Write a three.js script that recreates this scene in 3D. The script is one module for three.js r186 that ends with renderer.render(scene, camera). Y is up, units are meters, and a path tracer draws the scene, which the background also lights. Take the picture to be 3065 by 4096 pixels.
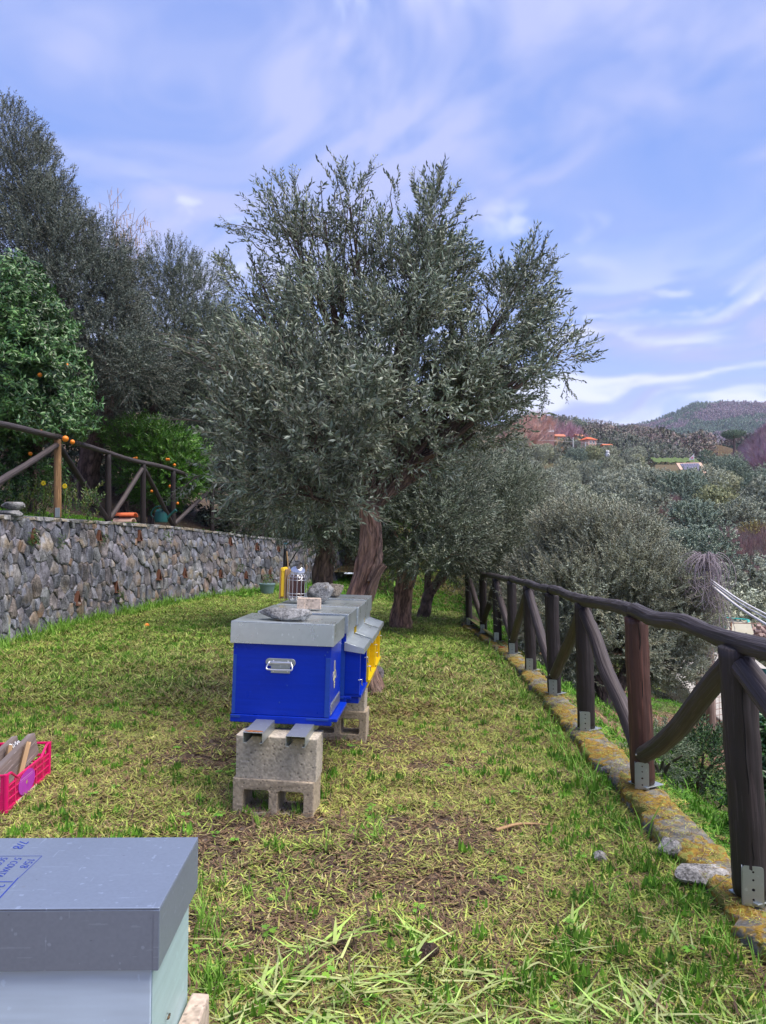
import * as THREE from 'three';
import { mergeGeometries, mergeVertices, toCreasedNormals } from 'three/addons/utils/BufferGeometryUtils.js';
import { RoundedBoxGeometry } from 'three/addons/geometries/RoundedBoxGeometry.js';
import { ConvexGeometry } from 'three/addons/geometries/ConvexGeometry.js';
import { createNoise2D, createNoise3D } from 'simplex-noise';

// ------------------------------------------------------------------ camera, sky, sun, exposure
const scene = new THREE.Scene();
const F = 3094, EYE = 1.27, PITCH = Math.atan(112 / F);
const camera = new THREE.PerspectiveCamera(2 * Math.atan(2048 / F) * 180 / Math.PI, 766 / 1024, 0.05, 4000);
camera.position.set(0, EYE, 0);
camera.rotation.x = PITCH;
camera.updateMatrixWorld();
const renderer = new THREE.WebGLRenderer({ antialias: true });
renderer.setSize(766, 1024);
renderer.toneMapping = THREE.LinearToneMapping;
renderer.toneMappingExposure = 1.56;
renderer.shadowMap.enabled = true;

function rng(seed) { let a = seed >>> 0; return () => { a = (a + 0x6D2B79F5) | 0; let t = Math.imul(a ^ (a >>> 15), 1 | a); t = (t + Math.imul(t ^ (t >>> 7), 61 | t)) ^ t; return ((t ^ (t >>> 14)) >>> 0) / 4294967296; }; }
const R = rng(77);
const n2 = createNoise2D(rng(5)), n3 = createNoise3D(rng(9));
const V3 = (x, y, z) => new THREE.Vector3(x, y, z);
const lerp = (a, b, t) => a + (b - a) * t, clamp = (x, a = 0, b = 1) => Math.min(b, Math.max(a, x));
const sstep = (a, b, x) => { const t = clamp((x - a) / (b - a)); return t * t * (3 - 2 * t); };
const fbm2 = (x, y, o = 4) => { let s = 0, a = 0.5; for (let i = 0; i < o; i++) { s += a * n2(x, y); x = x * 2.03 + 17.1; y = y * 2.03 - 9.7; a *= 0.5; } return s; };
const fbm3 = (x, y, z, o = 4) => { let s = 0, a = 0.5; for (let i = 0; i < o; i++) { s += a * n3(x, y, z); x = x * 2.03 + 7.1; y = y * 2.03 - 3.7; z = z * 2.03 + 1.3; a *= 0.5; } return s; };
const toLin = (c) => { c /= 255; return c <= 0.04045 ? c / 12.92 : ((c + 0.055) / 1.055) ** 2.4; };
const toS = (c) => { c = clamp(c); return 255 * (c <= 0.0031308 ? c * 12.92 : 1.055 * c ** (1 / 2.4) - 0.055); };
const mix3 = (a, b, t) => [lerp(a[0], b[0], t), lerp(a[1], b[1], t), lerp(a[2], b[2], t)];
function table(xs, ys) { return (x) => { if (x <= xs[0]) return ys[0]; for (let i = 1; i < xs.length; i++) if (x <= xs[i]) return lerp(ys[i - 1], ys[i], (x - xs[i - 1]) / (xs[i] - xs[i - 1])); return ys[ys.length - 1]; }; }

{ // the sky: pale violet-blue air with thin veils and streaks of cirrus, the same all round
  const W = 2048, H = 1024, data = new Float32Array(W * H * 4);
  const S = (r, g, b) => [toLin(r), toLin(g), toLin(b)];
  const el = [-90, 0, 5, 14, 26, 42, 65, 90], cols = [S(190, 196, 210), S(208, 216, 236), S(182, 199, 236), S(132, 160, 217), S(110, 141, 206), S(97, 126, 195), S(91, 118, 186), S(90, 115, 181)];
  const cloud = S(161, 170, 212), white = S(216, 220, 238);
  for (let j = 0; j < H; j++) {
    const e = ((j + 0.5) / H - 0.5) * Math.PI, deg = e * 180 / Math.PI, y = Math.sin(e);
    let k = 1; while (k < el.length - 1 && deg > el[k]) k++;
    const base = mix3(cols[k - 1], cols[k], clamp((deg - el[k - 1]) / (el[k] - el[k - 1])));
    for (let i = 0; i < W; i++) {
      const a = ((i + 0.5) / W - 0.5) * 2 * Math.PI, x = Math.cos(a) * Math.cos(e), z = Math.sin(a) * Math.cos(e);
      let c = base;
      if (y > 0) {
        const q = 1 / (y + 0.16), px = x * q, pz = z * q;
        const wx = px + 0.35 * fbm2(px * 0.7 + 3, pz * 0.7, 3), wz = pz + 0.35 * fbm2(px * 0.7 - 8, pz * 0.7 + 4, 3);
        const u = wx * 0.80 + wz * 0.6, v = -wx * 0.6 + wz * 0.80;            // streak direction
        const veil = sstep(-0.22, 0.34, fbm2(u * 0.62 + 2.2, v * 1.2 + 6.4, 6) + 0.06);
        const fine = fbm2(u * 2.2 + 5, v * 4.6 - 3, 5);
        const puff = sstep(0.05, 0.5, fbm2(u * 4.5 + 31, v * 7 + 11, 4)) * sstep(0.0, 0.4, fbm2(px * 0.9 + 40.5, pz * 0.9 - 13.5, 3));
        c = mix3(c, cloud, clamp(0.26 + veil * 0.52 + fine * 0.55 * (0.5 + veil)));
        c = mix3(c, white, 0.5 * puff);
        const low = sstep(24, 8, deg) * sstep(-0.1, 0.34, fbm2(u * 0.9 - 14.5, v * 2.2 + 2.5, 5));
        c = mix3(c, white, 0.85 * low);
        c = mix3(c, white, 0.55 * sstep(10, 0, deg));
      }
      const o = (j * W + i) * 4; data[o] = c[0]; data[o + 1] = c[1]; data[o + 2] = c[2]; data[o + 3] = 1;
    }
  }
  const t = new THREE.DataTexture(data, W, H, THREE.RGBAFormat, THREE.FloatType);
  t.mapping = THREE.EquirectangularReflectionMapping; t.magFilter = t.minFilter = THREE.LinearFilter; t.needsUpdate = true;
  scene.background = t; scene.environment = t;
}
const sun = new THREE.DirectionalLight(new THREE.Color().setRGB(1, 0.92, 0.8), 4.0);
sun.position.set(10, 22, 3); sun.castShadow = true; sun.shadow.radius = 100;
sun.shadow.mapSize.set(4096, 4096);
Object.assign(sun.shadow.camera, { left: -30, right: 30, top: 30, bottom: -30, near: 1, far: 90 });
scene.add(sun, sun.target);

// ------------------------------------------------------------------ naming and helpers
const taken = new Map();
function numbered(n) { const k = taken.get(n) || 0; taken.set(n, k + 1); return k ? n + '_' + String(k).padStart(3, '0') : n; }
function tag(o, label, category, group, kind) { if (label) o.userData.label = label; if (category) o.userData.category = category; if (group) o.userData.group = group; if (kind) o.userData.kind = kind; return o; }
function thing(name, label, category, pos = V3(0, 0, 0), group) { const o = new THREE.Group(); o.name = numbered(name); o.position.copy(pos); scene.add(o); return tag(o, label, category, group); }
function sh(m) { m.castShadow = m.receiveShadow = true; return m; }
// geometry given in the parent's own axes
function part(name, geo, mat, parent, label) { const m = sh(new THREE.Mesh(Array.isArray(geo) ? merge(geo) : geo, mat)); m.name = name; parent.add(m); if (label) m.userData.label = label; return m; }
// geometry given in world axes, hung under a thing that stands at its own base
function wpart(name, geo, mat, t, label) { const m = part(name, geo, mat, t, label); m.position.copy(t.position).negate(); return m; }
function structure(name, geo, mat, label) { const m = sh(new THREE.Mesh(geo, mat)); m.name = numbered(name); m.userData.kind = 'structure'; if (label) m.userData.label = label; scene.add(m); return m; }
function merge(list) {
  list = list.map((g) => { g = g.index ? g.toNonIndexed() : g; const keep = ['position', 'normal', 'uv', 'color']; for (const k of Object.keys(g.attributes)) if (!keep.includes(k)) g.deleteAttribute(k); return g; });
  const col = list.some((g) => g.attributes.color);
  for (const g of list) {
    const n = g.attributes.position.count;
    if (!g.attributes.normal) g.computeVertexNormals();
    if (!g.attributes.uv) g.setAttribute('uv', new THREE.Float32BufferAttribute(new Float32Array(n * 2), 2));
    if (col && !g.attributes.color) g.setAttribute('color', new THREE.Float32BufferAttribute(new Float32Array(n * 3).fill(1), 3));
  }
  return mergeGeometries(list);
}
const M4 = () => new THREE.Matrix4();
function move(g, x, y, z, rx = 0, ry = 0, rz = 0, s = 1) { return g.applyMatrix4(M4().compose(V3(x, y, z), new THREE.Quaternion().setFromEuler(new THREE.Euler(rx, ry, rz)), typeof s === 'number' ? V3(s, s, s) : s)); }
function metricUV(g, k = 1) { // uv in metres by the dominant axis of each face
  g = g.index ? g.toNonIndexed() : g; const p = g.attributes.position; g.computeVertexNormals(); const n = g.attributes.normal, uv = new Float32Array(p.count * 2);
  for (let i = 0; i < p.count; i += 3) { const ax = Math.abs(n.getX(i)), ay = Math.abs(n.getY(i)), az = Math.abs(n.getZ(i));
    for (let j = i; j < i + 3; j++) { const [a, b] = ay >= ax && ay >= az ? [p.getX(j), p.getZ(j)] : ax >= az ? [p.getZ(j), p.getY(j)] : [p.getX(j), p.getY(j)]; uv[2 * j] = a * k; uv[2 * j + 1] = b * k; } }
  g.setAttribute('uv', new THREE.BufferAttribute(uv, 2)); return g;
}
function box(w, h, d, x = 0, y = 0, z = 0, r = 0.002) { const g = r > 0 ? new RoundedBoxGeometry(w, h, d, 1, Math.min(r, w / 2.2, h / 2.2, d / 2.2)) : new THREE.BoxGeometry(w, h, d); const nrm = g.index ? g.toNonIndexed() : g; const keepN = nrm.attributes.normal.clone(); const o = metricUV(nrm); if (r > 0) o.setAttribute('normal', keepN); return o.translate(x, y, z); }
function bar(a, b, w, h) { const d = b.clone().sub(a), L = d.length(); const g = box(w, h, L, 0, 0, 0, Math.min(w, h) * 0.15); const m = M4().lookAt(a, b, V3(0, 1, 0.001)); m.setPosition(a.clone().add(b).multiplyScalar(0.5)); return g.applyMatrix4(m); }
function tube(pts, r, seg, rad = 6, closed = false) { return new THREE.TubeGeometry(new THREE.CatmullRomCurve3(pts, closed), seg || pts.length * 6, r, rad, closed); }

const SINP = Math.sin(PITCH), COSP = Math.cos(PITCH);
// where a place seen in the photograph stands, from its bearing and its measured distance in metres
function P(px, py, d) { const y = (2048 - py) / F * d, x = (px - 1532.5) / F * d; return V3(x, EYE + y * COSP + d * SINP, y * SINP - d * COSP); }
function onPlane(px, py, y0 = 0) { const a = P(px, py, 1), k = (y0 - EYE) / (a.y - EYE); return V3(a.x * k, y0, a.z * k); }

// ------------------------------------------------------------------ textures
function hash(x, y, s) { let h = Math.imul(x, 374761393) ^ Math.imul(y, 668265263) ^ Math.imul(s, 2246822519); h = Math.imul(h ^ (h >>> 13), 1274126177); return ((h ^ (h >>> 16)) >>> 0) / 4294967296; }
function vn(u, v, fu, fv, s) { const x = u * fu, y = v * fv, xi = Math.floor(x), yi = Math.floor(y), tx = x - xi, ty = y - yi, m = (a, b) => ((a % b) + b) % b, sx = tx * tx * (3 - 2 * tx), sy = ty * ty * (3 - 2 * ty);
  const h = (i, j) => hash(m(xi + i, fu), m(yi + j, fv), s); return lerp(lerp(h(0, 0), h(1, 0), sx), lerp(h(0, 1), h(1, 1), sx), sy); }
function fn(u, v, fu, fv, o, s) { let t = 0, a = 0.5, w = 0; for (let i = 0; i < o; i++) { t += a * vn(u, v, fu << i, fv << i, s + i * 31); w += a; a *= 0.55; } return t / w; }
function cells(u, v, f, s) { const x = u * f, y = v * f, xi = Math.floor(x), yi = Math.floor(y), m = (a) => ((a % f) + f) % f; let d1 = 9, d2 = 9, id = 0;
  for (let i = -1; i < 2; i++) for (let j = -1; j < 2; j++) { const a = m(xi + i), b = m(yi + j), qx = xi + i + hash(a, b, s), qy = yi + j + hash(a, b, s + 7), d = Math.hypot(qx - x, qy - y); if (d < d1) { d2 = d1; d1 = d; id = hash(a, b, s + 3); } else if (d < d2) d2 = d; } return [d1, d2, id]; }
function tex(size, f, rep = 1, srgb = true) { const [w, h] = Array.isArray(size) ? size : [size, size], d = new Uint8Array(w * h * 4);
  for (let j = 0; j < h; j++) for (let i = 0; i < w; i++) { const c = f((i + 0.5) / w, (j + 0.5) / h), o = (j * w + i) * 4; if (typeof c === 'number') d[o] = d[o + 1] = d[o + 2] = 255 * clamp(c); else for (let k = 0; k < 3; k++) d[o + k] = srgb ? toS(c[k]) : 255 * clamp(c[k]); d[o + 3] = 255; }
  const t = new THREE.DataTexture(d, w, h); t.wrapS = t.wrapT = THREE.RepeatWrapping; t.magFilter = THREE.LinearFilter; t.minFilter = THREE.LinearMipmapLinearFilter; t.generateMipmaps = true; if (srgb) t.colorSpace = THREE.SRGBColorSpace; t.repeat.set(rep, rep); t.needsUpdate = true; return t; }
const std = (o) => { const { c, ...r } = o; const m = new THREE.MeshStandardMaterial(r); if (c) m.color.setRGB(...c); return m; };
const phys = (o) => { const { c, ...r } = o; const m = new THREE.MeshPhysicalMaterial(r); if (c) m.color.setRGB(...c); return m; };

const T = {};
T.soil = tex(1024, (u, v) => { const n = fn(u, v, 6, 6, 5, 1), g = fn(u, v, 60, 60, 3, 2), [d1, , id] = cells(u, v, 46, 4); let c = mix3([0.042, 0.027, 0.018], [0.12, 0.076, 0.05], clamp(n * 0.9 + (g - 0.5) * 0.9)); if (d1 < 0.22 + 0.16 * id && id > 0.62) c = mix3(c, [0.25, 0.22, 0.2], 0.55); const s = fn(u, v, 90, 14, 2, 9); if (s > 0.74) c = mix3(c, [0.3, 0.25, 0.13], 0.6); return c; });
T.soilB = tex(512, (u, v) => 0.55 * fn(u, v, 10, 10, 5, 1) + 0.45 * fn(u, v, 64, 64, 2, 2), 1, false);
T.bark = tex([512, 1024], (u, v) => { const w = u + 0.05 * (fn(u, v, 3, 4, 3, 8) - 0.5), r = Math.abs(fn(w, v, 8, 6, 5, 3) * 2 - 1), n = fn(u, v, 30, 20, 3, 4), p = fn(u, v, 3, 3, 3, 6); let c = mix3([0.11, 0.078, 0.07], [0.50, 0.36, 0.30], clamp(r * 1.7 + (n - 0.5) * 0.7)); return mix3(c, [0.33, 0.29, 0.27], clamp((p - 0.55) * 2.2) * 0.6); });
T.barkB = tex([512, 1024], (u, v) => { const w = u + 0.05 * (fn(u, v, 3, 4, 3, 8) - 0.5); return clamp(Math.abs(fn(w, v, 8, 6, 5, 3) * 2 - 1) * 1.6) * 0.75 + 0.25 * fn(u, v, 30, 20, 3, 4); }, 1, false);
T.wood = tex([256, 1024], (u, v) => { const g = fn(u, v, 24, 2, 4, 11), k = fn(u, v, 5, 2, 3, 12), s = fn(u, v, 60, 6, 2, 14); let c = mix3([0.5, 0.5, 0.5], [1, 1, 1], clamp(g * 1.2 - 0.1)); c = c.map((x) => x * (0.65 + 0.6 * k)); if (s > 0.73) c = c.map((x, i) => x * [1.9, 2.0, 2.1][i]); return c.map((x) => x * 0.62); });
T.woodB = tex([256, 1024], (u, v) => 0.7 * fn(u, v, 24, 2, 4, 11) + 0.3 * fn(u, v, 5, 2, 3, 12), 1, false);
T.rock = tex(512, (u, v) => { const n = fn(u, v, 5, 5, 5, 21), g = fn(u, v, 70, 70, 2, 22), p = fn(u, v, 3, 4, 4, 24), s = fn(u, v, 40, 6, 2, 25); let x = clamp(0.45 + (n - 0.5) * 1.1 + (g - 0.5) * 0.6 + (s - 0.5) * 0.3, 0.1, 1); let c = [x, x, x]; if (p > 0.56) c = mix3(c, [x * 1.15, x * 0.98, x * 0.74], clamp((p - 0.56) * 7)); return c; });
T.rockB = tex(512, (u, v) => 0.6 * fn(u, v, 6, 6, 5, 21) + 0.4 * fn(u, v, 40, 40, 3, 22), 1, false);
T.conc = tex(512, (u, v) => { const n = fn(u, v, 4, 4, 4, 31), g = fn(u, v, 90, 90, 2, 32), [d1, , id] = cells(u, v, 56, 33); let x = 0.3 + (n - 0.5) * 0.16 + (g - 0.5) * 0.22; let c = [x * 1.04, x, x * 0.93]; if (d1 < 0.24 && id > 0.66) c = c.map((q) => q * (id > 0.84 ? 0.6 : 1.25)); return c; });
T.concB = tex(512, (u, v) => { const [d1, , id] = cells(u, v, 56, 33); return 0.5 + 0.5 * (fn(u, v, 90, 90, 2, 32) - 0.5) - (id > 0.8 ? 0.4 * sstep(0.4, 0.1, d1) : 0); }, 1, false);
T.zinc = tex(1024, (u, v) => { const n = fn(u, v, 4, 4, 4, 41), [, , id] = cells(u, v, 42, 42), g = fn(u, v, 3, 90, 2, 43), p = fn(u, v, 26, 20, 3, 44); let x = 0.68 + (n - 0.5) * 0.09 + (id - 0.5) * 0.03 + (g - 0.5) * 0.03 + (p - 0.5) * 0.04; const q = fn(u, v, 90, 40, 2, 48); if (q > 0.83) x += 0.16;  return [x * 0.91, x * 1.0, x * 1.03]; });
T.lid = tex(1024, (u, v) => { const n = fn(u, v, 4, 4, 4, 141), s1 = fn(u, v, 14, 160, 2, 143), s2 = fn(u, v, 150, 12, 2, 144), d = fn(u, v, 70, 70, 2, 146), gr = fn(u, v, 200, 200, 1, 147), ru = fn(u, v, 9, 9, 4, 149); let x = 0.66 + (n - 0.5) * 0.12 + (gr - 0.5) * 0.05; if (s1 > 0.84) x += 0.12; if (s2 > 0.86) x += 0.14; if (d > 0.85) x += 0.2; if (d < 0.06) x -= 0.18; let c = [x * 0.95, x, x * 1.03]; if (ru > 0.73) c = mix3(c, [0.5, 0.3, 0.16], clamp((ru - 0.73) * 9) * 0.6); return c; });
T.zincR = tex(512, (u, v) => clamp(0.30 + (fn(u, v, 5, 5, 5, 45) - 0.5) * 0.26 + (fn(u, v, 40, 40, 2, 46) - 0.5) * 0.06), 1, false);
T.paint = tex(512, (u, v) => { const n = fn(u, v, 4, 3, 4, 51), s = fn(u, v, 8, 90, 2, 52), k = fn(u, v, 46, 40, 2, 53); let x = 0.88 + (n - 0.5) * 0.2 + (s - 0.5) * 0.16; let c = [x, x, x]; if (k > 0.86) c = [1.0, 1.0, 1.0]; return c; });
T.paintR = tex(512, (u, v) => clamp(0.36 + (fn(u, v, 6, 6, 4, 54) - 0.5) * 0.3), 1, false);
T.paintB = tex(512, (u, v) => 0.6 * fn(u, v, 4, 70, 3, 55) + 0.4 * fn(u, v, 60, 60, 2, 56), 1, false);
T.moss = tex(1024, (u, v) => { const m = fn(u, v, 5, 5, 4, 61), g = fn(u, v, 80, 80, 3, 62), h = fn(u, v, 14, 14, 3, 63); const x = 0.155 + (fn(u, v, 30, 30, 3, 64) - 0.5) * 0.2; let c = [x, x * 0.96, x * 0.86]; const a = clamp((m + (h - 0.5) * 0.7 + (g - 0.5) * 0.3 - 0.5) * 8); const mo = mix3([0.19, 0.095, 0.012], [0.30, 0.20, 0.022], clamp(g * 1.6 - 0.3)); return mix3(c, h > 0.62 ? [0.2, 0.2, 0.04] : mo, a); });
T.mossB = tex(512, (u, v) => 0.5 * fn(u, v, 8, 8, 4, 61) + 0.5 * fn(u, v, 60, 60, 3, 62), 1, false);

const M = {
  zinc: std({ c: [1, 1, 1], map: T.zinc, roughnessMap: T.zincR, roughness: 1.2, metalness: 0.8 }),
  greyLid: std({ c: [0.40, 0.46, 0.60], map: T.lid, roughness: 0.42, metalness: 0.5 }),
  galv: std({ c: [0.66, 0.66, 0.65], map: T.zinc, roughness: 0.42, metalness: 0.75 }),
  wire: std({ c: [0.75, 0.75, 0.76], roughness: 0.3, metalness: 1 }),
  steel: std({ c: [0.62, 0.6, 0.58], roughness: 0.22, metalness: 1 }),
  bluePaint: phys({ c: [0.001, 0.030, 0.46], map: T.paint, roughness: 1, roughnessMap: T.paintR, bumpMap: T.paintB, bumpScale: 0.0009, specularIntensity: 0.55 }),
  blueEdge: phys({ c: [0.006, 0.06, 0.42], map: T.paint, roughness: 0.5, bumpMap: T.paintB, bumpScale: 0.001 }),
  yellowPaint: phys({ c: [0.82, 0.56, 0.008], map: T.paint, roughness: 1, roughnessMap: T.paintR, bumpMap: T.paintB, bumpScale: 0.0006 }),
  palePaint: phys({ c: [0.60, 0.74, 0.90], map: T.paint, roughness: 0.45, bumpMap: T.paintB, bumpScale: 0.0004 }),
  concrete: std({ c: [1.3, 1.2, 1.06], map: T.conc, bumpMap: T.concB, bumpScale: 0.004, roughness: 0.95 }),
  concreteTan: std({ c: [1.15, 0.98, 0.78], map: T.conc, bumpMap: T.concB, bumpScale: 0.004, roughness: 0.95 }),
  pinkBlock: std({ c: [1.5, 1.25, 1.1], map: T.conc, bumpMap: T.concB, bumpScale: 0.002, roughness: 0.9 }),
  rockGrey: std({ c: [0.42, 0.42, 0.43], map: T.rock, bumpMap: T.rockB, bumpScale: 0.01, roughness: 0.85 }),
  rockPale: std({ c: [0.62, 0.6, 0.58], map: T.rock, bumpMap: T.rockB, bumpScale: 0.008, roughness: 0.9 }),
  rockTan: std({ c: [0.46, 0.39, 0.31], map: T.rock, bumpMap: T.rockB, bumpScale: 0.008, roughness: 0.9 }),
  bark: std({ c: [1.3, 1.06, 0.96], map: T.bark, bumpMap: T.barkB, bumpScale: 0.03, roughness: 0.92 }),
  barkDark: std({ c: [0.55, 0.5, 0.5], map: T.bark, bumpMap: T.barkB, bumpScale: 0.03, roughness: 0.92 }),
  deadWood: std({ c: [1.2, 1.05, 0.95], map: T.bark, bumpMap: T.barkB, bumpScale: 0.03, roughness: 0.9 }),
  twig: std({ c: [0.12, 0.095, 0.08], roughness: 0.9 }),
  post: std({ c: [0.046, 0.030, 0.031], map: T.wood, bumpMap: T.woodB, bumpScale: 0.008, roughness: 0.62 }),
  postRed: std({ c: [0.15, 0.055, 0.036], map: T.wood, bumpMap: T.woodB, bumpScale: 0.008, roughness: 0.6 }),
  rail: std({ c: [0.085, 0.066, 0.07], map: T.wood, bumpMap: T.woodB, bumpScale: 0.012, roughness: 0.62 }),
  brace: std({ c: [0.095, 0.07, 0.072], map: T.wood, bumpMap: T.woodB, bumpScale: 0.01, roughness: 0.65 }),
  newPost: std({ c: [0.62, 0.34, 0.15], map: T.wood, bumpMap: T.woodB, bumpScale: 0.006, roughness: 0.7 }),
  crackDark: std({ c: [0.012, 0.01, 0.01], roughness: 1 }),
  plankGrey: std({ c: [0.44, 0.35, 0.33], map: T.wood, bumpMap: T.woodB, bumpScale: 0.003, roughness: 0.8 }),
  plankTan: std({ c: [0.78, 0.48, 0.24], map: T.wood, bumpMap: T.woodB, bumpScale: 0.003, roughness: 0.75 }),
  pinkPlastic: phys({ c: [0.78, 0.006, 0.16], roughness: 0.35, transmission: 0.12, thickness: 0 }),
  moss: std({ map: T.moss, bumpMap: T.mossB, bumpScale: 0.02, roughness: 1 }),
  soil: std({ map: T.soil, bumpMap: T.soilB, bumpScale: 0.03, roughness: 1, vertexColors: true }),
  terracotta: std({ c: [0.46, 0.19, 0.12], map: T.conc, roughness: 0.85 }),
  black: std({ c: [0.012, 0.012, 0.014], roughness: 0.45 }),
  leaf: std({ vertexColors: true, side: THREE.DoubleSide, roughness: 0.55 }),
  gloss: phys({ vertexColors: true, side: THREE.DoubleSide, roughness: 0.34 }),
  grass: phys({ vertexColors: true, side: THREE.DoubleSide, roughness: 0.7, transmission: 0.25, thickness: 0, specularIntensity: 0.4 }),
  straw: std({ vertexColors: true, side: THREE.DoubleSide, roughness: 0.85 }),
  orange: std({ c: [0.86, 0.24, 0.008], roughness: 0.45 }),
  plain: std({ vertexColors: true, roughness: 0.9 }),
};

// ------------------------------------------------------------------ the lie of the land
// fence posts along the right edge: pixel of top, pixel of foot, distance
const POSTS = [[2945, 2588, 3008, 3592, 2.7], [2545, 2468, 2572, 3142, 4.0], [2333, 2412, 2346, 2918, 5.3], [2207, 2372, 2218, 2776, 6.7], [2113, 2346, 2124, 2682, 8.1], [2046, 2326, 2053, 2614, 9.5], [1985, 2314, 1991, 2566, 11], [1931, 2304, 1935, 2530, 12.4], [1872, 2294, 1878, 2500, 14]]
  .map(([a, b, c, d, e]) => ({ top: P(a, b, e), foot: P(c, d, e), d: e }));
POSTS.unshift({ top: V3(1.30, -0.005 + 0.89, -1.25), foot: V3(1.34, -0.03, -1.25), d: 1.25 });
const kerbX = (z) => { const p = POSTS; if (z > p[0].foot.z) return p[0].foot.x; for (let i = 1; i < p.length; i++) if (z > p[i].foot.z) return lerp(p[i - 1].foot.x, p[i].foot.x, (p[i - 1].foot.z - z) / (p[i - 1].foot.z - p[i].foot.z)); return p[p.length - 1].foot.x + 0.1 * (p[p.length - 1].foot.z - z); };
const kerbY = (z) => { const p = POSTS; if (z > p[0].foot.z) return p[0].foot.y; for (let i = 1; i < p.length; i++) if (z > p[i].foot.z) return lerp(p[i - 1].foot.y, p[i].foot.y, (p[i - 1].foot.z - z) / (p[i - 1].foot.z - p[i].foot.z)); return p[p.length - 1].foot.y; };
// the dry stone wall on the left: pixel column, foot, top, distance
const WALLP = [[-420, 2870, 2040, 6.2], [-150, 2640, 2053, 8.2], [0, 2575, 2064, 9.2], [314, 2488, 2083, 11.7], [691, 2409, 2108, 15.4], [1021, 2376, 2146, 19.3], [1250, 2350, 2170, 22.5], [1370, 2340, 2185, 24.5]];
const WB = WALLP.map(([x, b, , d]) => P(x, b, d)), WT = WALLP.map(([x, , t, d]) => P(x, t, d).add(V3(-0.06, 0, 0)));
const wallLen = [0]; for (let i = 1; i < WB.length; i++) wallLen.push(wallLen[i - 1] + Math.hypot(WB[i].x - WB[i - 1].x, WB[i].z - WB[i - 1].z));
const WL = wallLen[wallLen.length - 1];
const onCurve = (pts) => { const c = ['x', 'y', 'z'].map((k) => pts.map((p) => p[k])); return (u) => { let i = 1; while (i < wallLen.length - 1 && u > wallLen[i]) i++; const t = (u - wallLen[i - 1]) / (wallLen[i] - wallLen[i - 1]); const h = (a) => { const p0 = a[Math.max(0, i - 2)], p1 = a[i - 1], p2 = a[i], p3 = a[Math.min(a.length - 1, i + 1)]; return 0.5 * (2 * p1 + (p2 - p0) * t + (2 * p0 - 5 * p1 + 4 * p2 - p3) * t * t + (3 * p1 - p0 - 3 * p2 + p3) * t * t * t); }; return V3(h(c[0]), h(c[1]), h(c[2])); }; };
const wallBase = onCurve(WB), wallTop = onCurve(WT);
const wallH = (u) => wallTop(u).y - wallBase(u).y;
const wallN = (u) => { const a = wallBase(u - 0.05), b = wallBase(u + 0.05), d = b.sub(a); return V3(-d.z, 0, d.x).normalize(); };
const wallAt = (u, v, o = 0) => { const b = wallBase(u), t = wallTop(u), k = v / (t.y - b.y); return b.lerp(t, k).addScaledVector(wallN(u), o); };
const wallX = (z) => { const p = WB; if (z > p[0].z) return p[0].x + 0.06 * (z - p[0].z); for (let i = 1; i < p.length; i++) if (z > p[i].z) return lerp(p[i - 1].x, p[i].x, (p[i - 1].z - z) / (p[i - 1].z - p[i].z)); return p[p.length - 1].x + 0.35 * (p[p.length - 1].z - z); };

function lawnY(x, z) {
  const d = -z, kx = kerbX(z), ky = kerbY(z) - 0.075, t = sstep(-2.6, kx, x);
  let y = lerp(-0.01 + 0.03 * sstep(5, 12, d) * sstep(-2, -4.5, x), ky, t * 0.9 + 0.1 * sstep(kx - 1, kx, x));
  y += 0.035 * fbm2(x * 0.8, z * 0.8, 3) + 0.014 * fbm2(x * 4, z * 4, 3);
  const bs = lerp(23.5, 16.8, sstep(-0.8, 0.6, x)); y += 0.34 * Math.max(0, d - bs) * sstep(bs, bs + 3, d);             // the bank at the far end
  return y;
}
const valley = table([0, 6, 15, 25, 30, 40, 55, 70, 93, 120, 150, 190, 300, 400, 560, 640], [-1, -3, -5.5, -5.5, -5, -3, 0, 1.5, 4.5, 8.5, 12.5, 18.5, 34, 49, 78, 70]);
const crest = table([-1800, 600, 1500, 2050, 2212, 2322, 2450, 2534, 2600, 2676, 2740, 2800, 2900, 3065, 3400, 4500], [1500, 1560, 1640, 1662, 1646, 1668, 1688, 1699, 1712, 1733, 1765, 1800, 1860, 1915, 1950, 1980]);
const dropE = table([0, 2.5, 8, 14, 40], [0, 1.5, 3.2, 6.5, 22]);
function landY(x, z) {
  const r = Math.hypot(x, z), px = 1532.5 + F * x / Math.max(1, -z), e = x - kerbX(Math.max(z, -22));
  let y = valley(r);
  if (z < 0) { const cr = (2160 - crest(px)) / F * 560 * Math.cos(Math.atan((px - 1532.5) / F)) + EYE - 3; y = lerp(y, y * cr / 82, sstep(190, 420, r)); }
  if (r > 25) y += fbm2(x * 0.02, z * 0.02, 4) * Math.min(9, r * 0.035) + fbm2(x * 0.2, z * 0.2, 2) * 0.5;
  const drop = -0.12 - dropE(Math.max(0, e)) + 0.25 * fbm2(x * 0.5, z * 0.5, 3) * clamp(e * 0.8);
  if (r < 45) y = Math.max(y, drop * 1.0);
  if (x < 0 || e < 0) { const bank = lerp(lawnY(Math.min(x, kerbX(z)), Math.max(z, -22)) - 0.2, 0.24 * (r - 18), sstep(20, 30, r)); y = Math.max(y, lerp(y, bank, sstep(2.5, -2, e))); }
  return y;
}
const slopeSoil = (x, z, e) => fbm2(x * 0.45 + 31.5, z * 0.45 + 2, 3) + 0.25 * sstep(3, 6, e) + 0.55 * Math.exp(-(((e - 3.4) / 1.5) ** 2) - ((z + 11.5) / 3.5) ** 2);
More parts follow.
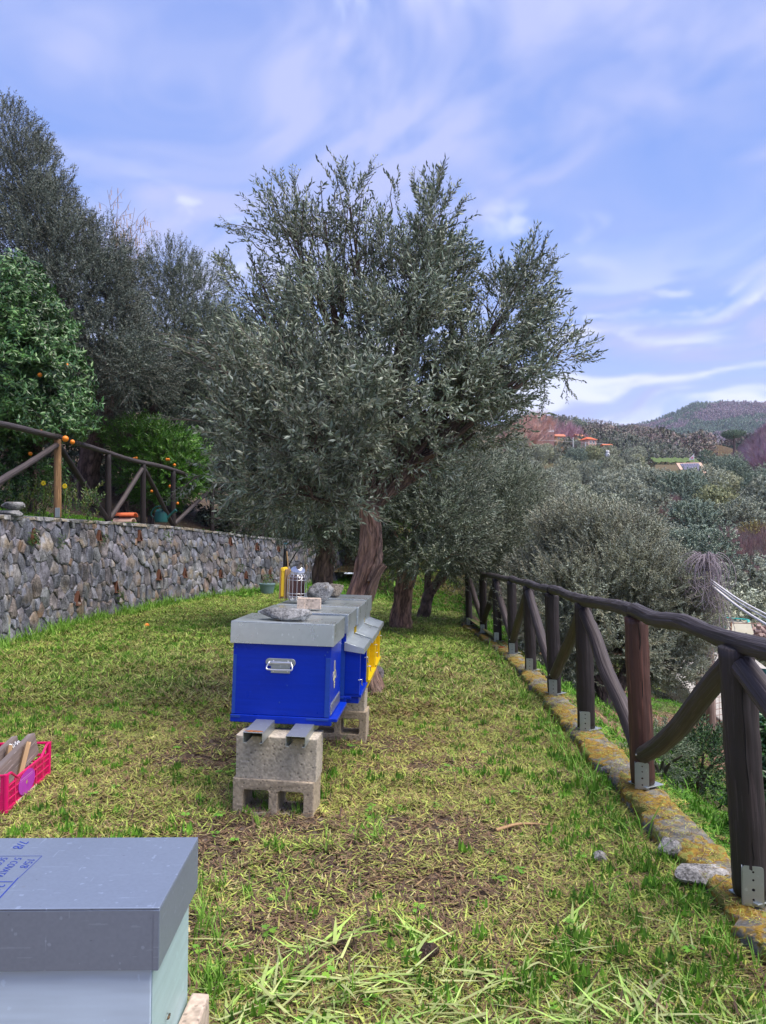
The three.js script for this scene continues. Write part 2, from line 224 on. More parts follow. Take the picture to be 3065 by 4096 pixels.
function sheet(nu, nv, at, color, uvk = 0.7) {
  const p = [], uv = [], col = [], idx = [];
  for (let j = 0; j <= nv; j++) for (let i = 0; i <= nu; i++) { const q = at(i / nu, j / nv); p.push(q.x, q.y, q.z); uv.push(q.x * uvk, q.z * uvk); const c = color(q); col.push(c[0], c[1], c[2]); }
  for (let j = 0; j < nv; j++) for (let i = 0; i < nu; i++) { const a = j * (nu + 1) + i, b = a + 1, c = a + nu + 1, d = c + 1; idx.push(a, c, b, b, c, d); }
  const g = new THREE.BufferGeometry(); g.setAttribute('position', new THREE.Float32BufferAttribute(p, 3)); g.setAttribute('uv', new THREE.Float32BufferAttribute(uv, 2)); g.setAttribute('color', new THREE.Float32BufferAttribute(col, 3)); g.setIndex(idx); g.computeVertexNormals();
  const n = g.attributes.normal; let up = 0; for (let i = 0; i < n.count; i += 7) up += n.getY(i); if (up < 0) { for (let i = 0; i < idx.length; i += 3) [idx[i], idx[i + 1]] = [idx[i + 1], idx[i]]; g.setIndex(idx); g.computeVertexNormals(); }
  return g;
}
// how bare or green the ground is (0 soil .. 1 green), and how much cut straw lies on it
const BARE = [[-0.1, -3.0, 0.75, 0.5], [-0.5, -3.55, 0.6, 0.28], [0.15, -3.5, 0.6, 0.35], [-0.75, -3.3, 0.35, 0.45], [-0.35, -2.6, 0.5, 0.3], [-0.1, -5.2, 0.5, 0.4], [-1.0, -5, 0.4, 0.3], [1.15, -2.2, 0.22, 0.3], [-1.1, -4.6, 0.4, 0.25], [0.3, -4.6, 0.5, 0.25]];
function bare(x, z) { let b = 0; for (const [a, c, rx, rz] of BARE) { const q = ((x - a) / rx) ** 2 + ((z - c) / rz) ** 2; b = Math.max(b, 1.4 - q); } return clamp(b + 0.55 * fbm2(x * 2.4, z * 2.4, 4) + 0.28 * fbm2(x * 0.9 + 5, z * 0.9, 2) - 0.14); }
function green(x, z) { const left = 0.75 * sstep(-1.4, -2.6, x) * sstep(-3.6, -5, z), far = sstep(-6.5, -11, z), edge = sstep(0.75, 0.2, kerbX(z) - x), near = sstep(-2.6, -1.8, z) * sstep(-0.2, 0.6, x); return clamp(0.16 + 0.52 * Math.max(left, far, 0.5 * edge, 0.55 * near) + 0.62 * fbm2(x * 1.3 + 9, z * 1.3, 4)); }
const lawnCol = (q) => { const g = green(q.x, q.z), b = bare(q.x, q.z); return mix3(mix3([1.5, 1.32, 0.98], [0.95, 1.5, 0.42], g), [0.72, 0.68, 0.64], b); };
structure('lawn', sheet(150, 420, (u, v) => { const z = lerp(5, -25, v ** 0.8), a = wallX(z) - 0.12, b = kerbX(z) + 0.02 + 0.4 * sstep(-13.9, -14.6, z), x = lerp(a, b, u); return V3(x, lawnY(x, z), z); }, lawnCol, 0.75), M.soil);
// ground behind the wall, rising to the left under the trees
const upperY = (x, z) => { const e = wallX(z) - 0.30 - x; return wallTop(clamp(-z - 5, 0, WL)).y - 0.03 + 0.16 * Math.min(e, 1.5) + 0.42 * Math.max(0, e - 1.5) + 0.05 * fbm2(x * 1.5, z * 1.5, 3) * clamp(e * 3); };
structure('upper_terrace', sheet(70, 120, (u, v) => { const z = lerp(1, -40, v), a = wallX(z) - 0.28, x = a - 22 * u * u; return V3(x, upperY(x, z), z); }, (q) => { const e = wallX(q.z) - q.x, g = clamp(sstep(2.2, 0.9, e) + 0.7 * fbm2(q.x, q.z, 3)); return mix3([0.8, 0.75, 0.72], [0.6, 1.1, 0.3], g); }, 0.6), M.soil);
structure('slope', sheet(90, 130, (u, v) => { const z = lerp(6, -32, v), x = kerbX(Math.max(z, -22)) - 0.04 + 34 * u ** 1.7; return V3(x, landY(x, z) - 0.02, z); }, (q) => { const e = q.x - kerbX(q.z), s = sstep(0.02, 0.3, slopeSoil(q.x, q.z, e)); return mix3([0.65, 1.35, 0.3], [1.5, 1.12, 1.0], s); }, 0.5), M.soil);
const hillCol = (q) => { const n = fbm2(q.x * 0.05, q.z * 0.05, 4), m = fbm2(q.x * 0.013 + 5, q.z * 0.013, 4), r = Math.hypot(q.x, q.z); let c = mix3([0.6, 0.85, 0.35], [0.95, 0.95, 0.55], clamp(0.5 + n)); return mix3(c, [0.85, 0.74, 0.6], sstep(200, 330, r) * clamp(0.6 + m)); };
structure('hillside', sheet(320, 150, (u, v) => { const r = 24 * (640 / 24) ** v, a = lerp(-0.75, 1.15, u), x = r * Math.sin(a), z = -r * Math.cos(a); return V3(x, landY(x, z) - 0.06, z); }, hillCol, 0.12), M.soil);
// far hills
const farCrest = table([-3000, 1800, 2450, 2560, 2643, 2727, 2791, 2850, 2900, 2960, 3065, 3300, 4800], [1690, 1712, 1702, 1694, 1672, 1636, 1606, 1608, 1603, 1606, 1606, 1640, 1760]);
function farY(r, px, x, z) { const top = (2160 - farCrest(px)) / F * 1250 * Math.cos(Math.atan((px - 1532.5) / F)) + EYE - 9, t = clamp((r - 520) / 730, 0, 1.5); return 20 + (top - 20) * (t <= 1 ? 0.62 * t + 0.38 * t * t : 1 - 0.25 * (t - 1)) + fbm2(x * 0.008, z * 0.008, 4) * 30 * t * Math.max(0, 1 - t) * 2; }
structure('hill', sheet(300, 60, (u, v) => { const r = lerp(520, 1500, v), a = lerp(-0.85, 0.95, u), x = r * Math.sin(a), z = -r * Math.cos(a); return V3(x, farY(r, 1532.5 + F * Math.tan(a), x, z), z); }, (q) => { const m = fbm2(q.x * 0.006 + 9, q.z * 0.006, 5); return mix3([1.2, 0.74, 0.82], [0.62, 0.9, 0.5], sstep(-0.05, 0.3, m)); }, 0.03), M.soil);
const spurCrest = table([2600, 2780, 2836, 2870, 2900, 2960, 3065, 3300, 3700], [1960, 1900, 1822, 1785, 1766, 1760, 1752, 1720, 1700]);
function spurY(r, px, x, z) { const top = (2160 - spurCrest(px)) / F * 330 * 0.92 + EYE - 5, t = clamp((r - 215) / 115); return 8 + (top - 8) * (0.7 * t + 0.3 * t * t) + fbm2(x * 0.03, z * 0.03, 3) * 4 * t * (1 - t) * 3; }
structure('wooded_spur', sheet(120, 40, (u, v) => { const r = lerp(205, 380, v), a = lerp(0.37, 0.72, u), x = r * Math.sin(a), z = -r * Math.cos(a); return V3(x, spurY(r, 1532.5 + F * Math.tan(a), x, z), z); }, (q) => mix3([0.7, 0.6, 0.6], [0.45, 0.65, 0.4], sstep(-0.2, 0.3, fbm2(q.x * 0.03, q.z * 0.03, 3))), 0.08), M.soil);

// ------------------------------------------------------------------ dry stone wall
{
  const wall = thing('stone_wall', 'dry stone retaining wall of grey, violet and rusty stones along the left of the lawn', 'wall', wallBase(WL * 0.45));
  const U = Math.ceil(WL / 0.35), face = [], uvs = [], fi = [], add = (q, u, v) => { face.push(q.x, q.y, q.z); uvs.push(u, v); };
  for (let i = 0; i <= U; i++) { const u = WL * i / U, h = wallH(u), n = wallN(u); add(wallAt(u, -0.25, -0.008), u, -0.25); add(wallAt(u, h - 0.01, -0.008), u, h); add(wallAt(u, h - 0.01, -0.38), u, h + 0.3); add(wallAt(u, -0.25, -0.38), u, h + 1.8); }
  for (let i = 0; i < U; i++) for (let k = 0; k < 4; k++) { const a = i * 4 + k, b = i * 4 + (k + 1) % 4, c = a + 4, d = b + 4; fi.push(a, c, b, b, c, d); }
  fi.push(0, 1, 2, 0, 2, 3); const e0 = U * 4; fi.push(e0, e0 + 2, e0 + 1, e0, e0 + 3, e0 + 2);
  const mg = new THREE.BufferGeometry(); mg.setAttribute('position', new THREE.Float32BufferAttribute(face, 3)); mg.setAttribute('uv', new THREE.Float32BufferAttribute(uvs, 2)); mg.setIndex(fi); mg.computeVertexNormals();
  wpart('mortar', mg, std({ c: [0.75, 0.7, 0.7], map: T.conc, bumpMap: T.concB, bumpScale: 0.01, roughness: 1 }), wall);
  // triangular terracotta weep holes: where the photograph shows them (column, row)
  const holesPx = [[132, 2142], [302, 2393], [457, 2346], [559, 2142], [397, 2142], [734, 2291], [631, 2299], [877, 2295], [980, 2299], [1076, 2295], [1029, 2185], [923, 2165], [1115, 2193]];
  const toPx = (q) => { const y = q.y - EYE, yc = y * COSP + q.z * SINP, zc = -y * SINP + q.z * COSP; return [1532.5 + F * q.x / -zc, 2048 - F * yc / -zc]; };
  const holes = holesPx.map(([px, py]) => { let lo = 0, hi = WL; for (let k = 0; k < 30; k++) { const m = (lo + hi) / 2; toPx(wallAt(m, 0.7))[0] < px ? lo = m : hi = m; } const b = toPx(wallAt(lo, 0))[1], t = toPx(wallAt(lo, wallH(lo)))[1]; return [lo, wallH(lo) * (b - py) / (b - t)]; });
  // stones: cells round uneven seeds
  const r = rng(31), seeds = [];
  const tries = 26000; const grid = new Map(), key = (a, b) => a + ',' + b, gs = 0.25;
  const near = (u, v, d) => { const a = Math.floor(u / gs), b = Math.floor(v / gs); for (let i = -2; i < 3; i++) for (let j = -2; j < 3; j++) for (const s of grid.get(key(a + i, b + j)) || []) { const du = (s.u - u) * 1.1, dv = (s.v - v) * 0.92; if (Math.hypot(du, dv) < 0.5 * (s.r + d)) return true; } return false; };
  const put = (s) => { const k = key(Math.floor(s.u / gs), Math.floor(s.v / gs)); if (!grid.has(k)) grid.set(k, []); grid.get(k).push(s); seeds.push(s); };
  for (const [u, v] of holes) put({ u, v, r: 0.13, hole: true });
  for (let k = 0; k < tries; k++) { const u = r() * WL, h = wallH(u), v = r() * h, big = k < 2500 ? lerp(0.23, 0.33, r()) : k < 9000 ? lerp(0.14, 0.21, r()) : lerp(0.08, 0.11, r()); if (k < 2500 && r() < 0.72) continue; if (!near(u, v, big)) put({ u, v, r: big }); }
  const tones = [[0.27, 0.28, 0.33], [0.22, 0.23, 0.28], [0.32, 0.31, 0.34], [0.17, 0.175, 0.22], [0.28, 0.235, 0.22], [0.31, 0.24, 0.195], [0.26, 0.23, 0.25], [0.35, 0.32, 0.30], [0.11, 0.115, 0.15], [0.30, 0.195, 0.135], [0.25, 0.26, 0.26], [0.37, 0.36, 0.37], [0.29, 0.27, 0.32], [0.23, 0.195, 0.20]];
  const mats = tones.map((c, i) => std({ c: c.map((x, k) => lerp(x, [0.265, 0.258, 0.29][k], 0.3) * [1.34, 1.38, 1.44][k]), map: T.rock, bumpMap: T.rockB, bumpScale: 0.012, roughness: 0.88 }));
  const stones = [];
  for (const s of seeds) {
    const h = wallH(s.u); let poly = [[s.u - 0.4, Math.max(-0.12, s.v - 0.4)], [s.u + 0.4, Math.max(-0.12, s.v - 0.4)], [s.u + 0.4, Math.min(h, s.v + 0.4)], [s.u - 0.4, Math.min(h, s.v + 0.4)]];
    const a = Math.floor(s.u / gs), b = Math.floor(s.v / gs);
    for (let i = -3; i < 4; i++) for (let j = -3; j < 4; j++) for (const o of grid.get(key(a + i, b + j)) || []) {
      if (o === s) continue; const dx = o.u - s.u, dy = o.v - s.v, D = dx * dx + dy * dy, w = 0.5 + 0.5 * (s.r * s.r - o.r * o.r) * 0.25 / D; const cx = dx * w, cy = dy * w, out = [];
      for (let k = 0; k < poly.length; k++) { const p = poly[k], q = poly[(k + 1) % poly.length], sp = (p[0] - s.u - cx) * dx + (p[1] - s.v - cy) * dy, sq = (q[0] - s.u - cx) * dx + (q[1] - s.v - cy) * dy; if (sp <= 0) out.push(p); if ((sp < 0) !== (sq < 0) && sp !== sq) { const t = sp / (sp - sq); out.push([p[0] + (q[0] - p[0]) * t, p[1] + (q[1] - p[1]) * t]); } }
      poly = out; if (poly.length < 3) break;
    }
    if (poly.length < 3 || s.hole) continue;
    const merged = []; for (const p of poly) { const l = merged[merged.length - 1]; if (!l || Math.hypot(p[0] - l[0], p[1] - l[1]) > 0.022) merged.push(p); }
    if (merged.length > 2 && Math.hypot(merged[0][0] - merged[merged.length - 1][0], merged[0][1] - merged[merged.length - 1][1]) < 0.022) merged.pop();
    if (merged.length < 3) continue;
    const cx = merged.reduce((t, p) => t + p[0], 0) / merged.length, cy = merged.reduce((t, p) => t + p[1], 0) / merged.length, size = Math.sqrt(Math.abs(merged.reduce((t, p, k) => { const q = merged[(k + 1) % merged.length]; return t + p[0] * q[1] - q[0] * p[1]; }, 0)) / 2);
    if (size < 0.03) continue;
    const jig = merged.map(() => 0.75 + 0.5 * r()), tx = (r() - 0.5) * 0.34, ty = (r() - 0.5) * 0.34, proud = (0.012 + 0.02 * r()) * Math.min(1, size / 0.12), gap = Math.min(0.2, 0.004 / size);
    const ring = (k, o) => merged.map((p, i) => { const u = cx + (p[0] - cx) * k * lerp(1, jig[i], 0.12), v = cy + (p[1] - cy) * k * lerp(1, jig[i], 0.12); return [u, v, o === null ? -0.05 : o * jig[i] + (u - cx) * tx + (v - cy) * ty]; });
    const A = ring(1 - gap, null), B = ring(1 - gap, proud * 0.45), C = ring(0.80, proud), mid = [cx + (r() - 0.5) * size * 0.2, cy + (r() - 0.5) * size * 0.2, proud * (1 + 0.3 * r())];
    const pos = [], uv = [], tri = (...q) => { for (const [u, v, o] of q) { const w = wallAt(u, v, o); pos.push(w.x, w.y, w.z); uv.push(u * 1.3 + s.u * 3.1, v * 1.3 + s.v * 1.7); } };
    const n = merged.length; for (let k = 0; k < n; k++) { const l = (k + 1) % n; tri(A[k], A[l], B[l]); tri(A[k], B[l], B[k]); tri(B[k], B[l], C[l]); tri(B[k], C[l], C[k]); tri(C[k], C[l], mid); }
    const g = new THREE.BufferGeometry(); g.setAttribute('position', new THREE.Float32BufferAttribute(pos, 3)); g.setAttribute('uv', new THREE.Float32BufferAttribute(uv, 2)); g.computeVertexNormals();
    const pp = toPx(wallAt(cx, cy)), vis = pp[0] > -60 && pp[0] < 1400, dist = -wallAt(cx, cy).z;
    const rust = fbm2(cx * 0.5, cy * 1.2, 2); let m = Math.floor(r() * mats.length); if ([5, 9, 4].includes(m) && rust < -0.25) m = 1; if (r() < 0.34) m = [0, 1, 2, 12][Math.floor(r() * 4)];
    stones.push({ g, m, seen: vis ? size / dist : 0 });
  }
  stones.sort((a, b) => b.seen - a.seen);
  stones.forEach((s, i) => { if (i < 290) wpart('stone', s.g, mats[s.m], wall); });
  const rest = mats.map(() => []); stones.slice(290).forEach((s) => rest[s.m].push(s.g));
  rest.forEach((l, i) => { if (l.length) wpart('small_stones', merge(l), mats[i], wall).userData.kind = 'stuff'; });
  // weep holes: three clay slats round a dark triangle
  holes.forEach(([u, v], i) => {
    const g = []; const s = 0.9 + 0.3 * hash(i, 3, 1), hw = 0.055 * s, hh = 0.085 * s, o = [];
    const slat = (x0, y0, x1, y1) => { const a = wallAt(u + x0, v + y0, 0.0), b = wallAt(u + x1, v + y1, 0.0); const n = wallN(u), d = b.clone().sub(a), L = d.length(); const q = new THREE.BoxGeometry(L + 0.010, 0.013, 0.10); const X = d.normalize(), Z = n, Y = Z.clone().cross(X).normalize(); q.applyMatrix4(M4().makeBasis(X, Y, Z).setPosition(a.add(b).multiplyScalar(0.5))); g.push(q); };
    slat(-hw, -hh, hw, -hh); slat(-hw, -hh, 0, hh); slat(hw, -hh, 0, hh);
    const wh = new THREE.Group(); wh.name = 'weep_hole'; wh.position.copy(wall.position).negate(); wall.add(wh); g.forEach((q) => part('slat', q, M.terracotta, wh)); const k0 = [[-hw, -hh], [hw, -hh], [0, hh]].map(([a, b]) => wallAt(u + a * 0.9, v + b * 0.9, -0.003)), kg = new THREE.BufferGeometry(); kg.setAttribute('position', new THREE.Float32BufferAttribute(k0.flatMap((q) => [q.x, q.y, q.z]), 3)); kg.computeVertexNormals(); part('opening', kg, M.crackDark, wh);
  });
  // rough coping along the top
  const cp = []; let cu = 0; while (cu < WL - 0.3) { const L = 0.25 + 0.3 * r(); const pts = []; for (const a of [0.01, L * 0.5, L - 0.01]) for (const [o, y] of [[0.035, -0.03], [0.03, 0.015], [-0.16, 0.03], [-0.36, 0.02], [-0.36, -0.03]]) { const q = wallAt(Math.min(WL, cu + a), wallH(Math.min(WL, cu + a)), o + (r() - 0.5) * 0.03); q.y += y + (r() - 0.5) * 0.02; pts.push(q); } cp.push(metricUV(new ConvexGeometry(pts))); cu += L; }
  wpart('coping', merge(cp), M.rockGrey, wall);
}

// ------------------------------------------------------------------ kerb of the terrace: an old wall head with moss
{
  const kerb = thing('kerb_wall', 'low mossy concrete kerb under the right-hand fence, orange moss on top', 'kerb', V3(kerbX(-5), kerbY(-5), -5));
  const N = 420, prof = [[-0.115, -0.35], [-0.112, -0.025], [-0.10, -0.004], [-0.05, 0.006], [0.0, 0.004], [0.05, 0.002], [0.09, -0.01], [0.102, -0.04], [0.12, -0.5]], p = [], uv = [], idx = [], K = prof.length;
  for (let i = 0; i <= N; i++) { const z = lerp(1.5, -14.6, i / N), cx = kerbX(z), cy = kerbY(z); let L = 0; for (let k = 0; k < K; k++) { const [a, b] = prof[k]; if (k) L += Math.hypot(a - prof[k - 1][0], b - prof[k - 1][1]); const w = k < 3 ? 0.05 * fbm2(z * 2.2, 3, 4) + 0.02 * n2(z * 11, 8) : k > 5 ? 0.03 * fbm2(z * 2.6, 13, 4) : 0; p.push(cx + a + w, cy + b - 0.004 + 0.016 * fbm2(z * 5, k * 0.7, 4) + 0.008 * n2(z * 21, k), z); uv.push(L * 1.0 + 0.31, z * 1.0); } }
  for (let i = 0; i < N; i++) for (let k = 0; k < K - 1; k++) { const a = i * K + k, b = a + 1, c = a + K, d = c + 1; idx.push(a, b, c, b, d, c); }
  const g = new THREE.BufferGeometry(); g.setAttribute('position', new THREE.Float32BufferAttribute(p, 3)); g.setAttribute('uv', new THREE.Float32BufferAttribute(uv, 2)); g.setIndex(idx); g.computeVertexNormals();
  if (g.attributes.normal.getY(K * 50 + 4) < 0) { for (let i = 0; i < idx.length; i += 3) [idx[i], idx[i + 1]] = [idx[i + 1], idx[i]]; g.setIndex(idx); g.computeVertexNormals(); }
  wpart('wall_head', g, M.moss, kerb);
}

// ------------------------------------------------------------------ round timbers
function limb(pts, radii, o = {}) { // a tapering, slightly uneven limb through the points
  const { seg = 10 * pts.length, rad = 12, rough = 0.06, lobes = 0, lk = 5, twist = 0, seed = 1, tx = 0.5, cap = true } = o;
  const c = new THREE.CatmullRomCurve3(pts, false, 'centripetal'), fr = c.computeFrenetFrames(seg, false), L = c.getLength(), p = [], uv = [], idx = [];
  // frames without twist
  let nrm = fr.normals[0].clone(); const rep = Math.max(1, Math.round(2 * Math.PI * radii[0] / tx));
  for (let i = 0; i <= seg; i++) { const t = i / seg, q = c.getPointAt(t), tg = c.getTangentAt(t); nrm.addScaledVector(tg, -nrm.dot(tg)).normalize(); const b = tg.clone().cross(nrm); const k = t * (radii.length - 1), a = Math.min(radii.length - 2, Math.floor(k)), rr = lerp(radii[a], radii[a + 1], k - a);
    for (let j = 0; j <= rad; j++) { const f = j / rad * 2 * Math.PI, x = Math.cos(f), y = Math.sin(f); let m = 1 + rough * n3(x * 1.5 + seed * 7, y * 1.5, t * L * 2.2 / Math.max(0.12, radii[0] * 4)) + rough * 0.5 * n3(x * 4 + seed, y * 4, t * L * 5) + lobes * Math.cos(lk * f + twist * t * 6.28 + 1.5 * n2(t * 2, seed)); p.push(q.x + (nrm.x * x + b.x * y) * rr * m, q.y + (nrm.y * x + b.y * y) * rr * m, q.z + (nrm.z * x + b.z * y) * rr * m); uv.push(j / rad * rep, t * L / tx * 0.5); } }
  const K = rad + 1; for (let i = 0; i < seg; i++) for (let j = 0; j < rad; j++) { const a = i * K + j, b = a + 1, d = a + K, e = d + 1; idx.push(a, b, d, b, e, d); }
  if (cap) for (const [row, flip, q] of [[0, true, pts[0]], [seg, false, pts[pts.length - 1]]]) { const ci = p.length / 3; p.push(q.x, q.y, q.z); uv.push(0.5, 0.5); for (let j = 0; j < rad; j++) { const a = row * K + j, b = a + 1; flip ? idx.push(ci, b, a) : idx.push(ci, a, b); } }
  const g = new THREE.BufferGeometry(); g.setAttribute('position', new THREE.Float32BufferAttribute(p, 3)); g.setAttribute('uv', new THREE.Float32BufferAttribute(uv, 2)); g.setIndex(idx); g.computeVertexNormals(); return g;
}
function wobble(a, b, n, amp, s) { const o = []; for (let i = 0; i <= n; i++) { const q = a.clone().lerp(b, i / n); if (i && i < n) q.add(V3(amp * n2(i * 0.9, s), amp * n2(i * 0.9, s + 40), amp * n2(i * 0.9, s + 80))); o.push(q); } return o; }

// ------------------------------------------------------------------ right-hand rustic fence
{
  const fence = thing('wooden_fence', 'dark brown rustic pole fence with galvanised post shoes along the right edge of the lawn', 'fence', POSTS[3].foot);
  POSTS.forEach((q, i) => {
    const up = q.top.clone().sub(q.foot).normalize(), a = q.foot.clone().addScaledVector(up, 0.02), b = q.top.clone();
    const post = wpart('post', limb(wobble(a, b, 3, 0.004, i), [0.060, 0.059, 0.058], { rad: 20, seg: 24, rough: 0.055, seed: i + 2 }), i === 2 ? M.postRed : M.post, fence, i === 2 ? 'reddish brown post' : undefined);
    // drying crack: a narrow sunken groove with two lips
    if (i > 0 && i < 7) { const toCam = V3(-q.foot.x, 0, -q.foot.z).normalize(), side = V3(toCam.z, 0, -toCam.x), rr = 0.0575; const pts = []; for (let k = 0; k <= 8; k++) pts.push(a.clone().lerp(b, lerp(0.16, 0.97, k / 8)).addScaledVector(toCam, rr * 0.985).addScaledVector(side, 0.012 + 0.008 * n2(k * 0.6, i))); wpart('crack', tube(pts, 0.0022, 30, 5), M.crackDark, fence); }
    // shoe: folded plate with holes, on a flat foot plate
    const f = V3(-0.35, 0, 0.94).normalize(), s = V3(f.z, 0, -f.x), shoe = [];
    const plate = (dir, wd, off) => { const X = V3(0, 1, 0).cross(dir).normalize(); const shp = new THREE.Shape(); const w = wd / 2, h = 0.135; shp.moveTo(-w, 0); shp.lineTo(w, 0); shp.lineTo(w, h - 0.012); shp.quadraticCurveTo(w, h, w - 0.012, h); shp.lineTo(-w + 0.012, h); shp.quadraticCurveTo(-w, h, -w, h - 0.012); shp.closePath(); for (const y of [0.022, 0.055, 0.088, 0.115]) { const ho = new THREE.Path(); ho.absarc(0, y, y === 0.055 ? 0.0055 : 0.004, 0, 6.283); shp.holes.push(ho); } const g = new THREE.ExtrudeGeometry(shp, { depth: 0.003, bevelEnabled: false, curveSegments: 5 }); g.applyMatrix4(M4().makeBasis(X, V3(0, 1, 0), dir).setPosition(q.foot.clone().addScaledVector(dir, off))); return metricUV(g); };
    shoe.push(plate(f, 0.066, 0.0645), plate(s.clone().negate(), 0.132, 0.0335), plate(f.clone().negate(), 0.066, 0.0645));
    wpart('post_shoe', merge(shoe), M.galv, fence);
    const fp = box(0.125, 0.005, 0.125, 0, 0, 0, 0.001); fp.applyMatrix4(M4().makeRotationY(0.3 + 0.1 * i)); fp.translate(q.foot.x + 0.015, q.foot.y + 0.012, q.foot.z); wpart('foot_plate', fp, M.galv, fence);
  });
  // braces: every second post receives two at its foot
  const brace = (hi, lo, k, s) => { const H = POSTS[hi], L = POSTS[lo], a = H.top.clone().lerp(H.foot, 0.07), b = L.foot.clone().lerp(L.top, 0.2); const dir = b.clone().sub(a).setY(0).normalize(); a.addScaledVector(dir, 0.05); b.addScaledVector(dir, -0.045); a.x -= 0.004; const pts = wobble(a, b, 4, 0.012, s); pts[2].y -= k; pts[3].y -= k * 0.8; wpart('brace', limb(pts, [0.042, 0.045, 0.044], { rad: 12, seg: 22, rough: 0.06, seed: s }), M.brace, fence); const nail = new THREE.SphereGeometry(0.006, 8, 6); nail.translate(b.x - 0.048, b.y + 0.005, b.z + 0.03); wpart('nail', nail, M.wire, fence); };
  for (let i = 1; i < POSTS.length; i += 2) { brace(i, i - 1, 0.0, i + 11); if (i + 1 < POSTS.length) brace(i, i + 1, i === 1 ? 0.035 : 0.012, i + 31); }
  // rails over the post heads, two bays each
  const R0 = [0, 2, 4, 6, 8, 9]; const head = (i, e = 0) => POSTS[i].top.clone().add(V3(0, 0.028, 0));
  for (let k = 0; k < R0.length - 1; k++) { const a = head(R0[k]), b = head(R0[k + 1]), pts = []; const n = 7; for (let i = 0; i <= n; i++) { let q; const t = i / n; if (R0[k + 1] - R0[k] === 2) { const m = head(R0[k] + 1); q = t < 0.5 ? a.clone().lerp(m, t * 2) : m.clone().lerp(b, t * 2 - 1); } else q = a.clone().lerp(b, t); q.y += 0.014 * n2(t * 3.1 + k * 5, 4.4); q.x += 0.012 * n2(t * 2.7 + k * 5, 9.1); pts.push(q); } if (k === 0) { const d = pts[0].clone().sub(pts[1]).normalize(); pts.unshift(pts[0].clone().addScaledVector(d, 1.4)); } wpart('rail', limb(pts, [0.040, 0.035, 0.039, 0.034, 0.040], { rad: 14, seg: 46, rough: 0.12, seed: k + 60 }), M.rail, fence); }
}

// ------------------------------------------------------------------ beehives in a row
const ROWY = -0.074, TILT = -0.030;
function hiveFrame(corner, W, H, D) { const q = new THREE.Quaternion().setFromEuler(new THREE.Euler(0.0, ROWY, TILT, 'YXZ')); return { q, o: corner.clone().sub(V3(W / 2, H, D / 2).applyQuaternion(q)) }; }
function lidGeo(W, H, D) { // a folded sheet-metal cover: top with crisp rounded edges, skirt with thickness, open below
  const t = 0.0025, g = [box(W, t * 2, D, 0, H - t, 0, 0.0022)];
  g.push(box(W, H - 2 * t, t, 0, (H - 2 * t) / 2, D / 2 - t / 2, 0.0008), box(W, H - 2 * t, t, 0, (H - 2 * t) / 2, -D / 2 + t / 2, 0.0008), box(t, H - 2 * t, D - 2 * t, W / 2 - t / 2, (H - 2 * t) / 2, 0, 0.0008), box(t, H - 2 * t, D - 2 * t, -W / 2 + t / 2, (H - 2 * t) / 2, 0, 0.0008));
  g.push(box(0.010, H - 0.006, 0.0012, W / 2 - 0.006, (H - 0.006) / 2, D / 2 + 0.0006, 0)); // folded corner seam
  return merge(g);
}
function hook(parent, x, y, z, mat) { return part('latch_hook', tube([V3(x, y, z + 0.022), V3(x + 0.018, y + 0.002, z + 0.018), V3(x + 0.02, y - 0.004, z + 0.006), V3(x + 0.018, y - 0.026, z - 0.002), V3(x + 0.022, y - 0.034, z - 0.012)], 0.0028, 24, 6), mat, parent); }
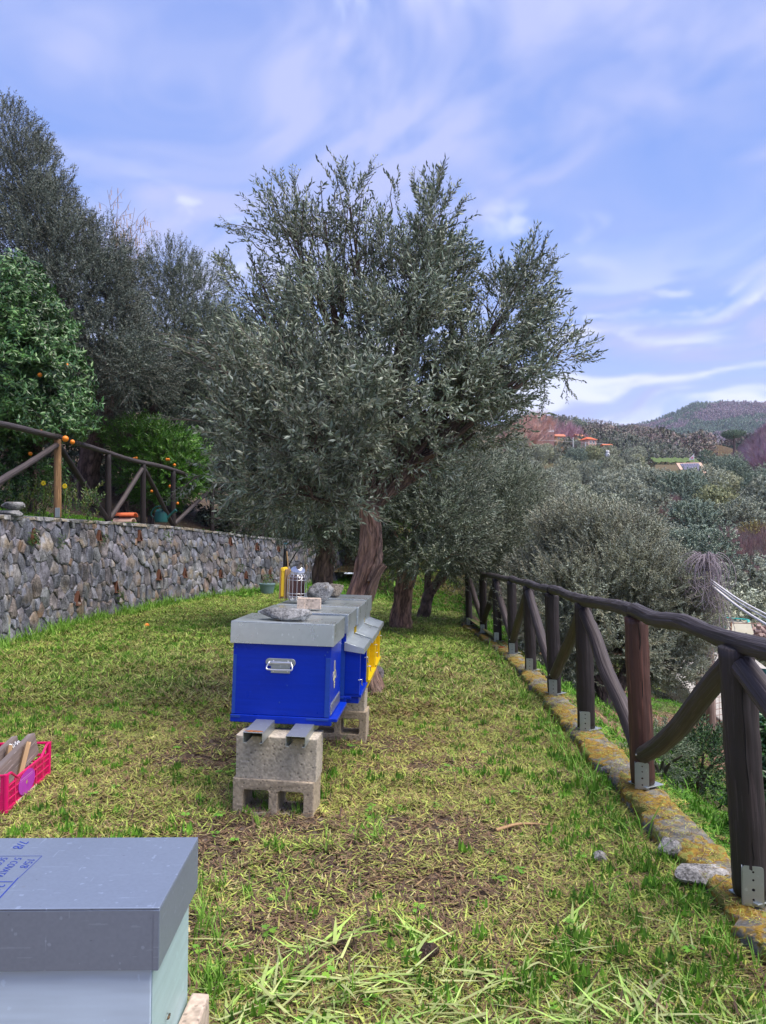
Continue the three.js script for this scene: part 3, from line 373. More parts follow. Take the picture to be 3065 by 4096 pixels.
function makeHive(label, corner, D, paint, edge, porch) {
  const W = 0.515, H = 0.498, LH = 0.108, { q, o } = hiveFrame(corner, W, H, D);
  const t = thing('beehive', label, 'beehive', o, 'beehives in a row on concrete blocks'); t.quaternion.copy(q);
  const bw = W - 0.026, bd = D - 0.03, bh = H - LH, x1 = bw / 2, z1 = bd / 2;
  part('body', [box(bw, bh - 0.045 + 0.03, bd, 0, 0.04 + (bh - 0.045 + 0.03) / 2, 0, 0.003)], paint, t);
  part('floor_board', [box(bw + 0.016, 0.038, bd + 0.012, 0.004, 0.020, 0.0, 0.005), box(0.035, 0.018, bd + 0.006, x1 + 0.022, 0.030, 0, 0.004)], paint, t);
  // edge battens of the box joints, a little proud
  part('corner_batten', [box(0.024, bh - 0.10, 0.003, x1 - 0.013, 0.042 + (bh - 0.10) / 2, z1 + 0.0012, 0.001)], edge, t);
  part('corner_batten', [box(0.016, bh - 0.10, 0.003, -x1 + 0.010, 0.042 + (bh - 0.10) / 2, z1 + 0.0012, 0.001)], edge, t);
  part('floor_batten', box(0.044, 0.013, 0.003, -x1 + 0.024, 0.031, z1 + 0.0072, 0.001), edge, t); part('floor_batten', box(0.11, 0.011, 0.003, x1 - 0.058, 0.031, z1 + 0.0072, 0.001), edge, t);
  const sc = []; for (const [x, y] of [[-x1 + 0.016, bh - 0.022], [x1 - 0.018, bh - 0.03], [x1 - 0.03, bh - 0.045], [-0.005, 0.105], [0.03, 0.19]]) sc.push(move(new THREE.SphereGeometry(0.0042, 8, 6), x, y, z1 + 0.0005, 0, 0, 0, V3(1, 1, 0.5)));
  sc.forEach((q) => part('nail_head', q, edge, t));
  const lid = part('lid', lidGeo(W, LH, D), M.zinc, t); lid.position.y = H - LH;
  // carrying handle on the near side
  const hg = new THREE.Group(); hg.name = 'handle'; hg.position.set(-0.005, bh - 0.104, z1 + 0.001); t.add(hg);
  { const s = new THREE.Shape(); s.moveTo(-0.047, -0.036); s.lineTo(0.047, -0.036); s.lineTo(0.047, -0.002); s.lineTo(0.056, -0.002); s.absarc(0.056, 0.016, 0.018, -Math.PI / 2, Math.PI / 2); s.lineTo(-0.056, 0.034); s.absarc(-0.056, 0.016, 0.018, Math.PI / 2, 1.5 * Math.PI); s.lineTo(-0.047, -0.002); s.closePath();
    part('plate', metricUV(new THREE.ExtrudeGeometry(s, { depth: 0.0022, bevelEnabled: true, bevelSize: 0.0008, bevelThickness: 0.0006, bevelSegments: 1 })), M.galv, hg);
    part('bail', [tube([V3(-0.055, 0.020, 0.004), V3(-0.055, 0.016, 0.014), V3(-0.064, -0.004, 0.026), V3(-0.062, -0.014, 0.031), V3(-0.05, -0.016, 0.032), V3(0.05, -0.016, 0.032), V3(0.062, -0.014, 0.031), V3(0.064, -0.004, 0.026), V3(0.055, 0.016, 0.014), V3(0.055, 0.020, 0.004)], 0.0043, 60, 8), move(new THREE.CylinderGeometry(0.0068, 0.0068, 0.11, 10), 0, 0.014, 0.006, 0, 0, Math.PI / 2)], M.wire, hg);
    const rv = []; for (const [x, y] of [[-0.036, 0.022], [0.036, 0.022], [-0.036, -0.027], [0.036, -0.027]]) rv.push(move(new THREE.SphereGeometry(0.0042, 8, 6), x, y, 0.003, 0, 0, 0, V3(1, 1, 0.6)));
    rv.forEach((q) => part('rivet', q, M.wire, hg)); }
  if (!porch) { // plain front: painted bee emblem, ventilated entrance strip, alighting board
    const pale = std({ c: [0.55, 0.52, 0.3], roughness: 0.6 }), cx = x1 + 0.0012, loop = (pts, r = 0.0014) => tube(pts.map(([z, y]) => V3(cx, 0.225 + y, 0.055 + z)), r, 50, 5, true), e = [];
    e.push(loop([[0, 0.075], [-0.012, 0.045], [-0.009, 0.01], [0, 0], [0.009, 0.01], [0.012, 0.045]]), loop([[-0.006, 0.012], [-0.035, 0.022], [-0.052, 0.0], [-0.04, -0.02], [-0.012, -0.006]]), loop([[0.006, 0.012], [0.035, 0.022], [0.052, 0.0], [0.04, -0.02], [0.012, -0.006]]), loop([[0, -0.004], [-0.014, -0.03], [-0.008, -0.055], [0, -0.066], [0.008, -0.055], [0.014, -0.03]]));
    e.push(tube([V3(cx, 0.190, 0.043), V3(cx, 0.188, 0.055), V3(cx, 0.190, 0.067)], 0.002, 10, 5), tube([V3(cx, 0.176, 0.044), V3(cx, 0.174, 0.055), V3(cx, 0.176, 0.066)], 0.002, 10, 5));
    part('bee_emblem', merge(e), pale, t);
    const gr = [box(0.0015, 0.058, bd - 0.06, x1 + 0.001, 0.073, 0, 0)]; part('entrance_strip', merge(gr), M.galv, t);
    const sl = []; for (let k = 0; k < 5; k++) sl.push(box(0.004, 0.006, bd - 0.07, x1 + 0.004, 0.052 + k * 0.0105, 0, 0.001)); sl.forEach((q) => part('entrance_bar', q, M.wire, t));
  } else { // porch: two cheeks, back, alighting shelf, sloping metal hood
    const pd = 0.085, y0 = 0.052, y1 = bh - 0.092, xm = x1 + pd / 2;
    part('porch_cheek', box(pd, y1 - y0, 0.022, xm, (y0 + y1) / 2, z1 - 0.011, 0.002), paint, t);
    part('porch_cheek', box(pd, y1 - y0, 0.022, xm, (y0 + y1) / 2, -z1 + 0.011, 0.002), paint, t);
    part('porch_shelf', [box(pd + 0.012, 0.016, bd - 0.004, xm + 0.004, y0 - 0.008, 0, 0.003), box(pd - 0.004, 0.036, bd - 0.02, xm - 0.002, 0.018, 0, 0.003)], paint, t);
    const hd = [], hw = pd + 0.028, s = Math.atan2(0.036, hw), top = box(hw, 0.003, bd + 0.02, 0, 0, 0, 0.001); move(top, xm + 0.006, y1 + 0.026, 0, 0, 0, -s); hd.push(top);
    for (const z of [z1 + 0.010, -z1 - 0.010]) { const sp = new THREE.Shape(); sp.moveTo(x1 - 0.006, y1 + 0.043); sp.lineTo(x1 + hw - 0.007, y1 + 0.010); sp.lineTo(x1 + hw - 0.007, y1 - 0.018); sp.lineTo(x1 - 0.006, y1 - 0.004); sp.closePath(); const g = new THREE.ExtrudeGeometry(sp, { depth: 0.002, bevelEnabled: false }); g.translate(0, 0, z - 0.001); hd.push(metricUV(g)); }
    hd.push(box(0.002, 0.03, bd + 0.02, x1 + hw - 0.007, y1 - 0.004, 0, 0.0006)); hd.push(box(0.003, 0.055, bd * 0.96, x1 + 0.002, y1 + 0.06, 0, 0.001));
    part('porch_hood', merge(hd), M.zinc, t);
    hook(t, x1 + pd - 0.006, y0 + 0.085, z1 - 0.0, M.wire); hook(t, x1 + pd - 0.006, y0 + 0.16, -z1 + 0.06, M.wire);
  }
  return t;
}
makeHive('blue beehive nearest in the row, with a flat grey rock on its lid', P(1338, 2499, 3.79), 0.42, M.bluePaint, M.blueEdge, false);
makeHive('second blue beehive, with a metal hooded porch, topped by the small pinkish paver', P(1395, 2457, 4.32), 0.42, M.bluePaint, M.blueEdge, true);
makeHive('yellow beehive under the smoker and grey boulder, third in the row', P(1435, 2429, 4.79), 0.52, M.yellowPaint, M.yellowPaint, true);
makeHive('yellow beehive farthest along the row, beside the olive trunk', P(1467, 2399, 5.35), 0.42, M.yellowPaint, M.yellowPaint, true);

// concrete blocks and the channels that carry the hives
function blockGeo(hollow) {
  const s = new THREE.Shape(); s.moveTo(-0.19, -0.098); s.lineTo(0.19, -0.098); s.lineTo(0.19, 0.098); s.lineTo(-0.19, 0.098); s.closePath();
  if (hollow) for (const x of [-0.083, 0.083]) { const h = new THREE.Path(), w = 0.066, k = 0.056, r = 0.022; h.moveTo(x - w + r, -k); h.lineTo(x + w - r, -k); h.quadraticCurveTo(x + w, -k, x + w, -k + r); h.lineTo(x + w, k - r); h.quadraticCurveTo(x + w, k, x + w - r, k); h.lineTo(x - w + r, k); h.quadraticCurveTo(x - w, k, x - w, k - r); h.lineTo(x - w, -k + r); h.quadraticCurveTo(x - w, -k, x - w + r, -k); s.holes.push(h); }
  const g = metricUV(new THREE.ExtrudeGeometry(s, { depth: 0.184, bevelEnabled: true, bevelSize: 0.004, bevelThickness: 0.004, bevelSegments: 2, curveSegments: 5 }));
  g.translate(0, 0, -0.092); return g;
}
// worn arrises: push the points about a little
function worn(g, amt, f) { const p = g.attributes.position; for (let i = 0; i < p.count; i++) { const x = p.getX(i), y = p.getY(i), z = p.getZ(i); p.setXYZ(i, x + amt * n3(x * f, y * f, z * f + 3), y + amt * n3(x * f + 9, y * f, z * f), z + amt * n3(x * f, y * f + 5, z * f)); } g.computeVertexNormals(); return g; }
{
  const put = (label, x, y, z, hollow, mat, ry) => { const t = thing('concrete_block', label, 'concrete block', V3(x, y - 0.1, z), 'concrete blocks under the hives'); t.rotation.set(0, ry, -0.03, 'YXZ'); const m = part('block', worn(blockGeo(hollow), 0.0025, 30), mat, t); m.position.y = 0.1; return t; };
  const c1 = P(1116, 3010, 3.73);
  put('tan hollow concrete block on the soil, lower of the front pair, cells facing out', c1.x - 0.012, 0.034, c1.z - 0.02, true, M.concreteTan, ROWY - 0.02);
  put('grey solid-faced concrete block directly under the metal channels, upper of the front pair', c1.x, 0.234, c1.z - 0.03, false, M.concrete, ROWY);
  put('hollow concrete block on the ground, lower of the pair behind the blue hives', -0.30, 0.035, -5.28, true, M.concreteTan, ROWY);
  put('concrete block in the upper place of the pair behind the blue hives', -0.31, 0.235, -5.29, false, M.concrete, ROWY);
  // two galvanised channels, open side down
  const q = new THREE.Quaternion().setFromEuler(new THREE.Euler(0, ROWY, TILT, 'YXZ'));
  [['rusty-ended galvanised channel, left of the two under the hives', 1012, 2930, true], ['clean galvanised channel, right of the two under the hives', 1183, 2946, false]].forEach(([label, px, py, rust]) => {
    const at = P(px, py, 3.55), t = thing('metal_channel', label, 'metal channel', at, 'channels carrying the hives'); t.quaternion.copy(q); const w = 0.092, h = 0.045, L = 2.3;
    part('channel', [box(w, 0.003, L, 0, -0.0015, -L / 2, 0.0008), box(0.003, h, L, -w / 2 + 0.0015, -h / 2 - 0.003, -L / 2, 0.0008), box(0.003, h, L, w / 2 - 0.0015, -h / 2 - 0.003, -L / 2, 0.0008), box(0.012, 0.0025, L, -w / 2 + 0.009, -h - 0.004, -L / 2, 0.0008), box(0.012, 0.0025, L, w / 2 - 0.009, -h - 0.004, -L / 2, 0.0008)], M.galv, t);
    if (rust) { const s = new THREE.Shape(); for (let k = 0; k < 22; k++) { const a = k / 22 * 6.283, x = 0.042 * Math.cos(a) * (1 + 0.1 * n2(k * 0.9, 2)), y = 0.014 * Math.sin(a) * (1 + 0.5 * n2(k * 0.7, 5)); k ? s.lineTo(x, y) : s.moveTo(x, y); } const g = metricUV(new THREE.ExtrudeGeometry(s, { depth: 0.0012, bevelEnabled: false })); move(g, 0, 0.0002, -0.02, -Math.PI / 2, 0, 0); part('rust_patch', g, std({ c: [0.75, 0.30, 0.12], map: T.conc, roughness: 1 }), t, 'flaking orange rust'); }
  });
}

// ------------------------------------------------------------------ rocks
function rockGeo(sx, sy, sz, seed, flat = 0.3, det = 4) {
  const r = rng(seed), g = mergeVertices(new THREE.IcosahedronGeometry(1, det).deleteAttribute('uv').deleteAttribute('normal')), p = g.attributes.position, planes = [];
  for (let k = 0; k < 14; k++) planes.push([V3(r() - 0.5, r() - 0.5, r() - 0.5).normalize(), lerp(0.62, 0.95, r())]);
  planes.push([V3(0, -1, 0), 0.72], [V3(0.1 * (r() - 0.5), 1, 0.1 * (r() - 0.5)).normalize(), 0.92 - flat]);
  const v = V3(); for (let i = 0; i < p.count; i++) { v.fromBufferAttribute(p, i); let s = 1.15; for (const [n, d] of planes) { const k = v.dot(n); if (k > 0.05) s = Math.min(s, d / k); } s *= 1 + 0.05 * fbm3(v.x * 3 + seed, v.y * 3, v.z * 3, 4) + 0.02 * n3(v.x * 12, v.y * 12 + seed, v.z * 12); p.setXYZ(i, v.x * s * sx, (v.y * s + 0.72) * sy, v.z * s * sz); }
  g.computeVertexNormals(); return metricUVs(toCreasedNormals(g, 0.55));
}
function metricUVs(g) { const n = g.attributes.normal.clone(); g = metricUV(g, 2.5); g.setAttribute('normal', n); return g; }
function rock(name, label, cat, pos, size, seed, mat, ry = 0, rz = 0, flat = 0.3, group) { const m = sh(new THREE.Mesh(rockGeo(size[0], size[1], size[2], seed, flat), mat)); m.name = numbered(name); m.position.copy(pos); m.rotation.set(0, ry, rz); scene.add(m); tag(m, label, cat, group); return m; }
rock('flat_rock', 'long flat grey rock lying on the lid of the nearest blue hive', 'rock', P(1131, 2478, 3.93), [0.13, 0.05, 0.07], 12, M.rockGrey, -0.1, -0.03, 0.5);
rock('boulder', 'rounded grey boulder on the yellow hive lid beside the smoker', 'rock', P(1286, 2408, 4.98), [0.083, 0.086, 0.08], 23, M.rockGrey, 0.5, 0, 0.2);
rock('wedge_rock', 'tan wedge-shaped rock behind the grey boulder, on the farthest hive', 'rock', P(1338, 2386, 5.5), [0.062, 0.064, 0.07], 37, M.rockTan, 0.9, -0.15, 0.25);
{ // notched concrete paver
  const t = thing('paver', 'small pinkish concrete paver standing on the lid of the second hive', 'paver', P(1236, 2435, 4.47)); t.rotation.set(0, 0.12, TILT, 'YXZ');
  const s = new THREE.Shape(); [[-0.067, -0.035], [-0.030, -0.035], [-0.026, -0.029], [0.060, -0.035], [0.067, 0.0], [0.060, 0.03], [-0.02, 0.034], [-0.026, 0.028], [-0.062, 0.034]].forEach(([x, y], i) => i ? s.lineTo(x, y) : s.moveTo(x, y));
  const g = metricUV(new THREE.ExtrudeGeometry(s, { depth: 0.056, bevelEnabled: true, bevelSize: 0.003, bevelThickness: 0.003, bevelSegments: 2 })); g.rotateX(-Math.PI / 2); g.translate(0, 0.003, 0); part('block', worn(g, 0.0012, 40), M.pinkBlock, t);
}
{ // bee smoker: steel can in a wire guard, domed lid with spout, bellows behind
  const base = P(1187, 2404, 4.93), t = thing('bee_smoker', 'steel bee smoker with wire cage and yellow bellows standing on a hive lid', 'bee smoker', base); t.rotation.set(0, -0.12, TILT, 'YXZ');
  const rust = tex(256, (u, v) => { const n = fn(u, v, 4, 6, 4, 91), b = sstep(0.2, 0.45, v) * sstep(0.9, 0.6, v) * clamp(n * 2.6 - 0.35); return mix3([0.62, 0.6, 0.57], [0.11, 0.06, 0.055], b); });
  part('fire_can', [new THREE.LatheGeometry([[0, 0.004], [0.049, 0.004], [0.0505, 0.007], [0.0505, 0.028], [0.049, 0.03], [0.049, 0.165], [0.0505, 0.168], [0.0505, 0.174], [0.047, 0.176]].map(([x, y]) => new THREE.Vector2(x, y)), 36)], std({ map: rust, roughness: 0.25, metalness: 1 }), t);
  part('domed_lid', new THREE.LatheGeometry([[0.052, 0.176], [0.053, 0.18], [0.050, 0.195], [0.042, 0.212], [0.030, 0.224], [0.015, 0.231], [0, 0.233]].map(([x, y]) => new THREE.Vector2(x, y)), 36), M.steel, t);
  const sp = limb([V3(0.012, 0.213, 0.03), V3(0.024, 0.226, 0.042), V3(0.032, 0.243, 0.048)], [0.017, 0.0115, 0.0095], { rad: 14, seg: 10, rough: 0, cap: false }); part('spout', sp, std({ c: [0.2, 0.17, 0.15], roughness: 0.4, metalness: 0.9 }), t);
  const cage = [], rc = 0.061; for (const y of [0.032, 0.05, 0.135, 0.155]) cage.push(move(new THREE.TorusGeometry(rc, 0.0016, 5, 40), 0, y, 0, Math.PI / 2, 0, 0));
  for (let k = 0; k < 14; k++) { const a = k / 14 * 6.283, c = Math.cos(a), s = Math.sin(a); cage.push(tube([V3(c * 0.05, 0.012, s * 0.05), V3(c * rc, 0.03, s * rc), V3(c * rc, 0.09, s * rc), V3(c * rc, 0.15, s * rc), V3(c * 0.05, 0.172, s * 0.05)], 0.0016, 18, 5)); }
  part('wire_cage', merge(cage), M.wire, t);
  part('hook', tube([V3(0.02, 0.17, 0.062), V3(0.032, 0.15, 0.075), V3(0.04, 0.14, 0.07), V3(0.044, 0.165, 0.05)], 0.0018, 20, 5), M.wire, t);
  const bl = V3(-0.075, 0, -0.035); for (const [o, n] of [[0, 'bellows_board'], [-0.034, 'bellows_board']]) { const g = box(0.008, 0.19, 0.105, bl.x + o, 0.105, bl.z, 0.002); part(n, g, M.plankTan, t); }
  part('bellows_skin', [box(0.024, 0.176, 0.094, bl.x - 0.018, 0.112, bl.z, 0.006), move(box(0.022, 0.03, 0.1, 0, 0, 0, 0.006), bl.x - 0.02, 0.196, bl.z, 0, 0, 0.2)], std({ c: [0.85, 0.55, 0.02], roughness: 0.55 }), t);
}

// ------------------------------------------------------------------ pale hive in the near corner
{
  const W = 0.52, D = 0.357, fr = P(639, 3630, 1.5), bk = P(794, 3348, 1.857), yaw = Math.atan2(bk.x - fr.x, -(bk.z - fr.z));
  const top = fr.y, H = top - 0.13, LH = 0.119; const t = thing('beehive', 'pale blue beehive with grey metal lid and blue handwriting in the near left corner', 'beehive', V3(fr.x - W / 2 + 0.01, 0.13, fr.z - D / 2)); t.rotation.set(0, -yaw, -0.006, 'YXZ');
  t.position.copy(fr.clone().sub(V3(W / 2, H, D / 2).applyEuler(t.rotation)));
  const lid = part('lid', lidGeo(W, LH, D), M.greyLid, t); lid.position.y = H - LH;
  const bw = W - 0.036, bd = D - 0.036; part('body', [box(bw, H - 0.02, bd, 0, (H - 0.02) / 2, 0, 0.004)], M.palePaint, t);
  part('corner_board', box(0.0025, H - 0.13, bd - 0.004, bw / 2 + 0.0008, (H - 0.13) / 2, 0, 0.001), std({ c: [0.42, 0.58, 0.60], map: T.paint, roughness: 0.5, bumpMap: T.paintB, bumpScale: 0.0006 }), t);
  // marker writing on the lid
  const cv = document.createElement('canvas'); cv.width = 1024; cv.height = 1024; const x = cv.getContext('2d'); x.clearRect(0, 0, 1024, 1024); x.translate(512, 512); x.rotate(Math.PI / 2); x.translate(-512, -512); x.fillStyle = '#14349c'; x.strokeStyle = '#14349c';
  x.font = 'italic 96px sans-serif'; x.fillText('7/8', 30, 400); x.font = 'italic 74px sans-serif'; x.fillText('15/8', 340, 212); x.font = 'italic 68px sans-serif'; x.fillText('5 COVATA', 322, 306); x.fillText('SCORTE PIEN', 318, 400); x.fillText('1 SCORTA', 322, 490); x.fillText('5 COVATA', 322, 580);
  x.font = 'italic 92px sans-serif'; x.fillText('2/10', 715, 250); x.fillText('3/', 725, 420); x.lineWidth = 4; x.beginPath(); x.moveTo(302, 1000); x.lineTo(302, 140); x.lineTo(640, 146); x.stroke(); x.lineWidth = 8; x.beginPath(); x.moveTo(640, 150); x.lineTo(1010, 136); x.moveTo(698, 160); x.lineTo(690, 700); x.stroke();
  const mt = new THREE.CanvasTexture(cv); mt.colorSpace = THREE.SRGBColorSpace; const pg = new THREE.PlaneGeometry(0.34, 0.34); pg.rotateX(-Math.PI / 2); pg.translate(-0.19, H + 0.0007, 0.0);
  part('handwriting', pg, new THREE.MeshStandardMaterial({ map: mt, transparent: true, alphaTest: 0.4, roughness: 0.6 }), t);
  // the block that carries it
  const b = thing('support_block', 'pinkish block standing against the right side of the pale blue hive', 'block', V3(fr.x + 0.0, 0, fr.z - 0.28)); part('block', worn(box(0.045, 0.235, 0.12, 0.002, 0.085, 0.0, 0.006), 0.003, 30), M.pinkBlock, b);
  // bee on the side board
  const bp = P(665, 4062, 1.62); const bee = thing('honey_bee', 'honey bee crawling on the side of the pale blue hive', 'bee', V3(fr.x - 0.0145, bp.y, bp.z)); bee.position.x = bp.x + 0.004; bee.rotation.set(0, 0, 0);
  const str = tex([8, 64], (u, v) => Math.sin(v * 40) > 0 ? [0.20, 0.10, 0.03] : [0.03, 0.02, 0.015]), bm = std({ map: str, roughness: 0.6 });
  part('abdomen', move(new THREE.SphereGeometry(0.0026, 14, 10), 0.0025, -0.001, 0.0052, 1.9, 0, 0, V3(1, 1.75, 1)), bm, bee); part('thorax', move(new THREE.SphereGeometry(0.0024, 12, 8), 0.003, 0.0006, 0, 0, 0, 0), std({ c: [0.07, 0.045, 0.02], roughness: 1 }), bee); part('head', move(new THREE.SphereGeometry(0.0017, 10, 8), 0.003, 0.0016, -0.0036, 0, 0, 0, V3(1, 1.1, 0.8)), std({ c: [0.03, 0.022, 0.016], roughness: 0.7 }), bee);
  for (const s of [-1, 1]) part('wing', move(new THREE.SphereGeometry(0.004, 10, 6), 0.0046, s * 0.0018, 0.004, 0.2 * s, 0, 0, V3(0.05, 0.32, 1)), phys({ c: [0.5, 0.45, 0.4], roughness: 0.3, transmission: 0.6, thickness: 0 }), bee);
  const lg = []; for (const [z, s] of [[-0.001, 1], [0.001, 1], [0.003, 1], [-0.001, -1], [0.001, -1], [0.003, -1]]) lg.push(tube([V3(0.002, s * 0.0015, z), V3(0.0028, s * 0.0042, z + 0.001), V3(-0.002, s * 0.0062, z + 0.002)], 0.0003, 8, 4)); part('leg', merge(lg), M.black, bee);
}

// ------------------------------------------------------------------ pink crate of timber offcuts
{
  const a = onPlane(18, 3258, -0.01), b = onPlane(193, 3102, -0.01), yaw = Math.atan2(b.x - a.x, -(b.z - a.z)), L = a.distanceTo(b), Wd = 0.38, Hc = 0.178;
  const t = thing('plastic_crate', 'bright pink slatted plastic crate holding timber offcuts at the left edge', 'crate', a.clone().lerp(b, 0.5).add(V3(-Wd / 2, 0, 0))); t.rotation.set(0, -yaw, 0);
  const side = (len, grill) => { const g = [], x0 = -len / 2, x1 = len / 2, T0 = 0.004; // built in the xy plane, facing +z
    const B = (xa, xb, ya, yb, d = T0, z = 0) => g.push(box(xb - xa, yb - ya, d, (xa + xb) / 2, (ya + yb) / 2, z, 0.001));
    const dip = Hc - 0.045; B(x0, x1, 0, 0.018, 0.007); B(x0 + 0.13, x1 - 0.13, dip - 0.010, dip, 0.011); B(x0, x0 + 0.05, Hc - 0.008, Hc, 0.011); B(x1 - 0.05, x1, Hc - 0.008, Hc, 0.011);
    for (const [u0, u1] of [[x0 + 0.05, x0 + 0.13], [x1 - 0.05, x1 - 0.13]]) g.push(bar(V3(u0, Hc - 0.004, 0), V3(u1, dip - 0.004, 0), 0.011, 0.009));
    for (const y of [0.055, 0.092, dip - 0.03 + 0.015]) B(x0, x1, y - 0.003, y + 0.003, 0.007);
    const bays = grill; for (let k = 0; k <= bays; k++) { const u = lerp(x0 + 0.012, x1 - 0.012, k / bays); B(u - 0.009, u + 0.009, 0, k === 0 || k === bays ? Hc : dip, 0.006); }
    for (let k = 0; k < bays; k++) { const u0 = lerp(x0 + 0.012, x1 - 0.012, k / bays) + 0.009, u1 = lerp(x0 + 0.012, x1 - 0.012, (k + 1) / bays) - 0.009, n = 5; for (let j = 1; j < n; j++) { const u = lerp(u0, u1, j / n); B(u - 0.0022, u + 0.0022, 0.01, dip - 0.006, 0.0035); } }
    return merge(g); };
  const r1 = side(L, 6); r1.rotateY(Math.PI / 2); r1.translate(Wd / 2, 0, 0); part('side', r1, M.pinkPlastic, t);
  const r2 = side(L, 6); r2.rotateY(-Math.PI / 2); r2.translate(-Wd / 2, 0, 0); part('side', r2, M.pinkPlastic, t);
  const r3 = side(Wd - 0.012, 4); r3.translate(0, 0, L / 2); part('side', r3, M.pinkPlastic, t);
  const r4 = []; { const w = Wd / 2; r4.push(box(Wd, 0.012, 0.012, 0, Hc - 0.006, -L / 2, 0.003), box(Wd, 0.02, 0.007, 0, 0.01, -L / 2, 0.002), box(Wd, 0.012, 0.011, 0, Hc - 0.07, -L / 2, 0.003)); for (const x of [-w + 0.01, -0.075, 0.075, w - 0.01]) r4.push(box(0.02, Hc, 0.008, x, Hc / 2, -L / 2, 0.002)); for (let k = -6; k < 7; k++) r4.push(box(0.005, Hc - 0.075, 0.004, k * 0.026, (Hc - 0.075) / 2, -L / 2, 0.001)); for (const y of [0.04, 0.075]) r4.push(box(Wd, 0.006, 0.007, 0, y, -L / 2, 0.001)); }
  part('side', merge(r4), M.pinkPlastic, t);
  part('bottom', box(Wd - 0.01, 0.006, L - 0.01, 0, 0.01, 0, 0.001), M.pinkPlastic, t);
  const cr = []; for (const x of [-1, 1]) for (const z of [-1, 1]) cr.push(move(new THREE.CylinderGeometry(0.013, 0.012, Hc, 10), x * (Wd / 2 - 0.004), Hc / 2, z * (L / 2 - 0.004))); cr.forEach((q) => part('corner_post', q, M.pinkPlastic, t));
  // round sticker and a paper strip on the long side
  const cv = document.createElement('canvas'); cv.width = cv.height = 256; const x = cv.getContext('2d'); x.fillStyle = '#b436b8'; x.fillRect(0, 0, 256, 256); x.fillStyle = '#d07fd0'; x.fillRect(58, 40, 10, 190); x.fillRect(80, 30, 6, 200); x.fillStyle = '#8a2a90'; x.font = '22px sans-serif'; for (const [px, py, w] of [[150, 110, 60], [150, 128, 44], [60, 190, 30], [140, 190, 50]]) x.fillRect(px, py, w, 4); x.fillStyle = '#c7b070'; x.beginPath(); x.ellipse(128, 132, 20, 13, 0, 0, 7); x.fill(); x.fillStyle = '#5d2060'; x.fillRect(112, 128, 34, 6);
  const ct = new THREE.CanvasTexture(cv); ct.colorSpace = THREE.SRGBColorSpace; const dg = new THREE.CylinderGeometry(0.062, 0.062, 0.0015, 40); const uvA = dg.attributes.uv; dg.rotateX(Math.PI / 2); dg.scale(1.8, 0.95, 1); dg.rotateY(Math.PI / 2); dg.translate(Wd / 2 + 0.0052, 0.07, 0.05);
  part('sticker', dg, std({ map: ct, roughness: 0.5 }), t, 'oval purple sticker');
  part('paper_strip', box(0.0012, 0.014, 0.26, Wd / 2 + 0.005, 0.009, 0.04, 0), std({ c: [0.75, 0.62, 0.5], roughness: 0.9 }), t);
  // offcuts inside: each lies loose in the crate
  const q = new THREE.Quaternion().setFromEuler(t.rotation), W = (v) => v.clone().applyQuaternion(q).add(t.position);
  const plank = (label, p0, p1, w, h, mat, roll = 0, grp) => { const A = W(p0), Bq = W(p1), d = Bq.clone().sub(A), len = d.length(), o = A.clone().lerp(Bq, 0.5); const m = sh(new THREE.Mesh(plankGeo(w, h, len), mat)); m.name = numbered('timber_offcut'); m.position.copy(o); m.lookAt(Bq); m.rotateZ(roll); scene.add(m); tag(m, label, 'timber', grp); };
  const plankGeo = (w, h, len) => { const g = box(w, h, len, 0, 0, 0, 0.002), u = g.attributes.uv, p = g.attributes.position; for (let i = 0; i < u.count; i++) u.setXY(i, (p.getX(i) + p.getY(i)) * 3, p.getZ(i) * 1.2); return g; };
  plank('thick weathered grey plank along the right side of the pink crate', V3(0.112, 0.115, 0.27), V3(0.118, 0.180, -0.26), 0.038, 0.115, M.plankGrey, -0.18, 'timber in the crate');
  plank('weathered grey plank left of the thick one in the pink crate', V3(0.02, 0.12, 0.28), V3(0.035, 0.180, -0.24), 0.03, 0.10, M.plankGrey, -0.15, 'timber in the crate');
  plank('orange-brown wooden slat leaning on the crate rim', V3(0.160, 0.05, 0.09), V3(0.150, 0.225, -0.08), 0.022, 0.045, M.plankTan, 0.5, 'timber in the crate');
  plank('short tan slat between the two grey planks', V3(0.075, 0.06, 0.03), V3(0.068, 0.22, -0.06), 0.02, 0.045, M.plankTan, 0.5, 'timber in the crate');
  const j = thing('striped_roll', 'black and white striped roll at the back of the pink crate', 'roll', W(V3(0.05, 0.10, -0.17))); const st = tex([64, 64], (u, v) => (Math.sin(u * 38 + 5 * fn(u, v, 4, 4, 2, 3)) > 0.1 ? [0.8, 0.8, 0.82] : [0.03, 0.03, 0.04])); for (const [dx, dz] of [[0, 0], [0.028, -0.045]]) part('roll', move(new THREE.LatheGeometry([[0, -0.1], [0.02, -0.1], [0.024, -0.08], [0.024, 0.085], [0.02, 0.1], [0, 0.1]].map(([a2, b2]) => new THREE.Vector2(a2, b2)), 18), dx, 0.02, dz, 0.5, 0, 0.15), std({ map: st, roughness: 0.5 }), j);
}

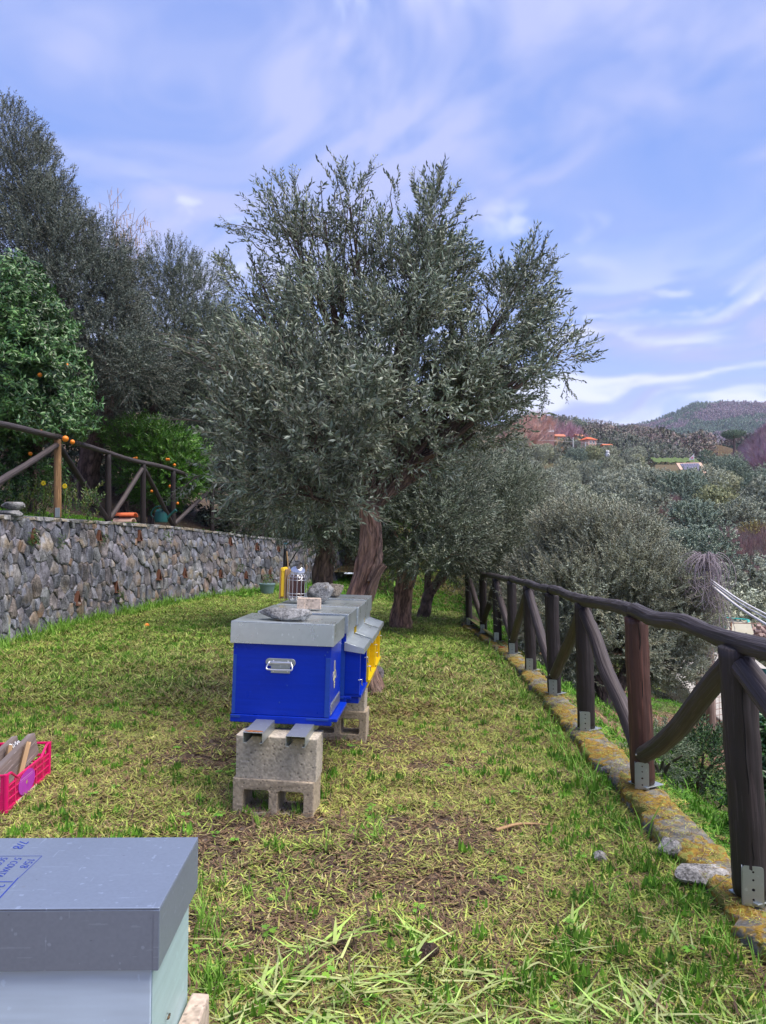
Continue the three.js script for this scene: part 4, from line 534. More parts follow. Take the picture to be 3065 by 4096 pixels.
// ------------------------------------------------------------------ small things on the lawn and by the wall
{
  const g = new THREE.SphereGeometry(0.038, 20, 14); worn(g, 0.0008, 60); const fruit = (name, label, pos, group, s = 1) => { const t = thing(name, label, 'orange', pos, group); part('peel', g, M.orange, t).scale.setScalar(s); part('stalk_end', move(new THREE.CylinderGeometry(0.004, 0.006, 0.003, 8), 0, 0.037 * s, 0), std({ c: [0.12, 0.14, 0.03] }), t); return t; };
  const o = onPlane(587, 2507, 0.02); o.y = lawnY(o.x, o.z) + 0.034; fruit('fallen_orange', 'single ripe orange lying on the lawn in front of the stone wall', o);
  // hanging oranges: on the large orange tree, then on the low mandarin tree
  const hang = [[262, 1755, 11.0, 1.15, 'big ripe orange hanging just over the pale new fence post'], [290, 1768, 11.1, 0.9, 'orange half behind leaves right of the pale fence post top'], [270, 1463, 12.0, 1, 'orange high in the orange tree near its right side'], [205, 1418, 11.95, 0.95, 'orange highest in the orange tree'], [160, 1500, 11.75, 0.9, 'orange in shade amid the orange tree'], [165, 1722, 11.5, 0.85, 'orange close above the left end of the upper fence rail'], [122, 1815, 11.8, 0.8, 'orange low in the orange tree under the fence rail']];
  for (const [px, py, d, s, l] of hang) fruit('hanging_orange', l, P(px, py, d), 'oranges on the large orange tree', s);
  const man = [[668, 1838, 16.05, 'first of the paired mandarins at the right of the low tree'], [675, 1838, 16.05, 'second of the paired mandarins at the right of the low tree'], [698, 1860, 16.05, 'mandarin at the right edge of the low tree'], [545, 1832, 16.05, 'mandarin just above the fence rail'], [607, 1965, 16.05, 'mandarin between two braces'], [710, 2013, 16.05, 'lowest mandarin, beside a fence post'], [537, 1834, 16.05, 'mandarin left of another above the fence rail'], [680, 1945, 16.05, 'mandarin behind the fourth post of the upper fence']];
  for (const [px, py, d, l] of man) fruit('mandarin', l, P(px, py, d), 'mandarins on the low tree', 0.82);

  const pot = thing('flower_pot', 'blue-grey plastic flower pot on the grass against the stone wall', 'flower pot', P(1069, 2378, 18.2)); pot.position.y = lawnY(pot.position.x, pot.position.z);
  part('pot', new THREE.LatheGeometry([[0, 0], [0.135, 0], [0.14, 0.01], [0.178, 0.20], [0.19, 0.205], [0.192, 0.245], [0.18, 0.25], [0.17, 0.24], [0.165, 0.21], [0, 0.205]].map(([a, b]) => new THREE.Vector2(a, b)), 32), std({ c: [0.16, 0.25, 0.28], roughness: 0.55 }), pot);

  const pa = P(1134, 2330, 19.2), pb = P(1140, 2192, 19.2), stand = thing('standpipe', 'garden standpipe with tap and black hoses against the stone wall', 'standpipe', V3(pa.x, -0.1, pa.z));
  wpart('pipe', limb([V3(pa.x, -0.1, pa.z), pb.clone().lerp(pa, 0.5), pb], [0.03, 0.03, 0.03], { rad: 10, seg: 8, rough: 0 }), M.black, stand);
  wpart('tap', merge([move(new THREE.CylinderGeometry(0.035, 0.035, 0.09, 12), pb.x, pb.y + 0.03, pb.z), move(new THREE.CylinderGeometry(0.018, 0.018, 0.12, 10), pb.x + 0.02, pb.y + 0.02, pb.z + 0.06, Math.PI / 2), move(new THREE.BoxGeometry(0.09, 0.02, 0.02), pb.x, pb.y + 0.09, pb.z)]), M.galv, stand);
  wpart('tap_lever', move(new THREE.BoxGeometry(0.1, 0.022, 0.03), pb.x + 0.03, pb.y + 0.115, pb.z, 0, 0.5, 0), std({ c: [0.05, 0.35, 0.5], roughness: 0.5 }), stand);
  wpart('hose', [tube([pb.clone().add(V3(0.06, 0, 0.1)), P(1147, 2240, 19), P(1141, 2300, 19), P(1137, 2340, 19)], 0.022, 30, 8), tube([P(1192, 2198, 19), P(1172, 2232, 19), P(1150, 2275, 19), P(1140, 2320, 19)], 0.016, 30, 8)], M.black, stand);
  const cane = sh(new THREE.Mesh(limb([P(1156, 2335, 18.9), P(1152, 2260, 18.95), P(1147, 2205, 19)], [0.02, 0.019, 0.017], { rad: 8, seg: 10, rough: 0.05 }), M.plankTan)); cane.name = numbered('wooden_cane'); scene.add(cane); tag(cane, 'pale wooden cane leaning on the wall beside the standpipe', 'cane');

  // roof tiles on the wall head
  const tileG = (len, r) => { const g = [], n = 14; const outer = [], inner = []; for (let i = 0; i <= n; i++) { const a = Math.PI * i / n; outer.push([Math.cos(a) * r, Math.sin(a) * r * 0.8]); inner.push([Math.cos(a) * (r - 0.014), Math.sin(a) * (r * 0.8 - 0.014)]); } const s = new THREE.Shape(); [...outer, ...inner.reverse()].forEach(([x, y], i) => i ? s.lineTo(x, y) : s.moveTo(x, y)); const e = new THREE.ExtrudeGeometry(s, { depth: len, bevelEnabled: false }); e.translate(0, 0, -len / 2); return metricUV(e); };
  [['pale pink curved roof tile lying on the head of the stone wall', 498, 2088, 13.62, [0.78, 0.52, 0.42], 0, 0], ['orange curved roof tile resting on the pale pink one', 506, 2066, 13.62, [0.75, 0.16, 0.06], 0.02, -0.12]].forEach(([l, px, py, d, c, dy, rz], i) => { const m = sh(new THREE.Mesh(tileG(0.36, 0.085), std({ c, roughness: 0.8 }))); m.name = numbered('roof_tile'); m.position.copy(P(px, py, d)); m.rotation.set(0, 1.35, rz, 'YXZ'); scene.add(m); tag(m, l, 'roof tile'); });
  rock('stone_slab', 'dark grey flat stone on the wall head at the far left, upper of two', 'stone', P(52, 2040, 9.75).add(V3(0, 0, 0)), [0.15, 0.075, 0.12], 51, M.rockGrey, 0.4, 0, 0.3);
  rock('stone_slab', 'grey flat stone on the wall head at the far left, lower of two', 'stone', P(40, 2066, 9.7), [0.17, 0.06, 0.13], 52, M.rockGrey, 0.1, 0, 0.35);
  { const t = thing('watering_can', 'dark teal plastic watering can on the terrace behind the fence brace', 'watering can', P(645, 2090, 15.4)); part('body', new THREE.LatheGeometry([[0, 0], [0.12, 0], [0.13, 0.02], [0.12, 0.2], [0.09, 0.26], [0, 0.27]].map(([a, b]) => new THREE.Vector2(a, b)), 20), std({ c: [0.01, 0.09, 0.09], roughness: 0.4 }), t); part('spout', limb([V3(0.1, 0.06, 0), V3(0.2, 0.17, 0), V3(0.3, 0.25, 0)], [0.025, 0.02, 0.035], { rad: 10, rough: 0 }), std({ c: [0.01, 0.09, 0.09], roughness: 0.4 }), t); part('handle', tube([V3(-0.1, 0.05, 0), V3(-0.2, 0.16, 0), V3(-0.12, 0.3, 0), V3(0, 0.32, 0), V3(0.06, 0.25, 0)], 0.012, 24, 8), std({ c: [0.01, 0.09, 0.09], roughness: 0.4 }), t); }
  // rocks by the kerb
  const onLawn = (px, py, s = 0) => { const q = onPlane(px, py, -0.02); const k = onPlane(px, py, lawnY(q.x, q.z)); k.y = lawnY(k.x, k.z) - s; return k; };
  rock('lawn_stone', 'whitish stone half sunk at the inner edge of the mossy kerb', 'stone', onLawn(2690, 3440, -0.006), [0.06, 0.05, 0.05], 61, M.rockPale, 0.3, 0, 0.2);
  rock('kerb_stone', 'broad flat grey stone set in the kerb left of the nearest fence shoe', 'stone', onLawn(2815, 3545, -0.012), [0.1, 0.05, 0.07], 62, M.rockPale, 0.3, 0, 0.4);
  rock('pebble', 'small rounded grey stone alone on the grass near the kerb', 'stone', onLawn(2398, 3452, -0.006), [0.034, 0.03, 0.03], 63, M.rockPale, 0.8, 0, 0.2);
  rock('kerb_slab', 'pale flat slab jutting from the kerb by the reddish post', 'stone', onLawn(2470, 3120, -0.05), [0.10, 0.035, 0.05], 64, M.rockGrey, 0.2, 0, 0.45);
  rock('soil_clod', 'dark clod of earth on the cut grass at the bottom of the lawn', 'clod', onLawn(1712, 3852, 0.004), [0.036, 0.036, 0.03], 65, std({ c: [0.5, 0.42, 0.4], map: T.soil, bumpMap: T.soilB, bumpScale: 0.02, roughness: 1 }), 0.3, 0.1, 0.05);
  rock('root_stump', 'gnarled woody root stump rising from the grass behind the hives', 'stump', onLawn(1503, 2720, 0.03), [0.075, 0.105, 0.10], 66, std({ c: [0.36, 0.31, 0.32], map: T.rock, bumpMap: T.rockB, bumpScale: 0.03, roughness: 0.95 }), 0.3, 0, 0.0);
  const hose = sh(new THREE.Mesh(tube([[1560, 2520], [1640, 2552], [1730, 2583], [1830, 2615], [1920, 2655], [2010, 2668], [2080, 2664], [2140, 2678], [2190, 2712], [2222, 2762]].map(([px, py]) => { const q = onLawn(px, py, -0.012); return q; }), 0.0125, 90, 8), M.black)); hose.name = numbered('irrigation_hose'); scene.add(hose); tag(hose, 'black irrigation hose snaking over the lawn to the fence', 'hose');
  const pq = onLawn(2006, 2600); const pipe = sh(new THREE.Mesh(new THREE.LatheGeometry([[0.03, -0.05], [0.03, 0.06], [0.036, 0.062], [0.036, 0.1], [0.031, 0.1], [0.028, 0.06], [0.028, -0.05]].map(([a, b]) => new THREE.Vector2(a, b)), 18), std({ c: [0.34, 0.10, 0.04], roughness: 0.5 }))); pipe.name = numbered('drain_pipe'); pipe.position.copy(pq); scene.add(pipe); tag(pipe, 'short red-brown plastic pipe sticking out of the grass by the fence', 'pipe');
  const st = sh(new THREE.Mesh(limb([onLawn(1985, 3330, -0.02), onLawn(2080, 3318, -0.03), onLawn(2200, 3322, -0.025)], [0.008, 0.007, 0.003], { rad: 7, seg: 14, rough: 0.1 }), M.plankTan)); st.name = numbered('dry_stalk'); scene.add(st); tag(st, 'long dry straw stalk lying across the right side of the lawn', 'stalk');
}

// ------------------------------------------------------------------ rustic fence on the wall head
{
  const dw = (px) => { let i = 1; while (i < WALLP.length - 1 && px > WALLP[i][0]) i++; const [x0, , , d0] = WALLP[i - 1], [x1, , , d1] = WALLP[i]; return lerp(d0, d1, (px - x0) / (x1 - x0)) + 0.28; };
  const ps = [[-190, 1668, 2066], [231, 1757, 2070], [433, 1818, 2090], [573, 1858, 2098], [693, 1885, 2108], [848, 1940, 2126], [950, 1968, 2138], [1047, 1995, 2150], [1130, 2020, 2160]].map(([px, t, b]) => { const d = dw(px); return { t: P(px, t, d), b: P(px, b, d) }; });
  const f = thing('wooden_fence', 'dark rustic pole fence with one pale new post, along the head of the stone wall', 'fence', ps[3].b);
  ps.forEach((p, i) => { wpart('post', limb([p.b, p.b.clone().lerp(p.t, 0.5), p.t], [0.053, 0.052, 0.05], { rad: 12, seg: 10, rough: 0.03, seed: i }), i === 1 ? M.newPost : M.post, f, i === 1 ? 'pale new wooden post' : undefined); });
  { const p = ps[1], g = box(0.07, 0.14, 0.012, p.b.x + 0.02, p.b.y + 0.07, p.b.z + 0.055, 0.002); wpart('post_shoe', g, M.galv, f); }
  const br = (a, b, s) => { const A = ps[a].t.clone().lerp(ps[a].b, 0.08), B = ps[b].b.clone().lerp(ps[b].t, 0.06), d = B.clone().sub(A).setY(0).normalize(); A.addScaledVector(d, 0.05); B.addScaledVector(d, -0.06); wpart('brace', limb(wobble(A, B, 3, 0.015, s), [0.042, 0.044, 0.042], { rad: 10, seg: 16, rough: 0.07, seed: s }), s % 2 ? M.brace : M.post, f); };
  br(1, 0, 71); br(1, 2, 72); br(3, 2, 73); br(3, 4, 74); br(5, 4, 75); br(5, 6, 76); br(7, 6, 77); br(7, 8, 78);
  const rl = [[0, 1], [1, 3], [3, 5], [5, 8]]; rl.forEach(([a, b], k) => { const pts = []; for (let i = a; i <= b; i++) { pts.push(ps[i].t.clone().add(V3(0, 0.03, 0))); if (i < b) pts.push(ps[i].t.clone().lerp(ps[i + 1].t, 0.5).add(V3(0.02 * n2(i, 3), 0.03 + 0.02 * n2(i, 7), 0))); } if (k === 0) pts.unshift(pts[0].clone().add(V3(-0.6, 0.1, 1.2))); wpart('rail', limb(pts, [0.045, 0.04, 0.043], { rad: 10, seg: 26, rough: 0.1, seed: k + 90 }), M.rail, f); });
}

// ------------------------------------------------------------------ leaves, sprigs, crowns
function soup() { const p = [], c = [], n = []; return { p, c, tri(a, b, d, col) { for (const q of [a, b, d]) { p.push(q.x, q.y, q.z); c.push(col[0], col[1], col[2]); } }, geo() { const g = new THREE.BufferGeometry(); g.setAttribute('position', new THREE.Float32BufferAttribute(p, 3)); g.setAttribute('color', new THREE.Float32BufferAttribute(c, 3)); g.computeVertexNormals(); return g; } }; }
function leafInto(s, base, dir, side, L, W, col, fold = 0.18, curl = 0) { // a lance-shaped leaf creased along its midrib
  const up = dir.clone().cross(side).normalize(), tip = base.clone().addScaledVector(dir, L).addScaledVector(up, -curl * L), mid = base.clone().addScaledVector(dir, L * 0.45).addScaledVector(up, curl * L * 0.12), l = mid.clone().addScaledVector(side, W / 2).addScaledVector(up, fold * W), r = mid.clone().addScaledVector(side, -W / 2).addScaledVector(up, fold * W);
  s.tri(base, mid, l, col); s.tri(mid, tip, l, col); s.tri(base, r, mid, col); s.tri(mid, r, tip, col);
}
function leaf2(s, base, dir, side, L, W, col) { const m = base.clone().addScaledVector(dir, L * 0.45), up = dir.clone().cross(side); const l = m.clone().addScaledVector(side, W / 2).addScaledVector(up, W * 0.2), r = m.clone().addScaledVector(side, -W / 2).addScaledVector(up, W * 0.2), t = base.clone().addScaledVector(dir, L); s.tri(base, t, l, col); s.tri(base, r, t, col); }
function sprig(seed, o) { // a twig along +y with leaves in pairs
  const { len = 0.3, pairs = 8, L = 0.055, W = 0.013, cols, twig = [0.16, 0.14, 0.11], tw = 0.0022, open = 0.75, fine = true, curve = 0.06, droop = 0 } = o, r = rng(seed), s = soup();
  const at = (t) => V3(curve * len * Math.sin(t * 2.4 + seed), t * len, curve * len * Math.sin(t * 1.9 + seed * 2));
  for (let k = 0; k < 3; k++) { const a = at(k / 3), b = at((k + 1) / 3); for (let j = 0; j < 3; j++) { const f = j * 2.094, g = f + 2.094, u = V3(Math.cos(f) * tw, 0, Math.sin(f) * tw), v = V3(Math.cos(g) * tw, 0, Math.sin(g) * tw); s.tri(a.clone().add(u), b.clone().add(u), b.clone().add(v), twig); s.tri(a.clone().add(u), b.clone().add(v), a.clone().add(v), twig); } }
  for (let k = 0; k < pairs; k++) { const t = (k + 0.6 + 0.4 * r()) / pairs, b = at(Math.min(1, t)), ph = k * 1.57 + r() * 0.9; for (let j = 0; j < 2; j++) { const f = ph + j * Math.PI + (r() - 0.5) * 0.7, el = open * (0.6 + 0.8 * r()), dir = V3(Math.cos(f) * Math.sin(el), Math.cos(el) - droop * r(), Math.sin(f) * Math.sin(el)).normalize(), side = dir.clone().cross(V3(r() - 0.5, 1 + r(), r() - 0.5)).normalize().applyAxisAngle(dir, (r() - 0.5) * 1.2), q = cols[Math.floor(r() * cols.length)], m = 0.8 + 0.4 * r(), size = 0.75 + 0.45 * r(); (fine ? leafInto : leaf2)(s, b, dir, side, L * size, W * size, q.map((x) => x * m)); } }
  return s.geo();
}
const OLIVE = [[0.094, 0.127, 0.078], [0.110, 0.145, 0.084], [0.078, 0.108, 0.075], [0.130, 0.160, 0.101], [0.098, 0.130, 0.082], [0.296, 0.325, 0.254], [0.236, 0.269, 0.202]];
const OLIVE2 = [[0.135, 0.144, 0.108], [0.158, 0.168, 0.128], [0.108, 0.118, 0.09], [0.185, 0.192, 0.15], [0.27, 0.28, 0.235]];
const DARK = [[0.043, 0.064, 0.049], [0.055, 0.078, 0.058], [0.072, 0.096, 0.072], [0.113, 0.138, 0.109], [0.160, 0.181, 0.145]];
const CITRUS = [[0.031, 0.090, 0.020], [0.041, 0.112, 0.025], [0.025, 0.073, 0.018], [0.063, 0.148, 0.036], [0.085, 0.170, 0.044]];
const MAND = [[0.055, 0.165, 0.017], [0.083, 0.231, 0.022], [0.044, 0.132, 0.015], [0.121, 0.286, 0.033]];
const SP = {
  olive: [1, 2, 3, 4, 33].map((k) => sprig(k, { cols: k === 33 ? OLIVE.map((c) => c.map((x, i) => x * 1.2 + [0.03, 0.034, 0.03][i])) : OLIVE, len: [0.26, 0.3, 0.22, 0.27, 0.25][k % 5], pairs: [9, 10, 8, 9, 11][k % 5], L: [0.052, 0.047, 0.055, 0.05, 0.046][k % 5], W: 0.0158, open: [0.75, 0.6, 0.9, 0.8, 0.7][k % 5], curve: [0.06, 0.14, 0.1, 0.04, 0.16][k % 5] })),
  oliveBack: [5, 6].map((k) => sprig(k, { cols: OLIVE, len: 0.34, pairs: 10, L: 0.062, W: 0.016, fine: false })),
  grey: [7, 8, 9].map((k) => sprig(k, { cols: OLIVE2, len: 0.27, pairs: 13, L: 0.044, W: 0.0135, fine: false, open: 0.85, curve: 0.12, twig: [0.24, 0.21, 0.17], tw: 0.0032 })),
  dark: [10, 11, 12].map((k) => sprig(k, { cols: DARK, len: 0.36, pairs: 11, L: 0.06, W: 0.0155, fine: false })),
  citrus: [13, 14, 15].map((k) => sprig(k, { cols: CITRUS, len: 0.24, pairs: 6, L: 0.115, W: 0.046, open: 1.1, droop: 0.9 })),
  mandarin: [16, 17].map((k) => sprig(k, { cols: MAND, len: 0.24, pairs: 8, L: 0.085, W: 0.026, open: 0.9 })),
  far: [18, 19, 20].map((k) => sprig(k, { cols: OLIVE2, len: 0.40, pairs: 9, L: 0.17, W: 0.085, open: 1.0, fine: false })),
  farDark: [21, 22].map((k) => sprig(k, { cols: DARK.map((c) => c.map((x) => x * 1.25)), len: 0.5, pairs: 8, L: 0.18, W: 0.09, open: 1.0, fine: false })),
  green: [23, 24].map((k) => sprig(k, { cols: [[0.06, 0.13, 0.02], [0.09, 0.17, 0.03], [0.05, 0.10, 0.03]], len: 0.3, pairs: 7, L: 0.07, W: 0.028, fine: false })),
  yellow: [25, 26].map((k) => sprig(k, { cols: [[0.32, 0.24, 0.03], [0.24, 0.22, 0.05], [0.2, 0.2, 0.07]], len: 0.4, pairs: 8, L: 0.09, W: 0.035, fine: false })),
  mimosa: [27].map((k) => sprig(k, { cols: [[0.62, 0.38, 0.01], [0.5, 0.3, 0.01], [0.2, 0.2, 0.04]], len: 0.5, pairs: 10, L: 0.1, W: 0.06, fine: false })),
  bare: [28, 29].map((k) => { const s = soup(), r = rng(k); for (let i = 0; i < 16; i++) { const a = V3((r() - 0.5) * 0.15, r() * 0.3, (r() - 0.5) * 0.15), b = a.clone().add(V3((r() - 0.5) * 0.5, 0.25 + 0.5 * r(), (r() - 0.5) * 0.5)), w = V3(0.006 + 0.005 * r(), 0, 0.006), c = [0.34 + 0.1 * r(), 0.27, 0.29]; s.tri(a, b, a.clone().add(w), c); const m = a.clone().lerp(b, 0.5); s.tri(m, m.clone().add(V3((r() - 0.5) * 0.3, 0.25, (r() - 0.5) * 0.3)), m.clone().add(w), c); } return s.geo(); }),
  barePink: [30, 31].map((k) => { const s = soup(), r = rng(k); for (let i = 0; i < 18; i++) { const a = V3((r() - 0.5) * 0.15, r() * 0.3, (r() - 0.5) * 0.15), b = a.clone().add(V3((r() - 0.5) * 0.4, 0.3 + 0.5 * r(), (r() - 0.5) * 0.4)), w = V3(0.012 + 0.005 * r(), 0, 0.008), c = [0.50 + 0.1 * r(), 0.34, 0.28]; s.tri(a, b, a.clone().add(w), c); } return s.geo(); }),
};
const UPQ = V3(0, 1, 0);
function instances(name, geo, mat, list, parent) { const m = sh(new THREE.InstancedMesh(geo, mat, list.length)), c = new THREE.Color(); list.forEach((q, i) => { m.setMatrixAt(i, q.m); c.setRGB(q.c[0], q.c[1], q.c[2]); m.setColorAt(i, c); }); m.name = name; m.userData.kind = 'stuff'; (parent || scene).add(m); return m; }
// lobes: [px, py, distance, half width px, half height px, half depth m, weight]
function lobeOf([px, py, d, rx, ry, rz, w = 1]) { return { c: P(px, py, d), rx: rx / F * d, ry: ry / F * d, rz: rz ?? rx / F * d, w }; }
function crown(t, lobes, count, sprigs, mat, o = {}) {
  if (o.shrink) lobes = lobes.map((l) => ({ ...l, rx: Math.max(l.rx * 0.45, l.rx - o.shrink), ry: Math.max(l.ry * 0.45, l.ry - o.shrink), rz: l.rz }));
  const { seed = 1, shell = 0.55, size = [0.8, 1.25], up = 0.45, tint = [1, 1, 1], vary = 0.25, hole = 0.12, hf = 1.6, world = true, center } = o, r = rng(seed), lists = sprigs.map(() => []), off = t.position;
  const wt = lobes.map((l) => l.w * (l.rx * l.ry + l.ry * l.rz + l.rx * l.rz)), tot = wt.reduce((a, b) => a + b, 0), q = new THREE.Quaternion(), cc = lobes.reduce((a, l) => a.add(l.c), V3()).multiplyScalar(1 / lobes.length);
  let made = 0, guard = 0; while (made < count && guard++ < count * 6) {
    let k = r() * tot, i = 0; while (i < lobes.length - 1 && (k -= wt[i]) > 0) i++; const l = lobes[i];
    const z = 2 * r() - 1, a = r() * 6.283, h = Math.sqrt(1 - z * z), d = V3(h * Math.cos(a), z, h * Math.sin(a)), rad = lerp(Math.cbrt(r()), 1, r() < shell ? 0.75 + 0.3 * r() : 0) * (1 + 0.13 * r() * (r() < 0.2 ? 1 : 0));
    const p = V3(l.c.x + d.x * l.rx * rad, l.c.y + d.y * l.ry * rad, l.c.z + d.z * l.rz * rad);
    if (n3(p.x * hf, p.y * hf, p.z * hf) + 0.5 * n3(p.x * hf * 2.3, p.y * hf * 2.3, p.z * hf * 2.3) < -0.75 + hole * 2) continue;
    const dir = d.clone().multiplyScalar(0.65).add(p.clone().sub(cc).normalize().multiplyScalar(0.35)).add(V3((r() - 0.5) * 1.1, up + (r() - 0.5) * 0.9, (r() - 0.5) * 1.1)).normalize();
    q.setFromUnitVectors(UPQ, dir); q.multiply(new THREE.Quaternion().setFromAxisAngle(UPQ, r() * 6.283)); const s = lerp(size[0], size[1], r()), v = 1 + vary * (n3(p.x * 1.1, p.y * 1.1, p.z * 1.1 + seed) + (r() - 0.5)), warm = 1 + 0.12 * (r() - 0.5);
    lists[Math.floor(r() * lists.length)].push({ m: M4().compose(p.sub(off), q, V3(s, s, s)), c: [tint[0] * v * warm, tint[1] * v, tint[2] * v / warm] }); made++;
  }
  lists.forEach((l, i) => l.length && instances('crown', sprigs[i], mat, l, t));
}
function branchTo(a, b, r0, r1, s, sag = 0.1) { const m = a.clone().lerp(b, 0.5).add(V3(sag * n2(s, 1), sag * Math.abs(n2(s, 2)), sag * n2(s, 3))), k = a.clone().lerp(b, 0.25).add(V3(sag * 0.6 * n2(s, 5), sag * 0.3, sag * 0.6 * n2(s, 6))); return limb([a, k, m, b], [r0, lerp(r0, r1, 0.5), r1], { rad: 7, seg: 14, rough: 0.1, seed: s, cap: false }); }
function branches(t, fork, lobes, n, r0, mat, seed) { // boughs to each lobe and thinner shoots inside it
  const r = rng(seed), g = []; lobes.forEach((l, i) => { g.push(branchTo(fork, l.c, r0 * (0.6 + 0.4 * l.w), 0.010, seed + i, 0.18)); for (let k = 0; k < n; k++) { const d = V3(r() - 0.5, r() - 0.25, r() - 0.5).normalize(), a = fork.clone().lerp(l.c, 0.55 + 0.45 * r()), b = V3(l.c.x + d.x * l.rx * 0.92, l.c.y + d.y * l.ry * 0.92, l.c.z + d.z * l.rz * 0.92); g.push(branchTo(a, b, 0.011, 0.003, seed + i * 13 + k, 0.09)); } }); wpart('branches', merge(g), mat, t).userData.kind = 'stuff';
}
function groundAt(px, py, d) { const p = P(px, py, d); return p; }

